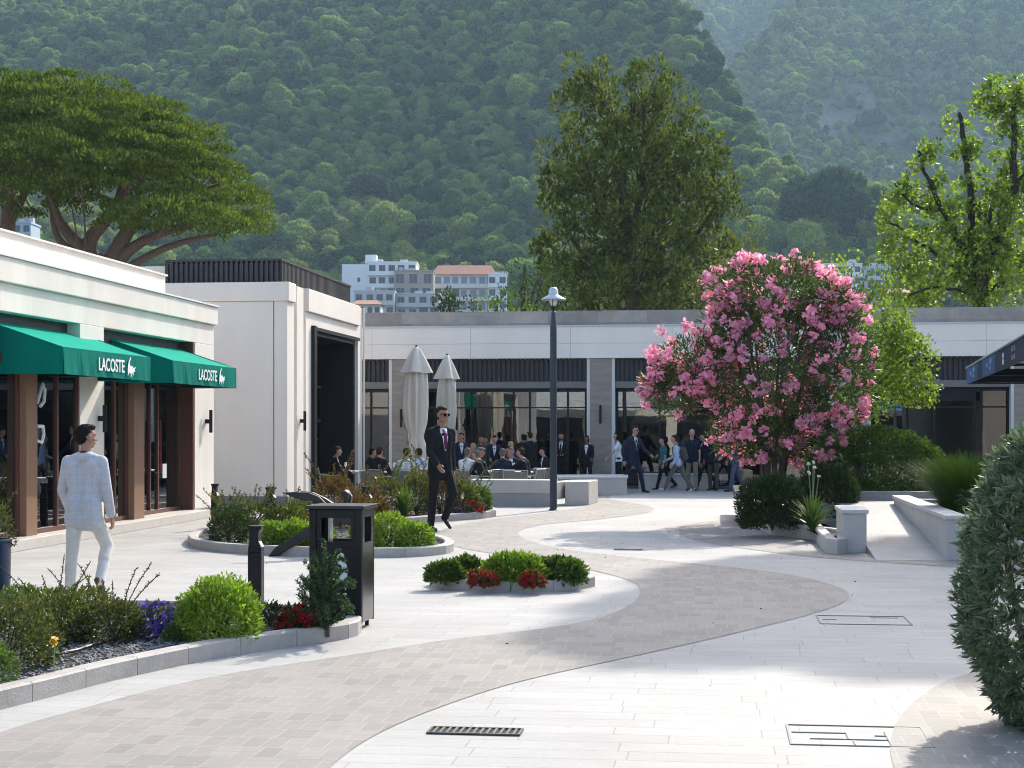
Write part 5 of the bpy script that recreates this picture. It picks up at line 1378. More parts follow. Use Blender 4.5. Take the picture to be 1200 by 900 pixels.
def forest_mat(name, cols, bscale):
    m = bpy.data.materials.new(name); nt, N, L = nodes_of(m); b = N['Principled BSDF']
    b.inputs['Roughness'].default_value = .8; b.inputs['Specular IOR Level'].default_value = .2
    oi = N.new('ShaderNodeObjectInfo'); rp = N.new('ShaderNodeValToRGB')
    rp.color_ramp.elements[0].color = (*cols[0], 1); rp.color_ramp.elements[1].color = (*cols[-1], 1)
    for i, c in enumerate(cols[1:-1]):
        e = rp.color_ramp.elements.new((i + 1) / (len(cols) - 1)); e.color = (*c, 1)
    L.new(oi.outputs['Random'], rp.inputs[0])
    tc = N.new('ShaderNodeTexCoord'); no = N.new('ShaderNodeTexNoise'); no.inputs['Scale'].default_value = bscale; no.inputs['Detail'].default_value = 5; no.inputs['Roughness'].default_value = .7
    L.new(tc.outputs['Object'], no.inputs['Vector'])
    mr = N.new('ShaderNodeMapRange'); mr.inputs[1].default_value = .3; mr.inputs[2].default_value = .7; mr.inputs[3].default_value = .5; mr.inputs[4].default_value = 1.6
    L.new(no.outputs[0], mr.inputs[0]); vm = N.new('ShaderNodeVectorMath'); vm.operation = 'SCALE'
    L.new(rp.outputs[0], vm.inputs[0]); L.new(mr.outputs[0], vm.inputs['Scale']); L.new(vm.outputs[0], b.inputs['Base Color'])
    bp = N.new('ShaderNodeBump'); bp.inputs['Strength'].default_value = 1.0; bp.inputs['Distance'].default_value = .12
    L.new(no.outputs[0], bp.inputs['Height']); L.new(bp.outputs[0], b.inputs['Normal'])
    tr = N.new('ShaderNodeBsdfTranslucent'); L.new(vm.outputs[0], tr.inputs[0]); ms = N.new('ShaderNodeMixShader'); ms.inputs[0].default_value = .38
    L.new(b.outputs[0], ms.inputs[1]); L.new(tr.outputs[0], ms.inputs[2]); L.new(ms.outputs[0], N['Material Output'].inputs[0])
    return m
FM1 = forest_mat('forest_leaves', [(0.02, 0.05, 0.022), (0.07, 0.14, 0.035), (0.14, 0.24, 0.05), (0.26, 0.37, 0.08), (0.09, 0.17, 0.07)], 9.0)  # tones spread wide to put sunlit tops and dark gaps into the colour
FM2 = forest_mat('forest_leaves_light', [(0.20, 0.28, 0.05), (0.30, 0.37, 0.075), (0.24, 0.27, 0.09)], 9.0)
CROWNS = [crown_variant('tree_crown_round', 1, 1.0, FM1), crown_variant('tree_crown_flat', 2, .8, FM1), crown_variant('tree_crown_tall', 3, 1.35, FM1), crown_variant('tree_crown_light', 4, .9, FM2), crown_variant('tree_crown_wide', 5, .75, FM1)]
def gn_forest(name, P, S, K, label):
    n = len(P)
    me = bpy.data.meshes.new(name); me.vertices.add(n); me.vertices.foreach_set('co', P.astype(np.float32).ravel())
    for an, ty, arr in (('size', 'FLOAT_VECTOR', S.astype(np.float32)), ('turn', 'FLOAT_VECTOR', np.stack([rng.uniform(-.12, .12, n), rng.uniform(-.12, .12, n), rng.uniform(0, 6.28, n)], 1).astype(np.float32))):
        a = me.attributes.new(an, ty, 'POINT'); a.data.foreach_set('vector', arr.ravel())
    a = me.attributes.new('kind', 'INT', 'POINT'); a.data.foreach_set('value', K.astype(np.int32))
    o = bpy.data.objects.new(name, me); COL.objects.link(o); tag(o, label, 'forest', kind='stuff')
    ng = bpy.data.node_groups.new(name + '_nodes', 'GeometryNodeTree')
    ng.interface.new_socket('Geometry', in_out='INPUT', socket_type='NodeSocketGeometry'); ng.interface.new_socket('Geometry', in_out='OUTPUT', socket_type='NodeSocketGeometry')
    N, L = ng.nodes, ng.links
    gi = N.new('NodeGroupInput'); go = N.new('NodeGroupOutput'); jn = N.new('GeometryNodeJoinGeometry')
    def attr(nm, ty):
        q = N.new('GeometryNodeInputNamedAttribute'); q.data_type = ty; q.inputs['Name'].default_value = nm
        return [s for s in q.outputs if s.enabled and s.name == 'Attribute'][0]
    m2p = N.new('GeometryNodeMeshToPoints'); L.new(gi.outputs[0], m2p.inputs[0])
    for k, c in enumerate(CROWNS):
        ip = N.new('GeometryNodeInstanceOnPoints'); oi = N.new('GeometryNodeObjectInfo'); oi.inputs['Object'].default_value = c; oi.inputs['As Instance'].default_value = True
        cmp_ = N.new('FunctionNodeCompare'); cmp_.data_type = 'INT'; cmp_.operation = 'EQUAL'
        L.new(attr('kind', 'INT'), [s for s in cmp_.inputs if s.enabled and s.type == 'INT'][0]); [s for s in cmp_.inputs if s.enabled and s.type == 'INT'][1].default_value = k
        L.new(m2p.outputs[0], ip.inputs['Points']); L.new(cmp_.outputs[0], ip.inputs['Selection']); L.new(oi.outputs['Geometry'], ip.inputs['Instance'])
        e2r = N.new('FunctionNodeEulerToRotation'); L.new(attr('turn', 'FLOAT_VECTOR'), e2r.inputs[0])
        L.new(e2r.outputs[0], ip.inputs['Rotation']); L.new(attr('size', 'FLOAT_VECTOR'), ip.inputs['Scale'])
        L.new(ip.outputs[0], jn.inputs[0])
    L.new(jn.outputs[0], go.inputs[0])
    md = o.modifiers.new('forest', 'NODES'); md.node_group = ng
    return o
def scatter(fz, u0, u1, z0, z1, spacing, size, dens=None, maxn=20000):
    """jittered grid over a slope in plan"""
    P = []; zc = z0; Zs = []
    while zc < z1:
        sp = spacing(zc); n = int((u1 - u0) / F_PX * zc / sp)
        u = u0 + (np.arange(n) + rng.uniform(0, 1, n)) * (u1 - u0) / max(n, 1)
        z = zc + rng.uniform(-.5, .5, n) * sp; x = (u - 600) / F_PX * z
        P.append(np.stack([u, x, z], 1)); zc += sp * .85
    Q = np.concatenate(P); u, x, z = Q.T
    h = fz(x, z)
    # keep only what the slope shows above the roofs
    y = YH - (h + 6) / z * F_PX
    ok = (y < 400) & (y > -170)
    if dens is not None: ok &= rng.uniform(0, 1, len(Q)) < dens(u, y)
    x, z, h = x[ok], z[ok], h[ok]; u = u[ok]; y = y[ok]
    s = size(z) * np.exp(rng.normal(0, .36, len(x)))
    W = np.stack([x * CA - z * SA, x * SA + z * CA, h - s * .12], 1)
    return W, s, u, y
def kinds_for(n, y, light):
    K = rng.choice([0, 1, 2, 4], n, p=[.4, .25, .12, .23]); K[rng.uniform(0, 1, n) < light] = 3
    return K
W_, s_, u_, y_ = scatter(hill_z, -150, 1360, 395, 900, lambda z: 2.75 if z > 520 else 3.7, lambda z: np.where(z > 520, 3.2, 4.7))
big = rng.uniform(0, 1, len(s_)) < .10; s_[big] *= 1.5
K = kinds_for(len(s_), y_, np.clip(.10 + .35 * (y_ > 190) + .25 * fbm(u_ / 60, y_ / 50, 3, 9) * .4, .04, .6))
gn_forest('forest', W_, np.stack([s_ * 1.1, s_ * 1.1, s_], 1), K, 'dense green forest covering the near hillside')
ROCKS = [(1030, 165, 45, 42), (1095, 72, 60, 18), (1000, 95, 40, 30), (895, 160, 28, 36), (960, 130, 45, 30), (1120, 150, 60, 45), (1060, 120, 45, 30)]
def md_(u, y):
    d = np.ones_like(u)
    for a, b, c, e in ROCKS: d *= 1 - .80 * np.exp(-((u - a) / c) ** 2 - ((y - b) / e) ** 2)
    return d
W_, s_, u_, y_ = scatter(mount_z, 760, 1360, 690, 1650, lambda z: 4.1, lambda z: 4.6 + 0 * z, md_)
K = kinds_for(len(s_), y_, np.where((y_ < 110) & (u_ < 1000), .45, .12))
gn_forest('forest', W_, np.stack([s_, s_, s_ * 1.05], 1), K, 'hazy forest with bare rock patches on the right hand mountain')
W_, s_, u_, y_ = scatter(far_z, 560, 1150, 1060, 2000, lambda z: 6.5, lambda z: 7.5 + 0 * z)
gn_forest('forest', W_, np.stack([s_, s_, s_ * 1.1], 1), kinds_for(len(s_), y_, .15), 'pale blue forest on the farthest slope in the valley notch')

# ---- far town
def apartment(name, label, px0, px1, ytop, ybot, zc, depth, m, floors, bays, turn=0.0, roof=None, balcony=True, pane=None, side_win=False, cat='apartment building'):
    s = zc / F_PX; w = (px1 - px0) * s; h = (ybot - ytop) * s; X, Y = xy_px((px0 + px1) / 2, zc); zt = EYE + (YH - ytop) * s; z0 = zt - h
    t = thing(name, label, cat, (X, Y, z0), YAW + turn)
    for q in range(2 if roof is None else 0): mb = MB(); u = rng.uniform(-.4, .3) * w; mb.box(u, depth * .3, h + .36, u + rng.uniform(.8, 2), depth * .5, h + rng.uniform(.9, 1.6)); mb.build('roof_unit', mat('far_unit', (.5, .5, .5), .6), t)
    mb = MB(); mb.box(-w / 2, 0, -14 if zc < 450 else -3, w / 2, depth, h); mb.build('wall', m, t)
    fh = h / floors; bwid = w / bays
    pane = pane or mat('far_window_and_shade', (0.05, 0.06, 0.08), .15)
    for f in range(floors):
        for b in range(bays):
            x0 = -w / 2 + b * bwid + rng.uniform(-.08, .08) * bwid; z = f * fh
            if rng.uniform() < .3 and f < floors - 1: mb = MB(); mb.box(x0 + bwid * .1, -.05, z + fh * .05, x0 + bwid * .9, -.003, z + fh * .92); mb.build('loggia_shade', mat('far_window_and_shade', (0.05, 0.06, 0.08), .15), t); continue  # flat dark panel paints the shade of a recessed balcony
            mb = MB(); mb.box(x0 + bwid * .16, -.06, z + fh * .12, x0 + bwid * .84, -.003, z + fh * .84); wn_ = mb.build('window', mat('far_frame', (0.35, 0.35, 0.36), .6), t)
            mb = MB(); mb.box(x0 + bwid * .2, -.09, z + fh * .14, x0 + bwid * .49, -.062, z + fh * .8); mb.box(x0 + bwid * .51, -.09, z + fh * .14, x0 + bwid * .8, -.062, z + fh * .8); mb.build('pane', pane, wn_)
        if balcony:
            mb = MB(); mb.box(-w / 2, -1.0, f * fh - .12, w / 2, -.1, f * fh + .02); mb.box(-w / 2, -1.0, f * fh + .02, w / 2, -.92, f * fh + fh * .30); mb.build('balcony', m, t)
    if side_win:
        mb = MB()
        for f in range(1, floors): mb.box(w / 2 + .0, depth * .3, f * fh + fh * .3, w / 2 + .05, depth * .4, f * fh + fh * .8)
        mb.build('window', pane, t)
    mb = MB()
    if roof is not None: mb._add([(-w / 2 - .5, -1.1, h), (w / 2 + .5, -1.1, h), (w / 2 + .5, depth + .5, h), (-w / 2 - .5, depth + .5, h), (-w / 2 + 1, depth * .45, h + h * .22 + .6), (w / 2 - 1, depth * .45, h + h * .22 + .6)], [(0, 1, 5, 4), (1, 2, 5), (2, 3, 4, 5), (3, 0, 4), (3, 2, 1, 0)])
    else: mb.box(-w / 2 - .15, -.15, h + .003, w / 2 + .15, depth + .15, h + .35)
    mb.build('roof', roof or m, t)
    return t
FW = mat('far_white', (0.82, 0.82, 0.82), .7); FG = mat('far_grey', (0.48, 0.49, 0.52), .7); FT = mat('far_tan', (0.36, 0.30, 0.25), .7); FC = mat('far_cream', (0.74, 0.70, 0.64), .7)
TILE = mat('roof_tiles', (0.36, 0.16, 0.10), .8, var=.2, vscale=2)
a = apartment('apartment_block', 'white far apartment block with dark balconies and a lift tower on its roof', 431, 488, 308, 366, 400, 12, FW, 4, 5)
mb = MB(); w = 30 * 400 / F_PX; mb.box(-6 - w - .2, 1.2, -14, -6.05, 13, 12.0); mb.build('wall', FW, a)
mb = MB()
for z in (4.2, 7.6): mb.box(-6 - w * .42, 1.14, z, -6 - w * .32, 1.198, z + 1.1)
mb.build('window', mat('far_window_and_shade', (.05, .06, .08)), a)
mb = MB(); mb.box(-6.8, 1.8, 12.36, -4.0, 6, 14.4); mb.build('roof_tower', FW, a)
apartment('apartment_block', 'tan far house right behind the white block', 462, 508, 318, 366, 396, 8, FT, 3, 3, balcony=False)
apartment('apartment_block', 'wide far apartment block with red tiled roof and brown framed windows', 508, 580, 322, 368, 410, 9, FC, 3, 7, roof=TILE, pane=mat('far_window_blue', (.16, .24, .36), .1))
apartment('apartment_block', 'narrow white stepped far house at the right end of the left town group', 572, 594, 322, 366, 405, 8, FW, 3, 2)
apartment('apartment_block', 'grey blue lower far apartment terrace in front of the white block', 415, 462, 342, 372, 380, 9, FG, 2, 4)
apartment('apartment_block', 'grey far terrace with a wide pale balcony beside the dark shrub', 464, 515, 345, 374, 384, 8, FG, 2, 4)
apartment('apartment_block', 'small far house with an orange tiled roof above the pavilion roof screen', 412, 446, 357, 372, 360, 7, FW, 1, 4, roof=TILE, balcony=False, cat='house')
apartment('apartment_block', 'long pale far block seen between the oleander top and the right tree', 962, 1010, 310, 350, 400, 9, FW, 3, 5)
apartment('apartment_block', 'pale blue far block right of the long pale one', 1004, 1046, 314, 356, 405, 9, mat('far_blue', (0.42, 0.5, 0.6), .7), 3, 4)
apartment('apartment_block', 'low far house with a pinkish roof just above the gallery roof at right', 1040, 1075, 344, 366, 380, 7, FC, 1, 3, roof=TILE, balcony=False, cat='house')
apartment('hillside_house', 'lone pale house with a grey roof in the forest at right', 927, 946, 255, 266, 488, 7, FC, 1, 3, roof=mat('grey_tiles', (.30, .25, .22), .8), balcony=False, cat='house')
apartment('hillside_house', 'small pale blue house peeping below the umbrella pine at the left edge', 14, 36, 262, 284, 300, 6, mat('far_blue', (.42, .5, .6)), 2, 2, balcony=False, cat='house')

# ------------------------------------------------------------------ umbrella pine
def tree_base(px, zc, zg): return Vector((*xy_px(px, zc), zg))
UZ = 62.0
p = tree_base(125, UZ, 0.5); t = thing('umbrella_pine', 'huge spreading umbrella pine behind the boutique roof', 'tree', p); o = np.array(p); s = UZ / F_PX
# layered pads on the upper skins of several domes
domes = [(50, 182, 172, 80, 6.0, -1.5), (-60, 190, 150, 92, 6, 0), (168, 208, 96, 62, 4.5, -2.5), (240, 250, 54, 48, 4, -1.5), (205, 268, 64, 28, 3, -4.2), (85, 210, 115, 50, 4, -4.5), (25, 243, 50, 32, 3, -4.5), (150, 172, 85, 36, 5, 2.5), (252, 272, 42, 34, 3.5, -3), (150, 232, 80, 34, 4, -3.5), (110, 190, 110, 60, 5, .5)]
def thin(C, R, f):
    """keep clumps that do not crowd one another"""
    keep = []
    for i in range(len(C)):
        if not keep or (np.linalg.norm(C[keep] - C[i], axis=1) > f * (R[keep, 0] + R[i, 0])).all(): keep.append(i)
    return C[keep], R[keep]
PC = []; PR = []
for x, y, rx, ry, ryd, off in domes:
    n = int(rx * ry / 22)
    d = dirs(n * 4); d = d[(d[:, 2] > -.12)][:n]
    q = rng.uniform(.82, 1.04, len(d))[:, None]
    c = np.array(PZ(x, y, UZ + off)) - o
    PC.append(c + d * q * np.array([rx * s, ryd, ry * s])); rr = rng.uniform(.5, 1.15, len(d)); PR.append(np.stack([rr, rr, rr * .45], 1))
PC = np.concatenate(PC); PR = np.concatenate(PR)
k = PC[:, 2] > 3.2; PC, PR = PC[k], PR[k]
PC, PR = thin(PC, PR, .48)
P, D = pads(PC, PR, 190, .7, .9, .9, True)
leaves('crown', P, D, .17 * rng.uniform(.6, 1.2, len(P)), .09, PINE, t)
mb = MB(); mbb = MB()
def limb(mb, pts, r, off=0, n=9, dz=None):
    v = [PZ(x, y, UZ + (dz[i] if dz else off)) - p for i, (x, y) in enumerate(pts)]
    v = smooth_poly(v, 2, False); mb.tube([tuple(q) for q in v], [r[0] + (r[1] - r[0]) * i / (len(v) - 1) for i in range(len(v))], n)
for pts, r in (([(125, 480), (120, 330), (112, 300)], (.55, .42)), ([(118, 320), (100, 285), (125, 258), (145, 225), (150, 190)], (.36, .1)), ([(122, 325), (140, 285), (165, 250), (190, 225), (215, 205)], (.36, .09)), ([(124, 330), (150, 290), (200, 268), (240, 262)], (.3, .07)), ([(112, 305), (75, 270), (60, 240), (55, 205), (50, 180)], (.26, .09)), ([(60, 240), (75, 222), (95, 200)], (.12, .06)), ([(120, 318), (95, 300), (70, 285), (62, 262), (60, 230)], (.2, .07)), ([(125, 330), (180, 295), (225, 280), (255, 275)], (.2, .05)), ([(10, 480), (5, 300), (12, 240), (2, 190)], (.45, .14)), ([(12, 260), (35, 215), (45, 185)], (.2, .07)), ([(165, 250), (160, 225), (165, 200)], (.14, .05)), ([(145, 285), (150, 262), (180, 240)], (.12, .05)), ([(190, 225), (230, 225), (260, 215)], (.11, .04))):
    limb(mb, pts, r, off=-1.5)
for q in range(34):
    a = PC[rng.integers(len(PC))]; b = np.array([a[0] * .6, a[1] * .6 - .6, a[2] - rng.uniform(1.2, 2.6)])
    mb.tube([tuple(b), tuple((a + b) / 2 + [0, 0, .25]), tuple(a)], [.04, .03, .012], 5)
mb.build('trunk', PINEBARK, t, smooth=True)

# ------------------------------------------------------------------ big pine behind the gallery
BZ = 60.0
def big_tree(label, px, zc, lobes, pads_n, per, m, L, W, limbs, rpad=(.45, .9), up=.6, out=.7, deep=1.0, name='pine_tree', bark=WOOD, shell=.35, zg=0.0, gapf=.5):
    p = tree_base(px, zc, zg); t = thing(name, label, 'tree', p); o = np.array(p)
    C, d = lobes_points(lobes, zc, pads_n, shell, deep); C -= o
    k = C[:, 2] > .5; C = C[k]
    rr = rng.uniform(rpad[0], rpad[1], len(C)); C, rr = thin(C, rr[:, None], gapf); rr = rr[:, 0]
    P, D = pads(C, np.stack([rr * .8, rr * .8, rr], 1), per, .9, up, out)
    leaves('crown', P, D, L * rng.uniform(.6, 1.2, len(P)), W, m, t)
    mb = MB()
    for pts, r in limbs:
        v = [PZ(x, y, zc) - p for x, y in pts]; v = smooth_poly(v, 2, False)
        mb.tube([tuple(q) for q in v], [r[0] + (r[1] - r[0]) * i / (len(v) - 1) for i in range(len(v))], 9)
    for q in range(min(len(C), 110)):
        a = C[rng.integers(len(C))]; b = np.array([a[0] * .35, a[1] * .35, a[2] - rng.uniform(.8, 2.2)]); mb.tube([tuple(b), tuple((a + b) / 2 + [0, 0, -.1]), tuple(a)], [.05, .03, .012], 5)
    mb.build('trunk', bark, t, smooth=True)
    return t
big_tree('big dark pine rising behind the gallery roof in the middle', 742, BZ, [(742, 255, 98, 110), (692, 130, 44, 62), (750, 150, 58, 64), (812, 205, 42, 72), (660, 205, 27, 66), (745, 335, 108, 46), (680, 325, 50, 40), (800, 330, 55, 40), (836, 260, 32, 66), (650, 290, 26, 50), (785, 165, 34, 50), (715, 100, 18, 30)], 1500, 60, PINE2, .25, .11, [([(742, 520), (742, 360), (735, 250), (715, 140), (700, 90)], (.38, .05)), ([(740, 330), (700, 240), (680, 170)], (.2, .05)), ([(740, 320), (790, 240), (815, 170)], (.2, .05)), ([(742, 350), (800, 300), (840, 240)], (.16, .04)), ([(740, 290), (755, 190), (755, 120)], (.18, .04)), ([(740, 345), (680, 300), (650, 240)], (.15, .04))], rpad=(.3, .66), shell=.25, gapf=.66, up=.9)
big_tree('lighter green bushy tree at the left foot of the big pine', 612, 56, [(622, 332, 20, 30), (640, 335, 22, 28), (606, 348, 14, 14)], 120, 70, LG_MID, .16, .07, [([(612, 520), (612, 360), (615, 310)], (.14, .04)), ([(612, 370), (635, 320)], (.1, .03))], name='leafy_tree')
big_tree('yellowish olive tree at the right foot of the big pine', 862, 54, [(862, 318, 34, 44), (880, 335, 26, 30), (845, 345, 30, 24)], 110, 70, LG_WILD, .16, .07, [([(862, 520), (862, 360), (868, 300)], (.14, .04)), ([(862, 365), (885, 320)], (.1, .03))], name='leafy_tree')
big_tree('dark shrubby tree before the town houses above the gallery roof', 528, 90, [(526, 358, 14, 12), (520, 350, 8, 8), (538, 362, 14, 8)], 60, 70, LG_DARK, .25, .12, [([(528, 470), (528, 370), (526, 350)], (.15, .05))], name='leafy_tree')
big_tree('low bright leafy tree along the roof edge left of the street lamp', 580, 52, [(582, 362, 16, 6), (600, 357, 16, 8)], 60, 60, LG_PLANE, .16, .09, [([(580, 520), (580, 380), (582, 355)], (.12, .04))], name='leafy_tree')
big_tree('yellow green treetop between the oleander and the right tree', 985, 50, [(978, 330, 30, 18), (1010, 328, 22, 14), (955, 345, 20, 14), (1020, 345, 24, 14), (990, 355, 40, 12)], 110, 60, LG_PLANE, .16, .11, [([(985, 520), (985, 380), (985, 335)], (.14, .04)), ([(985, 380), (1012, 335)], (.08, .03))], name='leafy_tree')

# ------------------------------------------------------------------ pollarded plane tree at right
TZ = 54.0
p = tree_base(1150, TZ, 0); t = thing('plane_tree', 'gnarled pollarded tree with dark bare limbs and tufts of fresh leaves at right', 'tree', p); o = np.array(p)
limbs = [([(1152, 560), (1150, 362), (1146, 335), (1142, 300)], (.34, .26), 0), ([(1146, 330), (1139, 280), (1137, 220), (1132, 175), (1124, 132)], (.2, .08), .5), ([(1150, 340), (1165, 290), (1186, 240), (1190, 190), (1186, 140), (1196, 105)], (.22, .08), -.4), ([(1190, 215), (1204, 200), (1215, 160)], (.12, .06), -.4), ([(1142, 320), (1120, 275), (1100, 240), (1085, 205), (1077, 178)], (.14, .05), -.6), ([(1105, 245), (1075, 243), (1058, 232), (1050, 215)], (.08, .03), -.6), ([(1140, 330), (1100, 300), (1065, 275), (1040, 258)], (.10, .03), .6), ([(1150, 345), (1195, 320), (1230, 280)], (.14, .05), .5), ([(1146, 345), (1090, 335), (1060, 350)], (.08, .03), -1), ([(1165, 290), (1160, 250), (1168, 225)], (.1, .05), -.8), ([(1186, 140), (1172, 118), (1160, 112)], (.06, .03), -.4)]
mb = MB(); C = []; RR = []
for pts, r, off in limbs:
    v = [PZ(x, y, TZ + off * (i / (len(pts) - 1))) - p for i, (x, y) in enumerate(pts)]; v = smooth_poly(v, 2, False)
    jit = [q + Vector(rng.normal(0, .03, 3)) for q in v]
    mb.tube([tuple(q) for q in jit], [(r[0] + (r[1] - r[0]) * i / (len(v) - 1)) * .8 * rng.uniform(.9, 1.25) for i in range(len(v))], 9)
    if r[0] < .3:
        n = len(v)
        for i in range(n):
            if rng.uniform() < .68:
                for _ in range(2): C.append(np.array(v[i]) + rng.normal(0, .30, 3)); RR.append(rng.uniform(.16, .38))
mb.build('trunk', mat('dark_bark', (0.04, 0.032, 0.028), .9, var=.4, vscale=9, bump=.8, bscale=20), t, smooth=True)
C2, d2 = lobes_points([(1120, 330, 70, 36), (1095, 300, 44, 40), (1170, 325, 50, 45), (1110, 270, 30, 34), (1185, 285, 34, 40), (1065, 345, 36, 20), (1195, 230, 26, 30), (1050, 305, 22, 26)], TZ, 78, .3); C2 -= o
C = np.concatenate([np.array(C), C2]); R_ = np.concatenate([np.array(RR), rng.uniform(.22, .5, len(C2))])
P, D = pads(C, np.stack([R_, R_, R_], 1), 34, 1.2, .15, .5)
leaves('crown', P, D, .19 * rng.uniform(.6, 1.2, len(P)), .13, LG_PLANE, t)

# ------------------------------------------------------------------ tall tree outside the frame at right that shades the paving
p = Vector((12.2, 40.5, 0)); t = thing('tall_pine', 'tall pine beyond the right edge whose crown shades the paving', 'tree', p)
C = []; RR = []
for gx, gy, rx, ry, rzz, T in ((1.9, 16.2, 1.9, 2.0, 2.6, 27.5), (.9, 13.8, 1.1, 1.0, 1.4, 27.5), (3.4, 17.5, 1.6, 2.2, 2.6, 27.5), (2.9, 13.6, 1.3, 1.3, 1.6, 27.5), (2.3, 19.8, 1.5, 1.2, 1.4, 27.5), (-.15, 13.0, .85, 1.0, 1.1, 27.5), (.35, 15.4, 1.0, 1.4, 1.4, 27.5), (.6, 18.3, .9, 1.3, 1.3, 27.5)):
    c = Vector((gx, gy, 0)) + Vector((.34, 1, .75)) * T - p
    pp, d = blob_points(int(60 * rx * ry), c, (rx, ry, rzz), .2, 8, .2, -.99); C.append(pp)
C = np.concatenate(C); rr = rng.uniform(.38, .62, len(C))
P, D = pads(C, np.stack([rr, rr, rr], 1), 95, .9, .4, .6)
leaves('crown', P, D, .3, .18, PINE2, t)
mb = MB(); mb.tube([(0, 0, -.1), (.05, .3, 9), (-.1, .6, 17), (-.3, 1.6, 23)], [.42, .34, .24, .06], 10)
for q in range(26):
    a = C[rng.integers(len(C))]; mb.tube([(-.1, .6, min(21, max(12, a[2] - 3))), tuple(a * [.5, .5, 1] + [0, 0, -1]), tuple(a)], [.12, .07, .03], 6)
mb.build('trunk', PINEBARK, t, smooth=True)

# ------------------------------------------------------------------ air
mb = MB(); mb.box(-3000, -600, -1.1, 3000, 4200, 1150)
hz = mb.build('haze', bpy.data.materials.new('haze_air'), None); hz['kind'] = 'stuff'
m = hz.data.materials[0]; nt, N, L = nodes_of(m); N.remove(N['Principled BSDF'])
pv = N.new('ShaderNodeVolumePrincipled'); pv.inputs['Color'].default_value = (0.52, 0.77, 1.0, 1); pv.inputs['Density'].default_value = HAZE_D; pv.inputs['Anisotropy'].default_value = 0.2
L.new(pv.outputs[0], N['Material Output'].inputs['Volume'])
# ------------------------------------------------------------------ people
def remesh(mb, voxel, smooth=6, lap=.5):
    me = mb.mesh('tmp'); o = bpy.data.objects.new('tmp', me); COL.objects.link(o)
    r = o.modifiers.new('r', 'REMESH'); r.mode = 'VOXEL'; r.voxel_size = voxel; r.adaptivity = 0
    if smooth: s = o.modifiers.new('s', 'SMOOTH'); s.factor = lap; s.iterations = smooth
    dg = bpy.context.evaluated_depsgraph_get()
    out = bpy.data.meshes.new_from_object(o.evaluated_get(dg))
    bpy.data.objects.remove(o); bpy.data.meshes.remove(me)
    return out
def raw(me):
    n = len(me.vertices); V = np.empty(n * 3, np.float32); me.vertices.foreach_get('co', V)
    F = [tuple(p.vertices) for p in me.polygons]
    return V.reshape(-1, 3), F
SKINS = {'light': mat('skin_light', (0.50, 0.27, 0.19), .5, var=.06, vscale=20), 'tan': mat('skin_tan', (0.36, 0.18, 0.12), .5, var=.06, vscale=20), 'dark': mat('skin_dark', (0.20, 0.10, 0.065), .5)}
EYEM = mat('eye_dark', (0.02, 0.015, 0.012), .3); LIPM = mat('lips', (0.36, 0.13, 0.11), .5)
HAIRS = {'black': mat('hair_black', (0.012, 0.010, 0.009), .7, var=.4, vscale=60, stretch=(1, 1, .3), spec=.12), 'brown': mat('hair_brown', (0.038, 0.023, 0.014), .7, spec=.12, var=.4, vscale=60), 'blonde': mat('hair_blonde', (0.42, 0.28, 0.13), .5, var=.3, vscale=60), 'grey': mat('hair_grey', (0.13, 0.12, 0.11), .7, spec=.15, var=.3, vscale=60)}
def cloth(name, col): return mat('cloth_' + name, col, .85, var=.10, vscale=14, bump=.25, bscale=22, spec=.25)
C_BLACK = cloth('black', (0.012, 0.012, 0.015)); C_NAVY = cloth('navy', (0.014, 0.018, 0.04)); C_WHITE = cloth('white', (0.72, 0.74, 0.78)); C_LBLUE = cloth('light_blue', (0.42, 0.50, 0.68))
C_BLUE = cloth('blue', (0.02, 0.06, 0.28)); C_GREY = cloth('grey', (0.12, 0.13, 0.14)); C_SLATE = cloth('slate', (0.08, 0.10, 0.15)); C_KHAKI = cloth('khaki', (0.24, 0.21, 0.16)); C_TAUPE = cloth('taupe', (0.13, 0.12, 0.11)); C_CREAM = cloth('cream', (0.60, 0.58, 0.54)); C_PURPLE = cloth('purple', (0.15, 0.02, 0.09)); C_GREEN = cloth('olive', (0.07, 0.075, 0.05)); C_TEAL = cloth('teal', (0.04, 0.16, 0.17))
LEATHER = mat('shoe_leather', (0.014, 0.012, 0.011), .3); LEATHER_B = mat('shoe_brown', (0.09, 0.035, 0.018), .35); SNEAK = mat('shoe_white', (0.6, 0.6, 0.6), .6)
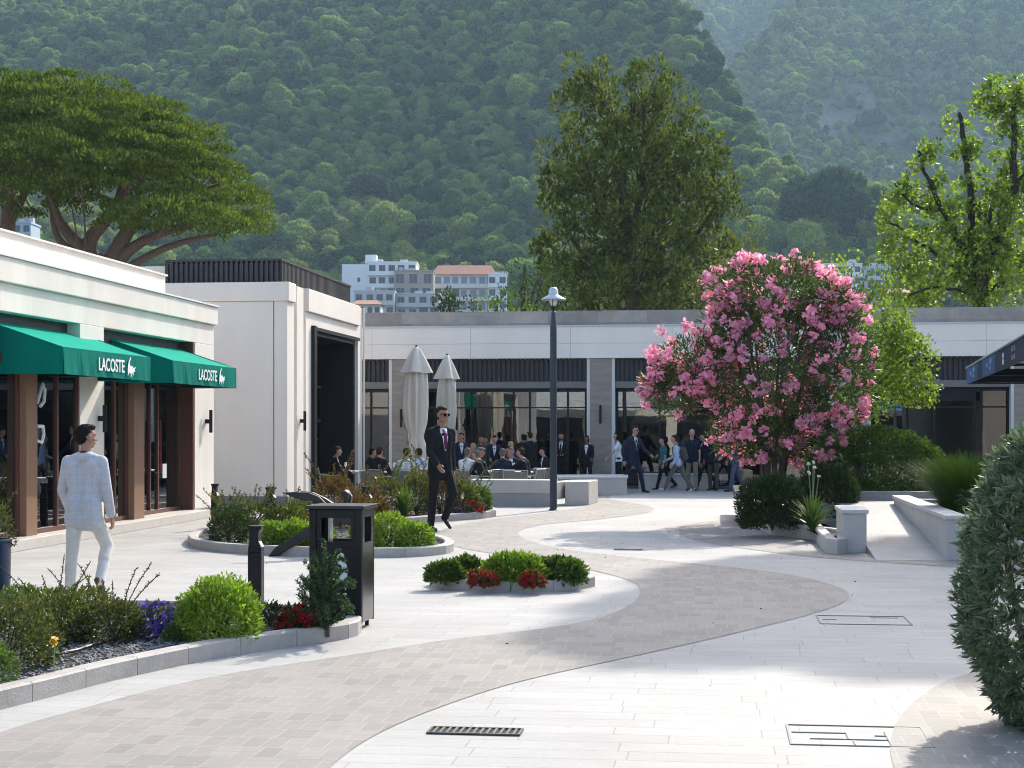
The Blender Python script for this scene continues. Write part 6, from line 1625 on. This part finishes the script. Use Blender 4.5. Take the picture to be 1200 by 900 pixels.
def check_mat():
    m = mat('pale_check_cloth', (0.52, 0.53, 0.56), .85, spec=.2)
    nt, N, L = nodes_of(m); b = N['Principled BSDF']; tc = N.new('ShaderNodeTexCoord')
    acc = None
    for ax, sc in (('X', 17), ('Z', 15)):
        w = N.new('ShaderNodeTexWave'); w.wave_type = 'BANDS'; w.bands_direction = ax; w.inputs['Scale'].default_value = sc / 6.28 * 1.6; w.inputs['Distortion'].default_value = .4; w.inputs['Detail'].default_value = 2
        L.new(tc.outputs['Object'], w.inputs['Vector'])
        r = N.new('ShaderNodeMapRange'); r.inputs[1].default_value = .9; r.inputs[2].default_value = 1.0; r.inputs[3].default_value = 1.0; r.inputs[4].default_value = .925; L.new(w.outputs['Fac'], r.inputs[0])
        if acc is None: acc = r.outputs[0]
        else:
            mu = N.new('ShaderNodeMath'); mu.operation = 'MULTIPLY'; L.new(acc, mu.inputs[0]); L.new(r.outputs[0], mu.inputs[1]); acc = mu.outputs[0]
    no = N.new('ShaderNodeTexNoise'); no.inputs['Scale'].default_value = 50; L.new(tc.outputs['Object'], no.inputs['Vector'])
    r = N.new('ShaderNodeMapRange'); r.inputs[3].default_value = .82; r.inputs[4].default_value = 1.15; L.new(no.outputs[0], r.inputs[0])
    mu = N.new('ShaderNodeMath'); mu.operation = 'MULTIPLY'; L.new(acc, mu.inputs[0]); L.new(r.outputs[0], mu.inputs[1])
    vm = N.new('ShaderNodeVectorMath'); vm.operation = 'SCALE'; vm.inputs[0].default_value = (0.52, 0.53, 0.56); L.new(mu.outputs[0], vm.inputs['Scale']); L.new(vm.outputs[0], b.inputs['Base Color'])
    bp = N.new('ShaderNodeBump'); bp.inputs['Strength'].default_value = .35; bp.inputs['Distance'].default_value = .03
    n2 = N.new('ShaderNodeTexNoise'); n2.inputs['Scale'].default_value = 9; L.new(tc.outputs['Object'], n2.inputs['Vector']); L.new(n2.outputs[0], bp.inputs['Height']); L.new(bp.outputs[0], b.inputs['Normal'])
    return m
C_CHECK = check_mat()

# one relaxed hand (right, palm facing the thigh, fingers down); wrist at the origin
def build_hand():
    mb = MB()
    mb.caps((0, 0, .015), .024, (0, .004, -.03), .026, 10)
    for y in (-.024, -.008, .008, .024): mb.caps((0, y * .6, -.03), .017, (0, y, -.088), .0135, 10)
    for y, l, c in ((.027, .070, .35), (.009, .078, .42), (-.009, .074, .5), (-.026, .058, .6)):
        p0 = Vector((0, y, -.09)); d1 = Vector((-math.sin(c * .5), y * .8, -math.cos(c * .5))).normalized(); d2 = Vector((-math.sin(c * 1.3), y * .8, -math.cos(c * 1.3))).normalized(); d3 = Vector((-math.sin(c * 2.1), y * .6, -math.cos(c * 2.1))).normalized()
        p1 = p0 + d1 * l * .45; p2 = p1 + d2 * l * .32; p3 = p2 + d3 * l * .23
        mb.caps(p0, .0092, p1, .0088, 10); mb.caps(p1, .0088, p2, .008, 10); mb.caps(p2, .008, p3, .0068, 10)
    a, b, c_ = Vector((-.004, .022, -.03)), Vector((-.022, .046, -.062)), Vector((-.030, .050, -.092))
    mb.caps(a, .015, b, .0115, 10); mb.caps(b, .0112, c_, .0085, 10)
    me = remesh(mb, .0035, 3); V, F = raw(me); bpy.data.meshes.remove(me); return V, F
HAND = build_hand()
def build_head():
    """face looks to +Y, centre of the head at the origin, chin at about -.115"""
    mb = MB()
    mb.ball((0, -.012, .028), (.076, .096, .092), 20, 14); mb.ball((0, .022, -.02), (.064, .066, .085), 18, 12)
    mb.ball((0, .045, -.078), (.040, .036, .036), 14, 10); mb.caps((-.035, .01, -.07), .028, (.035, .01, -.07), .028, 12)
    mb.caps((0, .088, .012), .010, (0, .103, -.026), .013, 10); mb.ball((-.012, .096, -.028), .010); mb.ball((.012, .096, -.028), .010)
    mb.caps((-.042, .070, .026), .013, (.042, .070, .026), .013, 10)
    for s in (-1, 1): mb.ball((s * .076, -.004, -.004), (.010, .022, .034), 10, 8); mb.ball((s * .038, .062, -.024), (.020, .020, .018), 10, 8)
    mb.caps((-.018, .080, -.056), .009, (.018, .080, -.056), .009, 8); mb.caps((-.015, .080, -.066), .009, (.015, .080, -.066), .009, 8)
    me = remesh(mb, .0055, 3); V, F = raw(me); bpy.data.meshes.remove(me); return V, F
HEAD = build_head()

def rx(a): return Matrix.Rotation(a, 3, 'X')
def person(label, pos, heading, H, pose=None, top=C_BLACK, bottom=C_BLACK, skin='light', hair='brown', hairstyle='short', shirt=None, tie=None, shoes=None, kind='jacket', glasses=False, group=None, voxel=.012, hat=None, z_seat=None, skirt=False, head_yaw=0, head_pitch=0, beard=False, tilt=0, fine=False, bow=False):
    P = dict(lean=3, hipL=0, hipR=0, kneeL=3, kneeR=3, abL=3, abR=3, shL=0, shR=0, saL=9, saR=9, elL=15, elR=15, footL=0, footR=0)
    P.update(pose or {})
    k = H / 1.80; R = math.radians
    t = thing('person', label, 'person', pos, R(heading), group)
    pel = Vector((0, 0, .96))
    up = rx(-R(P['lean']))                       # forward lean of the upper body
    def ub(x, y, z): return pel + up @ Vector((x, y, z - .96))
    neck, headc = ub(0, .0, 1.50), ub(0, .025, 1.685)
    J = {}
    for s, n in ((-1, 'L'), (1, 'R')):
        hip = pel + Vector((s * .088, 0, -.03))
        a, b, ab = R(P['hip' + n]), R(P['knee' + n]), R(P['ab' + n]) * s
        d1 = Vector((math.sin(ab), math.sin(a) * math.cos(ab), -math.cos(a) * math.cos(ab))); kn = hip + d1 * .43
        d2 = Vector((math.sin(ab) * .6, math.sin(a - b), -math.cos(a - b))).normalized(); an = kn + d2 * .425
        fp = R(P['foot' + n]); fd = Vector((s * .12, math.cos(fp), math.sin(fp))).normalized()
        shd = ub(s * .175, -.005, 1.43); sa, sh, el = R(P['sa' + n]) * s, R(P['sh' + n]), R(P['el' + n])
        sh0 = sh + R(P['lean']) * .3
        u1 = Vector((math.sin(sa), math.sin(sh0) * math.cos(sa), -math.cos(sh0) * math.cos(sa))); elb = shd + u1 * .30
        inw = P.get('in' + n, 0)
        u2 = Vector((math.sin(sa) * .35 - s * math.sin(R(inw)), math.sin(sh0 + el), -math.cos(sh0 + el))).normalized(); wr = elb + u2 * .255
        J[n] = dict(hip=hip, kn=kn, an=an, fd=fd, shd=shd, elb=elb, wr=wr, u2=u2, s=s, u1=u1)
    low = min(min(J[n]['an'].z - .08, (J[n]['an'] + J[n]['fd'] * .19).z - .055) for n in 'LR')
    dz = -low
    if z_seat is not None: dz = z_seat / k - (pel.z - .12)
    T = lambda v: (Vector(v) + Vector((0, 0, dz))) * k
    hm = rx(-R(P['lean'] * .5)) @ Matrix.Rotation(R(head_yaw), 3, 'Z') @ rx(R(head_pitch)) @ Matrix.Rotation(R(tilt), 3, 'Y')
    def torso(mb, g, hem=None, arms=True, legs_=False, coll=False):
        c = lambda a, ra, b, rb: mb.caps(T(a), (ra + g) * k, T(b), (rb + g) * k, 12)
        for s in (-1, 1):
            c(ub(s * .095, .0, 1.37), .088, ub(s * .07, .005, 1.16), .082)
            c(ub(s * .07, .005, 1.16), .082, ub(s * .075, -.005, .98), .092)
            c(ub(s * .155, -.005, 1.425), .054, ub(s * .05, -.005, 1.475), .048)
            c(ub(s * .10, -.03, 1.38), .07, ub(s * .12, -.015, 1.30), .07)
        c(ub(0, .025, 1.36), .085, ub(0, .03, 1.10), .082)
        if hem:
            for s in (-1, 1): c(ub(s * .07, -.01, 1.02), .100, pel + Vector((s * .085, 0, hem - .96)), .100)
            c(pel + Vector((-.06, 0, hem - .96)), .096, pel + Vector((.06, 0, hem - .96)), .096)
        if arms:
            for n in 'LR':
                j = J[n]; c(j['shd'], .055, j['elb'], .043); c(j['elb'], .043, j['wr'] - j['u2'] * .01, .030)
        return mb
    # body: one continuous skin figure
    mb = torso(MB(), -.012)
    c = lambda a, ra, b, rb: mb.caps(T(a), ra * k, T(b), rb * k, 12)
    c(neck - Vector((0, 0, .04)), .056, headc - Vector((0, .02, .06)), .052)
    for n in 'LR':
        j = J[n]; c(j['hip'], .082, j['kn'], .052); c(j['kn'], .052, j['kn'].lerp(j['an'], .35) - Vector((0, .012, 0)), .053); c(j['kn'].lerp(j['an'], .35), .05, j['an'], .034); dn = Vector((0, 0, -1)) + j['fd'] * j['fd'].z; dn.normalize(); c(j['an'] - j['fd'] * .02 + dn * .035, .024, j['an'] + j['fd'] * .16 + dn * .055, .014)
    me = remesh(mb, voxel, 3); V, F = raw(me); bpy.data.meshes.remove(me)
    VV = [V]; FF = list(F); MI = [0] * len(F); n0 = len(V)
    hv, hf = HEAD; hV = (np.array(hm) @ (hv.T * 1.02)).T * k + np.array(T(headc)); VV.append(hV); FF += [tuple(i + n0 for i in f) for f in hf]
    fz = np.array([hv[list(f)].mean(0) for f in hf]); lipm = (fz[:, 1] > .080) & (fz[:, 2] < -.050) & (fz[:, 2] > -.074) & (abs(fz[:, 0]) < .024)
    MI += [2 if q else 0 for q in lipm]; n0 += len(hv)
    e = MB()
    for s in (-1, 1): e.ball((s * .031, .072, -.002), (.010, .010, .006), 8, 6); e.caps((s * .018, .083, .022), .004, (s * .045, .074, .024), .004, 6)
    ev = np.array(e.v); VV.append((np.array(hm) @ (ev.T * 1.02)).T * k + np.array(T(headc))); FF += [tuple(i + n0 for i in f) for f in e.f]; MI += [1] * len(e.f); n0 += len(ev)
    for n in 'LR':
        j = J[n]; hv_, hf_ = HAND; q = hv_.copy()
        if n == 'L': q[:, 0] *= -1
        z = -j['u2']; y = Vector((0, 1, .0)) - z * z.y; y = y.normalized() if y.length > .2 else Vector((0, 0, 1)); x = y.cross(z).normalized(); y = z.cross(x)
        M = np.array(Matrix((x, y, z)).transposed()); VV.append((M @ q.T).T * k + np.array(T(j['wr']))); FF += [tuple(i + n0 for i in (f if n == 'R' else f[::-1])) for f in hf_]; MI += [0] * len(hf_); n0 += len(q)
    me = bpy.data.meshes.new('body'); me.from_pydata(np.concatenate(VV).tolist(), [], FF); me.polygons.foreach_set('material_index', MI)
    link('body', me, [SKINS[skin], EYEM, LIPM], t, True)
    # clothes
    hem = {'jacket': .84, 'shirt': .93, 'polo': .90, 'top': .92, 'dress': .60}[kind]
    seated = z_seat is not None
    if seated: hem = max(hem, .90)
    g = {'jacket': .016, 'shirt': .008, 'polo': .010, 'top': .006, 'dress': .008}[kind]
    mb = torso(MB(), g, hem, arms=kind in ('jacket',) or kind == 'shirt')
    if kind in ('polo', 'top', 'dress'):
        for n in 'LR': j = J[n]; mb.caps(T(j['shd']), .064 * k, T(j['shd'].lerp(j['elb'], .62)), .056 * k, 12)
    if kind == 'jacket':
        mb.caps(T(ub(-.05, -.035, 1.475)), .058 * k, T(ub(.05, -.035, 1.475)), .058 * k, 12)
        for s in (-1, 1): mb.caps(T(ub(s * .15, -.005, 1.425)), .072 * k, T(ub(s * .06, -.01, 1.47)), .060 * k, 12)
    me = remesh(mb, voxel, 5); bv = BVHTree.FromPolygons([tuple(v.co) for v in me.vertices], [tuple(p.vertices) for p in me.polygons])
    link({'jacket': 'jacket', 'shirt': 'shirt', 'polo': 'polo_shirt', 'top': 'blouse', 'dress': 'dress'}[kind], me, top, t, True)
    # collar ring
    mb = MB()
    ring = []
    for i in range(17):
        an = 2 * math.pi * i / 16; ring.append(tuple(T(neck + up @ Vector((.064 * math.sin(an), .060 * math.cos(an) + .002, .004 - .022 * math.cos(an))))))
    mb.tube(ring, .014 * k, 6); cm = shirt if (kind == 'jacket' and shirt) else top
    mb.build('collar', cm, t, True)
    def patch(name, outline, m, off):
        """flat outline (x, z on the chest) laid onto the front of the jacket"""
        vs = []; fs = []
        fwd = up @ Vector((0, 1, 0))
        rows = len(outline); nc = 5
        for (xl, xr, z) in outline:
            for c_ in range(nc):
                x = xl + (xr - xl) * c_ / (nc - 1); o_ = T(ub(x, .5, z)); h = bv.ray_cast(o_, -fwd)[0]
                if h is None: h = T(ub(x, .1, z))
                vs.append(tuple(h + fwd * off * k))
        for r_ in range(rows - 1):
            for c_ in range(nc - 1): a_ = r_ * nc + c_; fs.append((a_, a_ + nc, a_ + nc + 1, a_ + 1))
        mb = MB(); mb._add(vs, fs); o_ = mb.build(name, m, t, True); s_ = o_.modifiers.new('th', 'SOLIDIFY'); s_.thickness = .004; s_.offset = -1; return o_
    if kind == 'jacket' and shirt:
        patch('shirt', [(-.060, .060, 1.485), (-.058, .058, 1.44), (-.045, .045, 1.36), (-.028, .028, 1.26), (-.008, .008, 1.17)], shirt, .005)
    if tie: patch('tie', [(-.020, .020, 1.475), (-.017, .017, 1.44), (-.024, .024, 1.38), (-.028, .028, 1.28), (-.012, .012, 1.19)], tie, .011)
    # legs
    if skirt:
        mb = MB()
        for n in 'LR': j = J[n]; mb.caps(T(j['hip'] + Vector((0, 0, .06))), .098 * k, T(j['hip'].lerp(j['kn'], .85)), .085 * k, 12)
        mb.caps(T(pel + Vector((-.07, 0, 0))), .1 * k, T(pel + Vector((.07, 0, 0))), .1 * k, 12)
        link('skirt', remesh(mb, voxel, 5), bottom, t, True)
    elif kind != 'dress':
        mb = MB(); c = lambda a, ra, b, rb: mb.caps(T(a), ra * k, T(b), rb * k, 12)
        c(pel + Vector((-.065, -.005, .02)), .086, pel + Vector((.065, -.005, .02)), .086)
        for n in 'LR':
            j = J[n]; c(j['hip'], .09, j['kn'], .066); c(j['kn'], .066, j['kn'].lerp(j['an'], .4) - Vector((0, .012, 0)), .063); c(j['kn'].lerp(j['an'], .4), .06, j['an'] - (j['kn'] - j['an']).normalized() * .02, .054)
        link('trousers', remesh(mb, voxel, 4), bottom, t, True)
    for n in 'LR':
        j = J[n]; mb = MB(); f = j['fd']; dn = Vector((0, 0, -1)) - f * (-f.z); dn.normalize()
        mb.caps(T(j['an'] - f * .03 + dn * .040), .034 * k, T(j['an'] + f * .07 + dn * .038), .033 * k, 12); mb.caps(T(j['an'] + f * .07 + dn * .046), .034 * k, T(j['an'] + f * .175 + dn * .055), .026 * k, 12); mb.caps(T(j['an'] + dn * .01), .036 * k, T(j['an'] + dn * .04), .034 * k, 10)
        link('shoe', remesh(mb, .010, 2), shoes or LEATHER, t, True)
    # hair
    def HP(x, y, z): return Vector(T(headc)) + hm @ (Vector((x, y, z)) * k)
    if hairstyle != 'bald':
        mb = MB()
        def hb(x, y, z, r):
            m2 = MB(); m2.ball((0, 0, 0), r, 14, 10); M = hm * k; n_ = len(mb.v)
            mb._add([Vector(T(headc)) + M @ (Vector(v) + Vector((x, y, z))) for v in m2.v], m2.f)
        hb(0, -.028, .042, (.082, .094, .090)); hb(0, .005, .085, (.066, .075, .042)); hb(0, -.055, .0, (.074, .062, .085))
        if hairstyle == 'quiff': hb(0, .045, .105, (.055, .045, .026)); hb(0, .0, .105, (.06, .06, .03))
        if hairstyle in ('long', 'bob'):
            for s in (-1, 1): hb(s * .062, -.02, -.03, (.030, .055, .10))
            hb(0, -.07, -.04, (.072, .045, .12))
            if hairstyle == 'long': hb(0, -.085, -.15, (.075, .04, .12))
        me = remesh(mb, .008, 2)
        V, F = raw(me); V = V + rng.normal(0, .0022, V.shape).astype(np.float32)
        me.vertices.foreach_set('co', V.ravel()); link('hair', me, HAIRS[hair], t, True)
    if beard:
        mb = MB(); M = hm * k; m2 = MB(); m2.ball((0, .045, -.080), (.050, .045, .042), 12, 9); mb._add([Vector(T(headc)) + M @ Vector(v) for v in m2.v], m2.f); mb.build('beard', HAIRS[hair], t, True)
    if glasses:
        mb = MB(); M = hm * k
        def gb_(x0, y0, z0, x1, y1, z1):
            m2 = MB(); m2.box(x0, y0, z0, x1, y1, z1); mb._add([Vector(T(headc)) + M @ Vector(v) for v in m2.v], m2.f)
        for s in (-1, 1): gb_(s * .006, .089, -.020, s * .060, .097, .020); gb_(s * .066, .0, .006, s * .072, .09, .014)
        gb_(-.07, .086, .010, .07, .094, .018)
        mb.build('sunglasses', mat('sunglass_black', (0.006, 0.006, 0.007), .15), t)
    if hat:
        mb = MB(); M = hm * k; m2 = MB(); m2.ball((0, -.01, .085), (.098, .112, .045), 16, 8); m2.prism([(-.06, .07), (.06, .07), (.05, .13), (-.05, .13)], .06, .072); mb._add([Vector(T(headc)) + M @ Vector(v) for v in m2.v], m2.f); mb.build('flat_cap', hat, t, True)
    t['_k'] = k; del t['_k']
    return t, J, T, k, up, ub
def at_px(px, zc, z=0.0): X, Y = xy_px(px, zc); return (X, Y, z)

# the man in black with sunglasses
person('tall man in black suit and sunglasses with a purple tie striding beside the flower beds', at_px(516, 25.6), 222, 1.96,
       dict(lean=2, hipR=-6, kneeR=2, hipL=26, kneeL=62, footL=-38, shR=12, elR=34, inR=6, shL=-14, elL=20, abR=1), C_BLACK, C_BLACK, 'tan', 'brown', 'short', C_WHITE, C_PURPLE, LEATHER, glasses=True, voxel=.009, head_yaw=14)
# the man in the pale check jacket
person('man in pale check jacket and cream trousers walking away past the shop window', at_px(98, 15.0), -2, 1.645,
       dict(lean=4, hipL=-3, kneeL=2, hipR=30, kneeR=72, footR=-52, abR=10, shR=2, elR=14, shL=4, elL=34, saR=10, saL=14, inL=4), C_CHECK, C_CREAM, 'tan', 'black', 'quiff', shirt=C_BLACK, shoes=LEATHER_B, voxel=.008, head_yaw=-42)
# people walking in front of the rear glass
person('man in navy suit and white open shirt with sunglasses walking right before the grey pillar', at_px(742, 41), 228, 1.72, dict(hipL=24, kneeL=12, hipR=-18, kneeR=22, footR=-20, shL=30, elL=28, shR=-18, elR=12), C_NAVY, C_NAVY, 'light', 'brown', 'quiff', C_WHITE, C_NAVY, LEATHER, glasses=True, voxel=.012, head_yaw=20)
person('woman in white blouse and black skirt with dark hair behind the man in navy suit', at_px(725, 42.6), 100, 1.50, dict(shL=35, elL=10, saL=20, shR=-10), C_WHITE, C_BLACK, 'light', 'black', 'long', kind='top', skirt=True, voxel=.014)
bm, J, T, k, up, ub = person('man in light blue shirt with grey backpack striding left past the rear glass', at_px(795, 41.2), 82, 1.50, dict(lean=8, hipL=34, kneeL=14, hipR=-22, kneeR=16, footR=-26, footL=10, shL=-12, elL=40, shR=14, elR=50), C_LBLUE, C_TAUPE, 'light', 'brown', 'short', kind='shirt', shoes=SNEAK, voxel=.012)
bp_ = MB(); bp_.caps(T(ub(0, -.20, 1.32)), .10 * k, T(ub(0, -.21, 1.08)), .12 * k); bp_.caps(T(ub(-.07, -.19, 1.3)), .08 * k, T(ub(.07, -.2, 1.1)), .1 * k)
X = bm.matrix_basis
o = link('backpack', remesh(bp_, .014, 3), cloth('pack_grey', (.07, .07, .065)), None, True)
mb = MB()
for s in (-1, 1): mb.tube([T(ub(s * .09, -.12, 1.44)), T(ub(s * .09, -.01, 1.53)), T(ub(s * .09, .12, 1.42)), T(ub(s * .11, .12, 1.25)), T(ub(s * .13, -.1, 1.1))], .016 * k, 6)
o.location = bm.location; o.rotation_euler = bm.rotation_euler
tag(o, 'grey backpack on the back of the man in light blue shirt', 'backpack')
st = mb.build('strap', cloth('pack_grey', (.07, .07, .065)), o)
person('bald man in dark polo shirt and khaki trousers facing the plaza beside the backpack man', at_px(811, 42.0), 175, 1.60, dict(hipL=8, hipR=-6, shR=8, shL=4, elL=30, elR=30), C_NAVY, C_KHAKI, 'light', 'grey', 'bald', kind='polo', voxel=.013)
person('person in dark suit walking behind the man in polo shirt', at_px(826, 42.6), 95, 1.52, dict(hipL=22, kneeL=8, hipR=-20, kneeR=22), C_BLACK, C_BLACK, 'tan', 'black', 'short', C_WHITE, voxel=.014)
person('man in dark jacket and olive shorts coloured trousers under the left oleander blossoms', at_px(836, 42.2), 160, 1.66, dict(hipL=6, hipR=-4, shL=20, elL=70), C_NAVY, C_GREEN, 'tan', 'black', 'short', voxel=.014)
person('person in black with a bent knee walking just left of the slate suit', at_px(849, 42.6), 80, 1.55, dict(hipL=30, kneeL=20, hipR=-22, kneeR=30, footR=-20), C_BLACK, C_BLACK, 'light', 'brown', 'short', voxel=.014)
person('man in slate blue suit half hidden by the oleander blossoms', at_px(862, 41.6), 100, 1.66, dict(lean=10, hipL=14, kneeL=6, hipR=-12, kneeR=10, shL=25, elL=20), C_SLATE, C_SLATE, 'light', 'brown', 'short', C_WHITE, voxel=.013)
person('person in teal top walking in the glass shade left of the backpack man', at_px(778, 43.0), 110, 1.42, dict(hipL=24, kneeL=10, hipR=-22, kneeR=20, footR=-20), C_TEAL, C_BLACK, 'light', 'black', 'short', kind='polo', voxel=.014)
# standing group by the left shop windows
person('man in dark suit with white collar standing right of the folded second parasol', at_px(540, 41.2), 200, 1.50, dict(), C_NAVY, C_NAVY, 'tan', 'black', 'short', C_WHITE, voxel=.013, head_yaw=-40)
person('blonde woman in grey dress standing among the suited crowd', at_px(553, 40.5), 250, 1.24, dict(), C_GREY, C_GREY, 'light', 'blonde', 'bob', kind='dress', voxel=.013)
person('person in dark grey standing behind the blonde woman in grey', at_px(564, 42.2), 190, 1.42, dict(), C_GREEN, C_TAUPE, 'tan', 'brown', 'short', voxel=.014)
person('man in navy jacket and white shirt leaning over the cafe table', at_px(577, 41.6), 205, 1.46, dict(lean=18, shL=30, elL=40, shR=20, elR=40), C_NAVY, C_NAVY, 'light', 'black', 'short', C_WHITE, voxel=.013)
person('person with brown hair standing left of the man leaning over the table', at_px(571, 42.6), 160, 1.40, dict(lean=8), C_TAUPE, C_TAUPE, 'tan', 'brown', 'short', voxel=.014)
person('woman in bright blue dress with blonde hair standing by the cafe tables', at_px(600, 41.0), 70, 1.28, dict(shL=25, elL=40), C_BLUE, C_BLUE, 'light', 'blonde', 'bob', kind='dress', voxel=.013)
person('man in dark jacket seen from behind left of the street lamp', at_px(622, 42.0), 40, 1.52, dict(), C_BLACK, C_NAVY, 'light', 'brown', 'quiff', voxel=.013)
person('man in black standing close behind the man left of the street lamp', at_px(614, 42.8), 20, 1.46, dict(), C_BLACK, C_BLACK, 'dark', 'black', 'short', voxel=.014)
person('bearded man in black suit standing in the doorway right of the street lamp', at_px(658, 43.0), 175, 1.50, dict(shL=18, elL=60, inL=30, shR=18, elR=60, inR=30), C_BLACK, C_BLACK, 'tan', 'black', 'short', C_WHITE, C_BLACK, voxel=.013, beard=True)
person('dark haired person with a light patterned bag standing left of the grey pillar', at_px(688, 43.2), 170, 1.42, dict(shL=12, elL=50), C_BLACK, C_BLACK, 'dark', 'black', 'bob', C_WHITE, voxel=.014)
# seated guests
SIT = dict(hipL=84, hipR=84, kneeL=82, kneeR=82, abL=8, abR=8, lean=10, shL=28, shR=28, elL=48, elR=48, inL=12, inR=12)
def sitter(px, zc, head, label, top=C_BLACK, bottom=C_BLACK, seat=.28, H=1.58, chair=None, **kw):
    pose = dict(SIT); pose.update(kw.pop('pose', {}))
    X, Y = xy_px(px, zc)
    person(label, (X, Y, 0), head, H, pose, top, bottom, z_seat=seat + .06, voxel=.013, **kw)
    if chair: chair_at(px, zc, math.radians(head), chair)
sitter(389, 37.6, -75, 'balding seated man in dark suit alone at a table by the black portal', skin='light', hair='brown', shirt=C_WHITE, H=1.62, chair='woven cafe chair under the lone guest by the portal')
sitter(442, 36.6, -15, 'seated man in dark suit with his back turned behind the bronze bush', hair='brown', skin='light', H=1.62, chair='woven cafe chair under the dark suited back behind the bronze bush')
sitter(431, 38.2, -60, 'seated person in black left of the dark suited back', hair='black', skin='tan', H=1.55)
sitter(451, 39.2, 120, 'seated person with reddish face facing the viewer past the dark suited back', hair='brown', skin='tan', top=C_TAUPE, H=1.50)
sitter(474, 37.2, -10, 'seated man in white shirt with black hair left of the parasol pole', top=C_WHITE, kind='shirt', hair='black', skin='tan', H=1.55, chair='woven cafe chair under the white shirted man left of the parasol pole')
sitter(494, 37.6, 40, 'seated man in light blue shirt partly behind the parasol pole', top=C_LBLUE, kind='shirt', hair='brown', skin='tan', H=1.55, chair='woven cafe chair under the light blue shirt by the parasol pole')
sitter(484, 39.4, 175, 'seated person with red brown hair facing the viewer behind the parasol pole', top=C_TAUPE, hair='brown', skin='tan', H=1.5)
sitter(545, 36.8, -20, 'seated man with close cropped hair and white shirt right of the man in black', top=C_WHITE, kind='shirt', hair='grey', skin='tan', H=1.58, chair='woven cafe chair under the cropped haired white shirt')
sitter(557, 37.4, -80, 'seated man in white shirt and dark flat cap', top=C_WHITE, kind='shirt', hair='grey', skin='tan', H=1.58, hat=C_GREY)
sitter(570, 36.6, 70, 'seated man in dark suit leaning left toward the capped man', hair='grey', skin='light', shirt=C_WHITE, H=1.58, pose=dict(lean=24), chair='woven cafe chair under the man leaning toward the capped man')
sitter(589, 36.8, 8, 'seated man in navy suit with grey hair and his back turned at the bench', top=C_NAVY, hair='grey', skin='light', H=1.55, chair='woven cafe chair under the navy suited back at the bench')
sitter(601, 38.6, 165, 'seated man in navy suit facing the viewer across the table', top=C_NAVY, hair='grey', skin='tan', shirt=C_WHITE, H=1.56)
sitter(596, 39.8, 190, 'seated dark haired person at the far side of the table', hair='black', skin='tan', H=1.6)
sitter(619, 37.0, 75, 'seated man in dark suit in profile with hands on the table by the lamp', hair='brown', skin='light', shirt=C_WHITE, H=1.60, pose=dict(lean=16, shR=50, shL=50), chair='woven cafe chair under the profile man left of the street lamp')
sitter(641, 41.0, 120, 'seated person in black with white sleeves by the door behind the street lamp', hair='black', skin='light', shirt=C_WHITE, H=1.5)
chair_at(606, 36.0, math.radians(0), 'empty woven cafe chair between the navy back and the profile man')
chair_at(632, 38.0, math.radians(30), 'empty woven cafe chair just left of the street lamp')
table_at(409, 38.2, 'white topped cafe table before the lone guest by the portal')
table_at(452, 37.6, 'white topped cafe table between the dark suited guests')
table_at(484, 38.4, 'white topped cafe table behind the parasol pole')
table_at(560, 38.2, 'white topped cafe table of the capped man')
table_at(604, 37.6, 'white topped cafe table of the profile man')
def glass_on(px, zc, label):
    X, Y = xy_px(px, zc); t = thing('wine_glass', label, 'glass', (X, Y, .622), 0, 'glasses on the cafe tables')
    mb = MB(); mb.lathe([(.035, 0), (.035, .004), (.005, .01), (.005, .09), (.03, .12), (.036, .16), (.03, .2)], n=12); mb.build('bowl', mat('clear_glass', (.75, .78, .8), .1), t, True)
for px, zc, lab in ((405, 38.1, 'wine glass before the lone guest by the portal'), (455, 37.5, 'wine glass beside the dark suited back'), (462, 37.7, 'wine glass left of the white shirted man'), (602, 37.5, 'wine glass before the profile man')): glass_on(px, zc, lab)

# ------------------------------------------------------------------ fallen leaves and petals
def litter(name, label, region, n, size, m):
    q = np.stack([rng.uniform(region[0], region[2], n), rng.uniform(region[1], region[3], n)], 1)
    P = np.concatenate([q, np.full((n, 1), .008)], 1); an = rng.uniform(0, 6.28, n)
    D = np.stack([np.cos(an), np.sin(an), rng.uniform(0, .25, n)], 1)
    V, Fc = leaf_arrays(P, unit(D), size * rng.uniform(.6, 1.3, n), size * .5, .1)
    V[:, 2] = np.clip(V[:, 2], .006, .02)
    o = np_mesh(name, V, Fc, m); tag(o, label, 'litter', kind='stuff')
litter('fallen_petals', 'fallen pink petals scattered on the paving before the oleander bed', (-2.5, 20, 1.5, 26.5), 70, .035, PINKF)
litter('fallen_leaves', 'small dry leaves scattered thinly over the paving', (-6, 7.5, 2.0, 30), 40, .03, mat('dry_leaf', (0.10, 0.07, 0.04), .9))
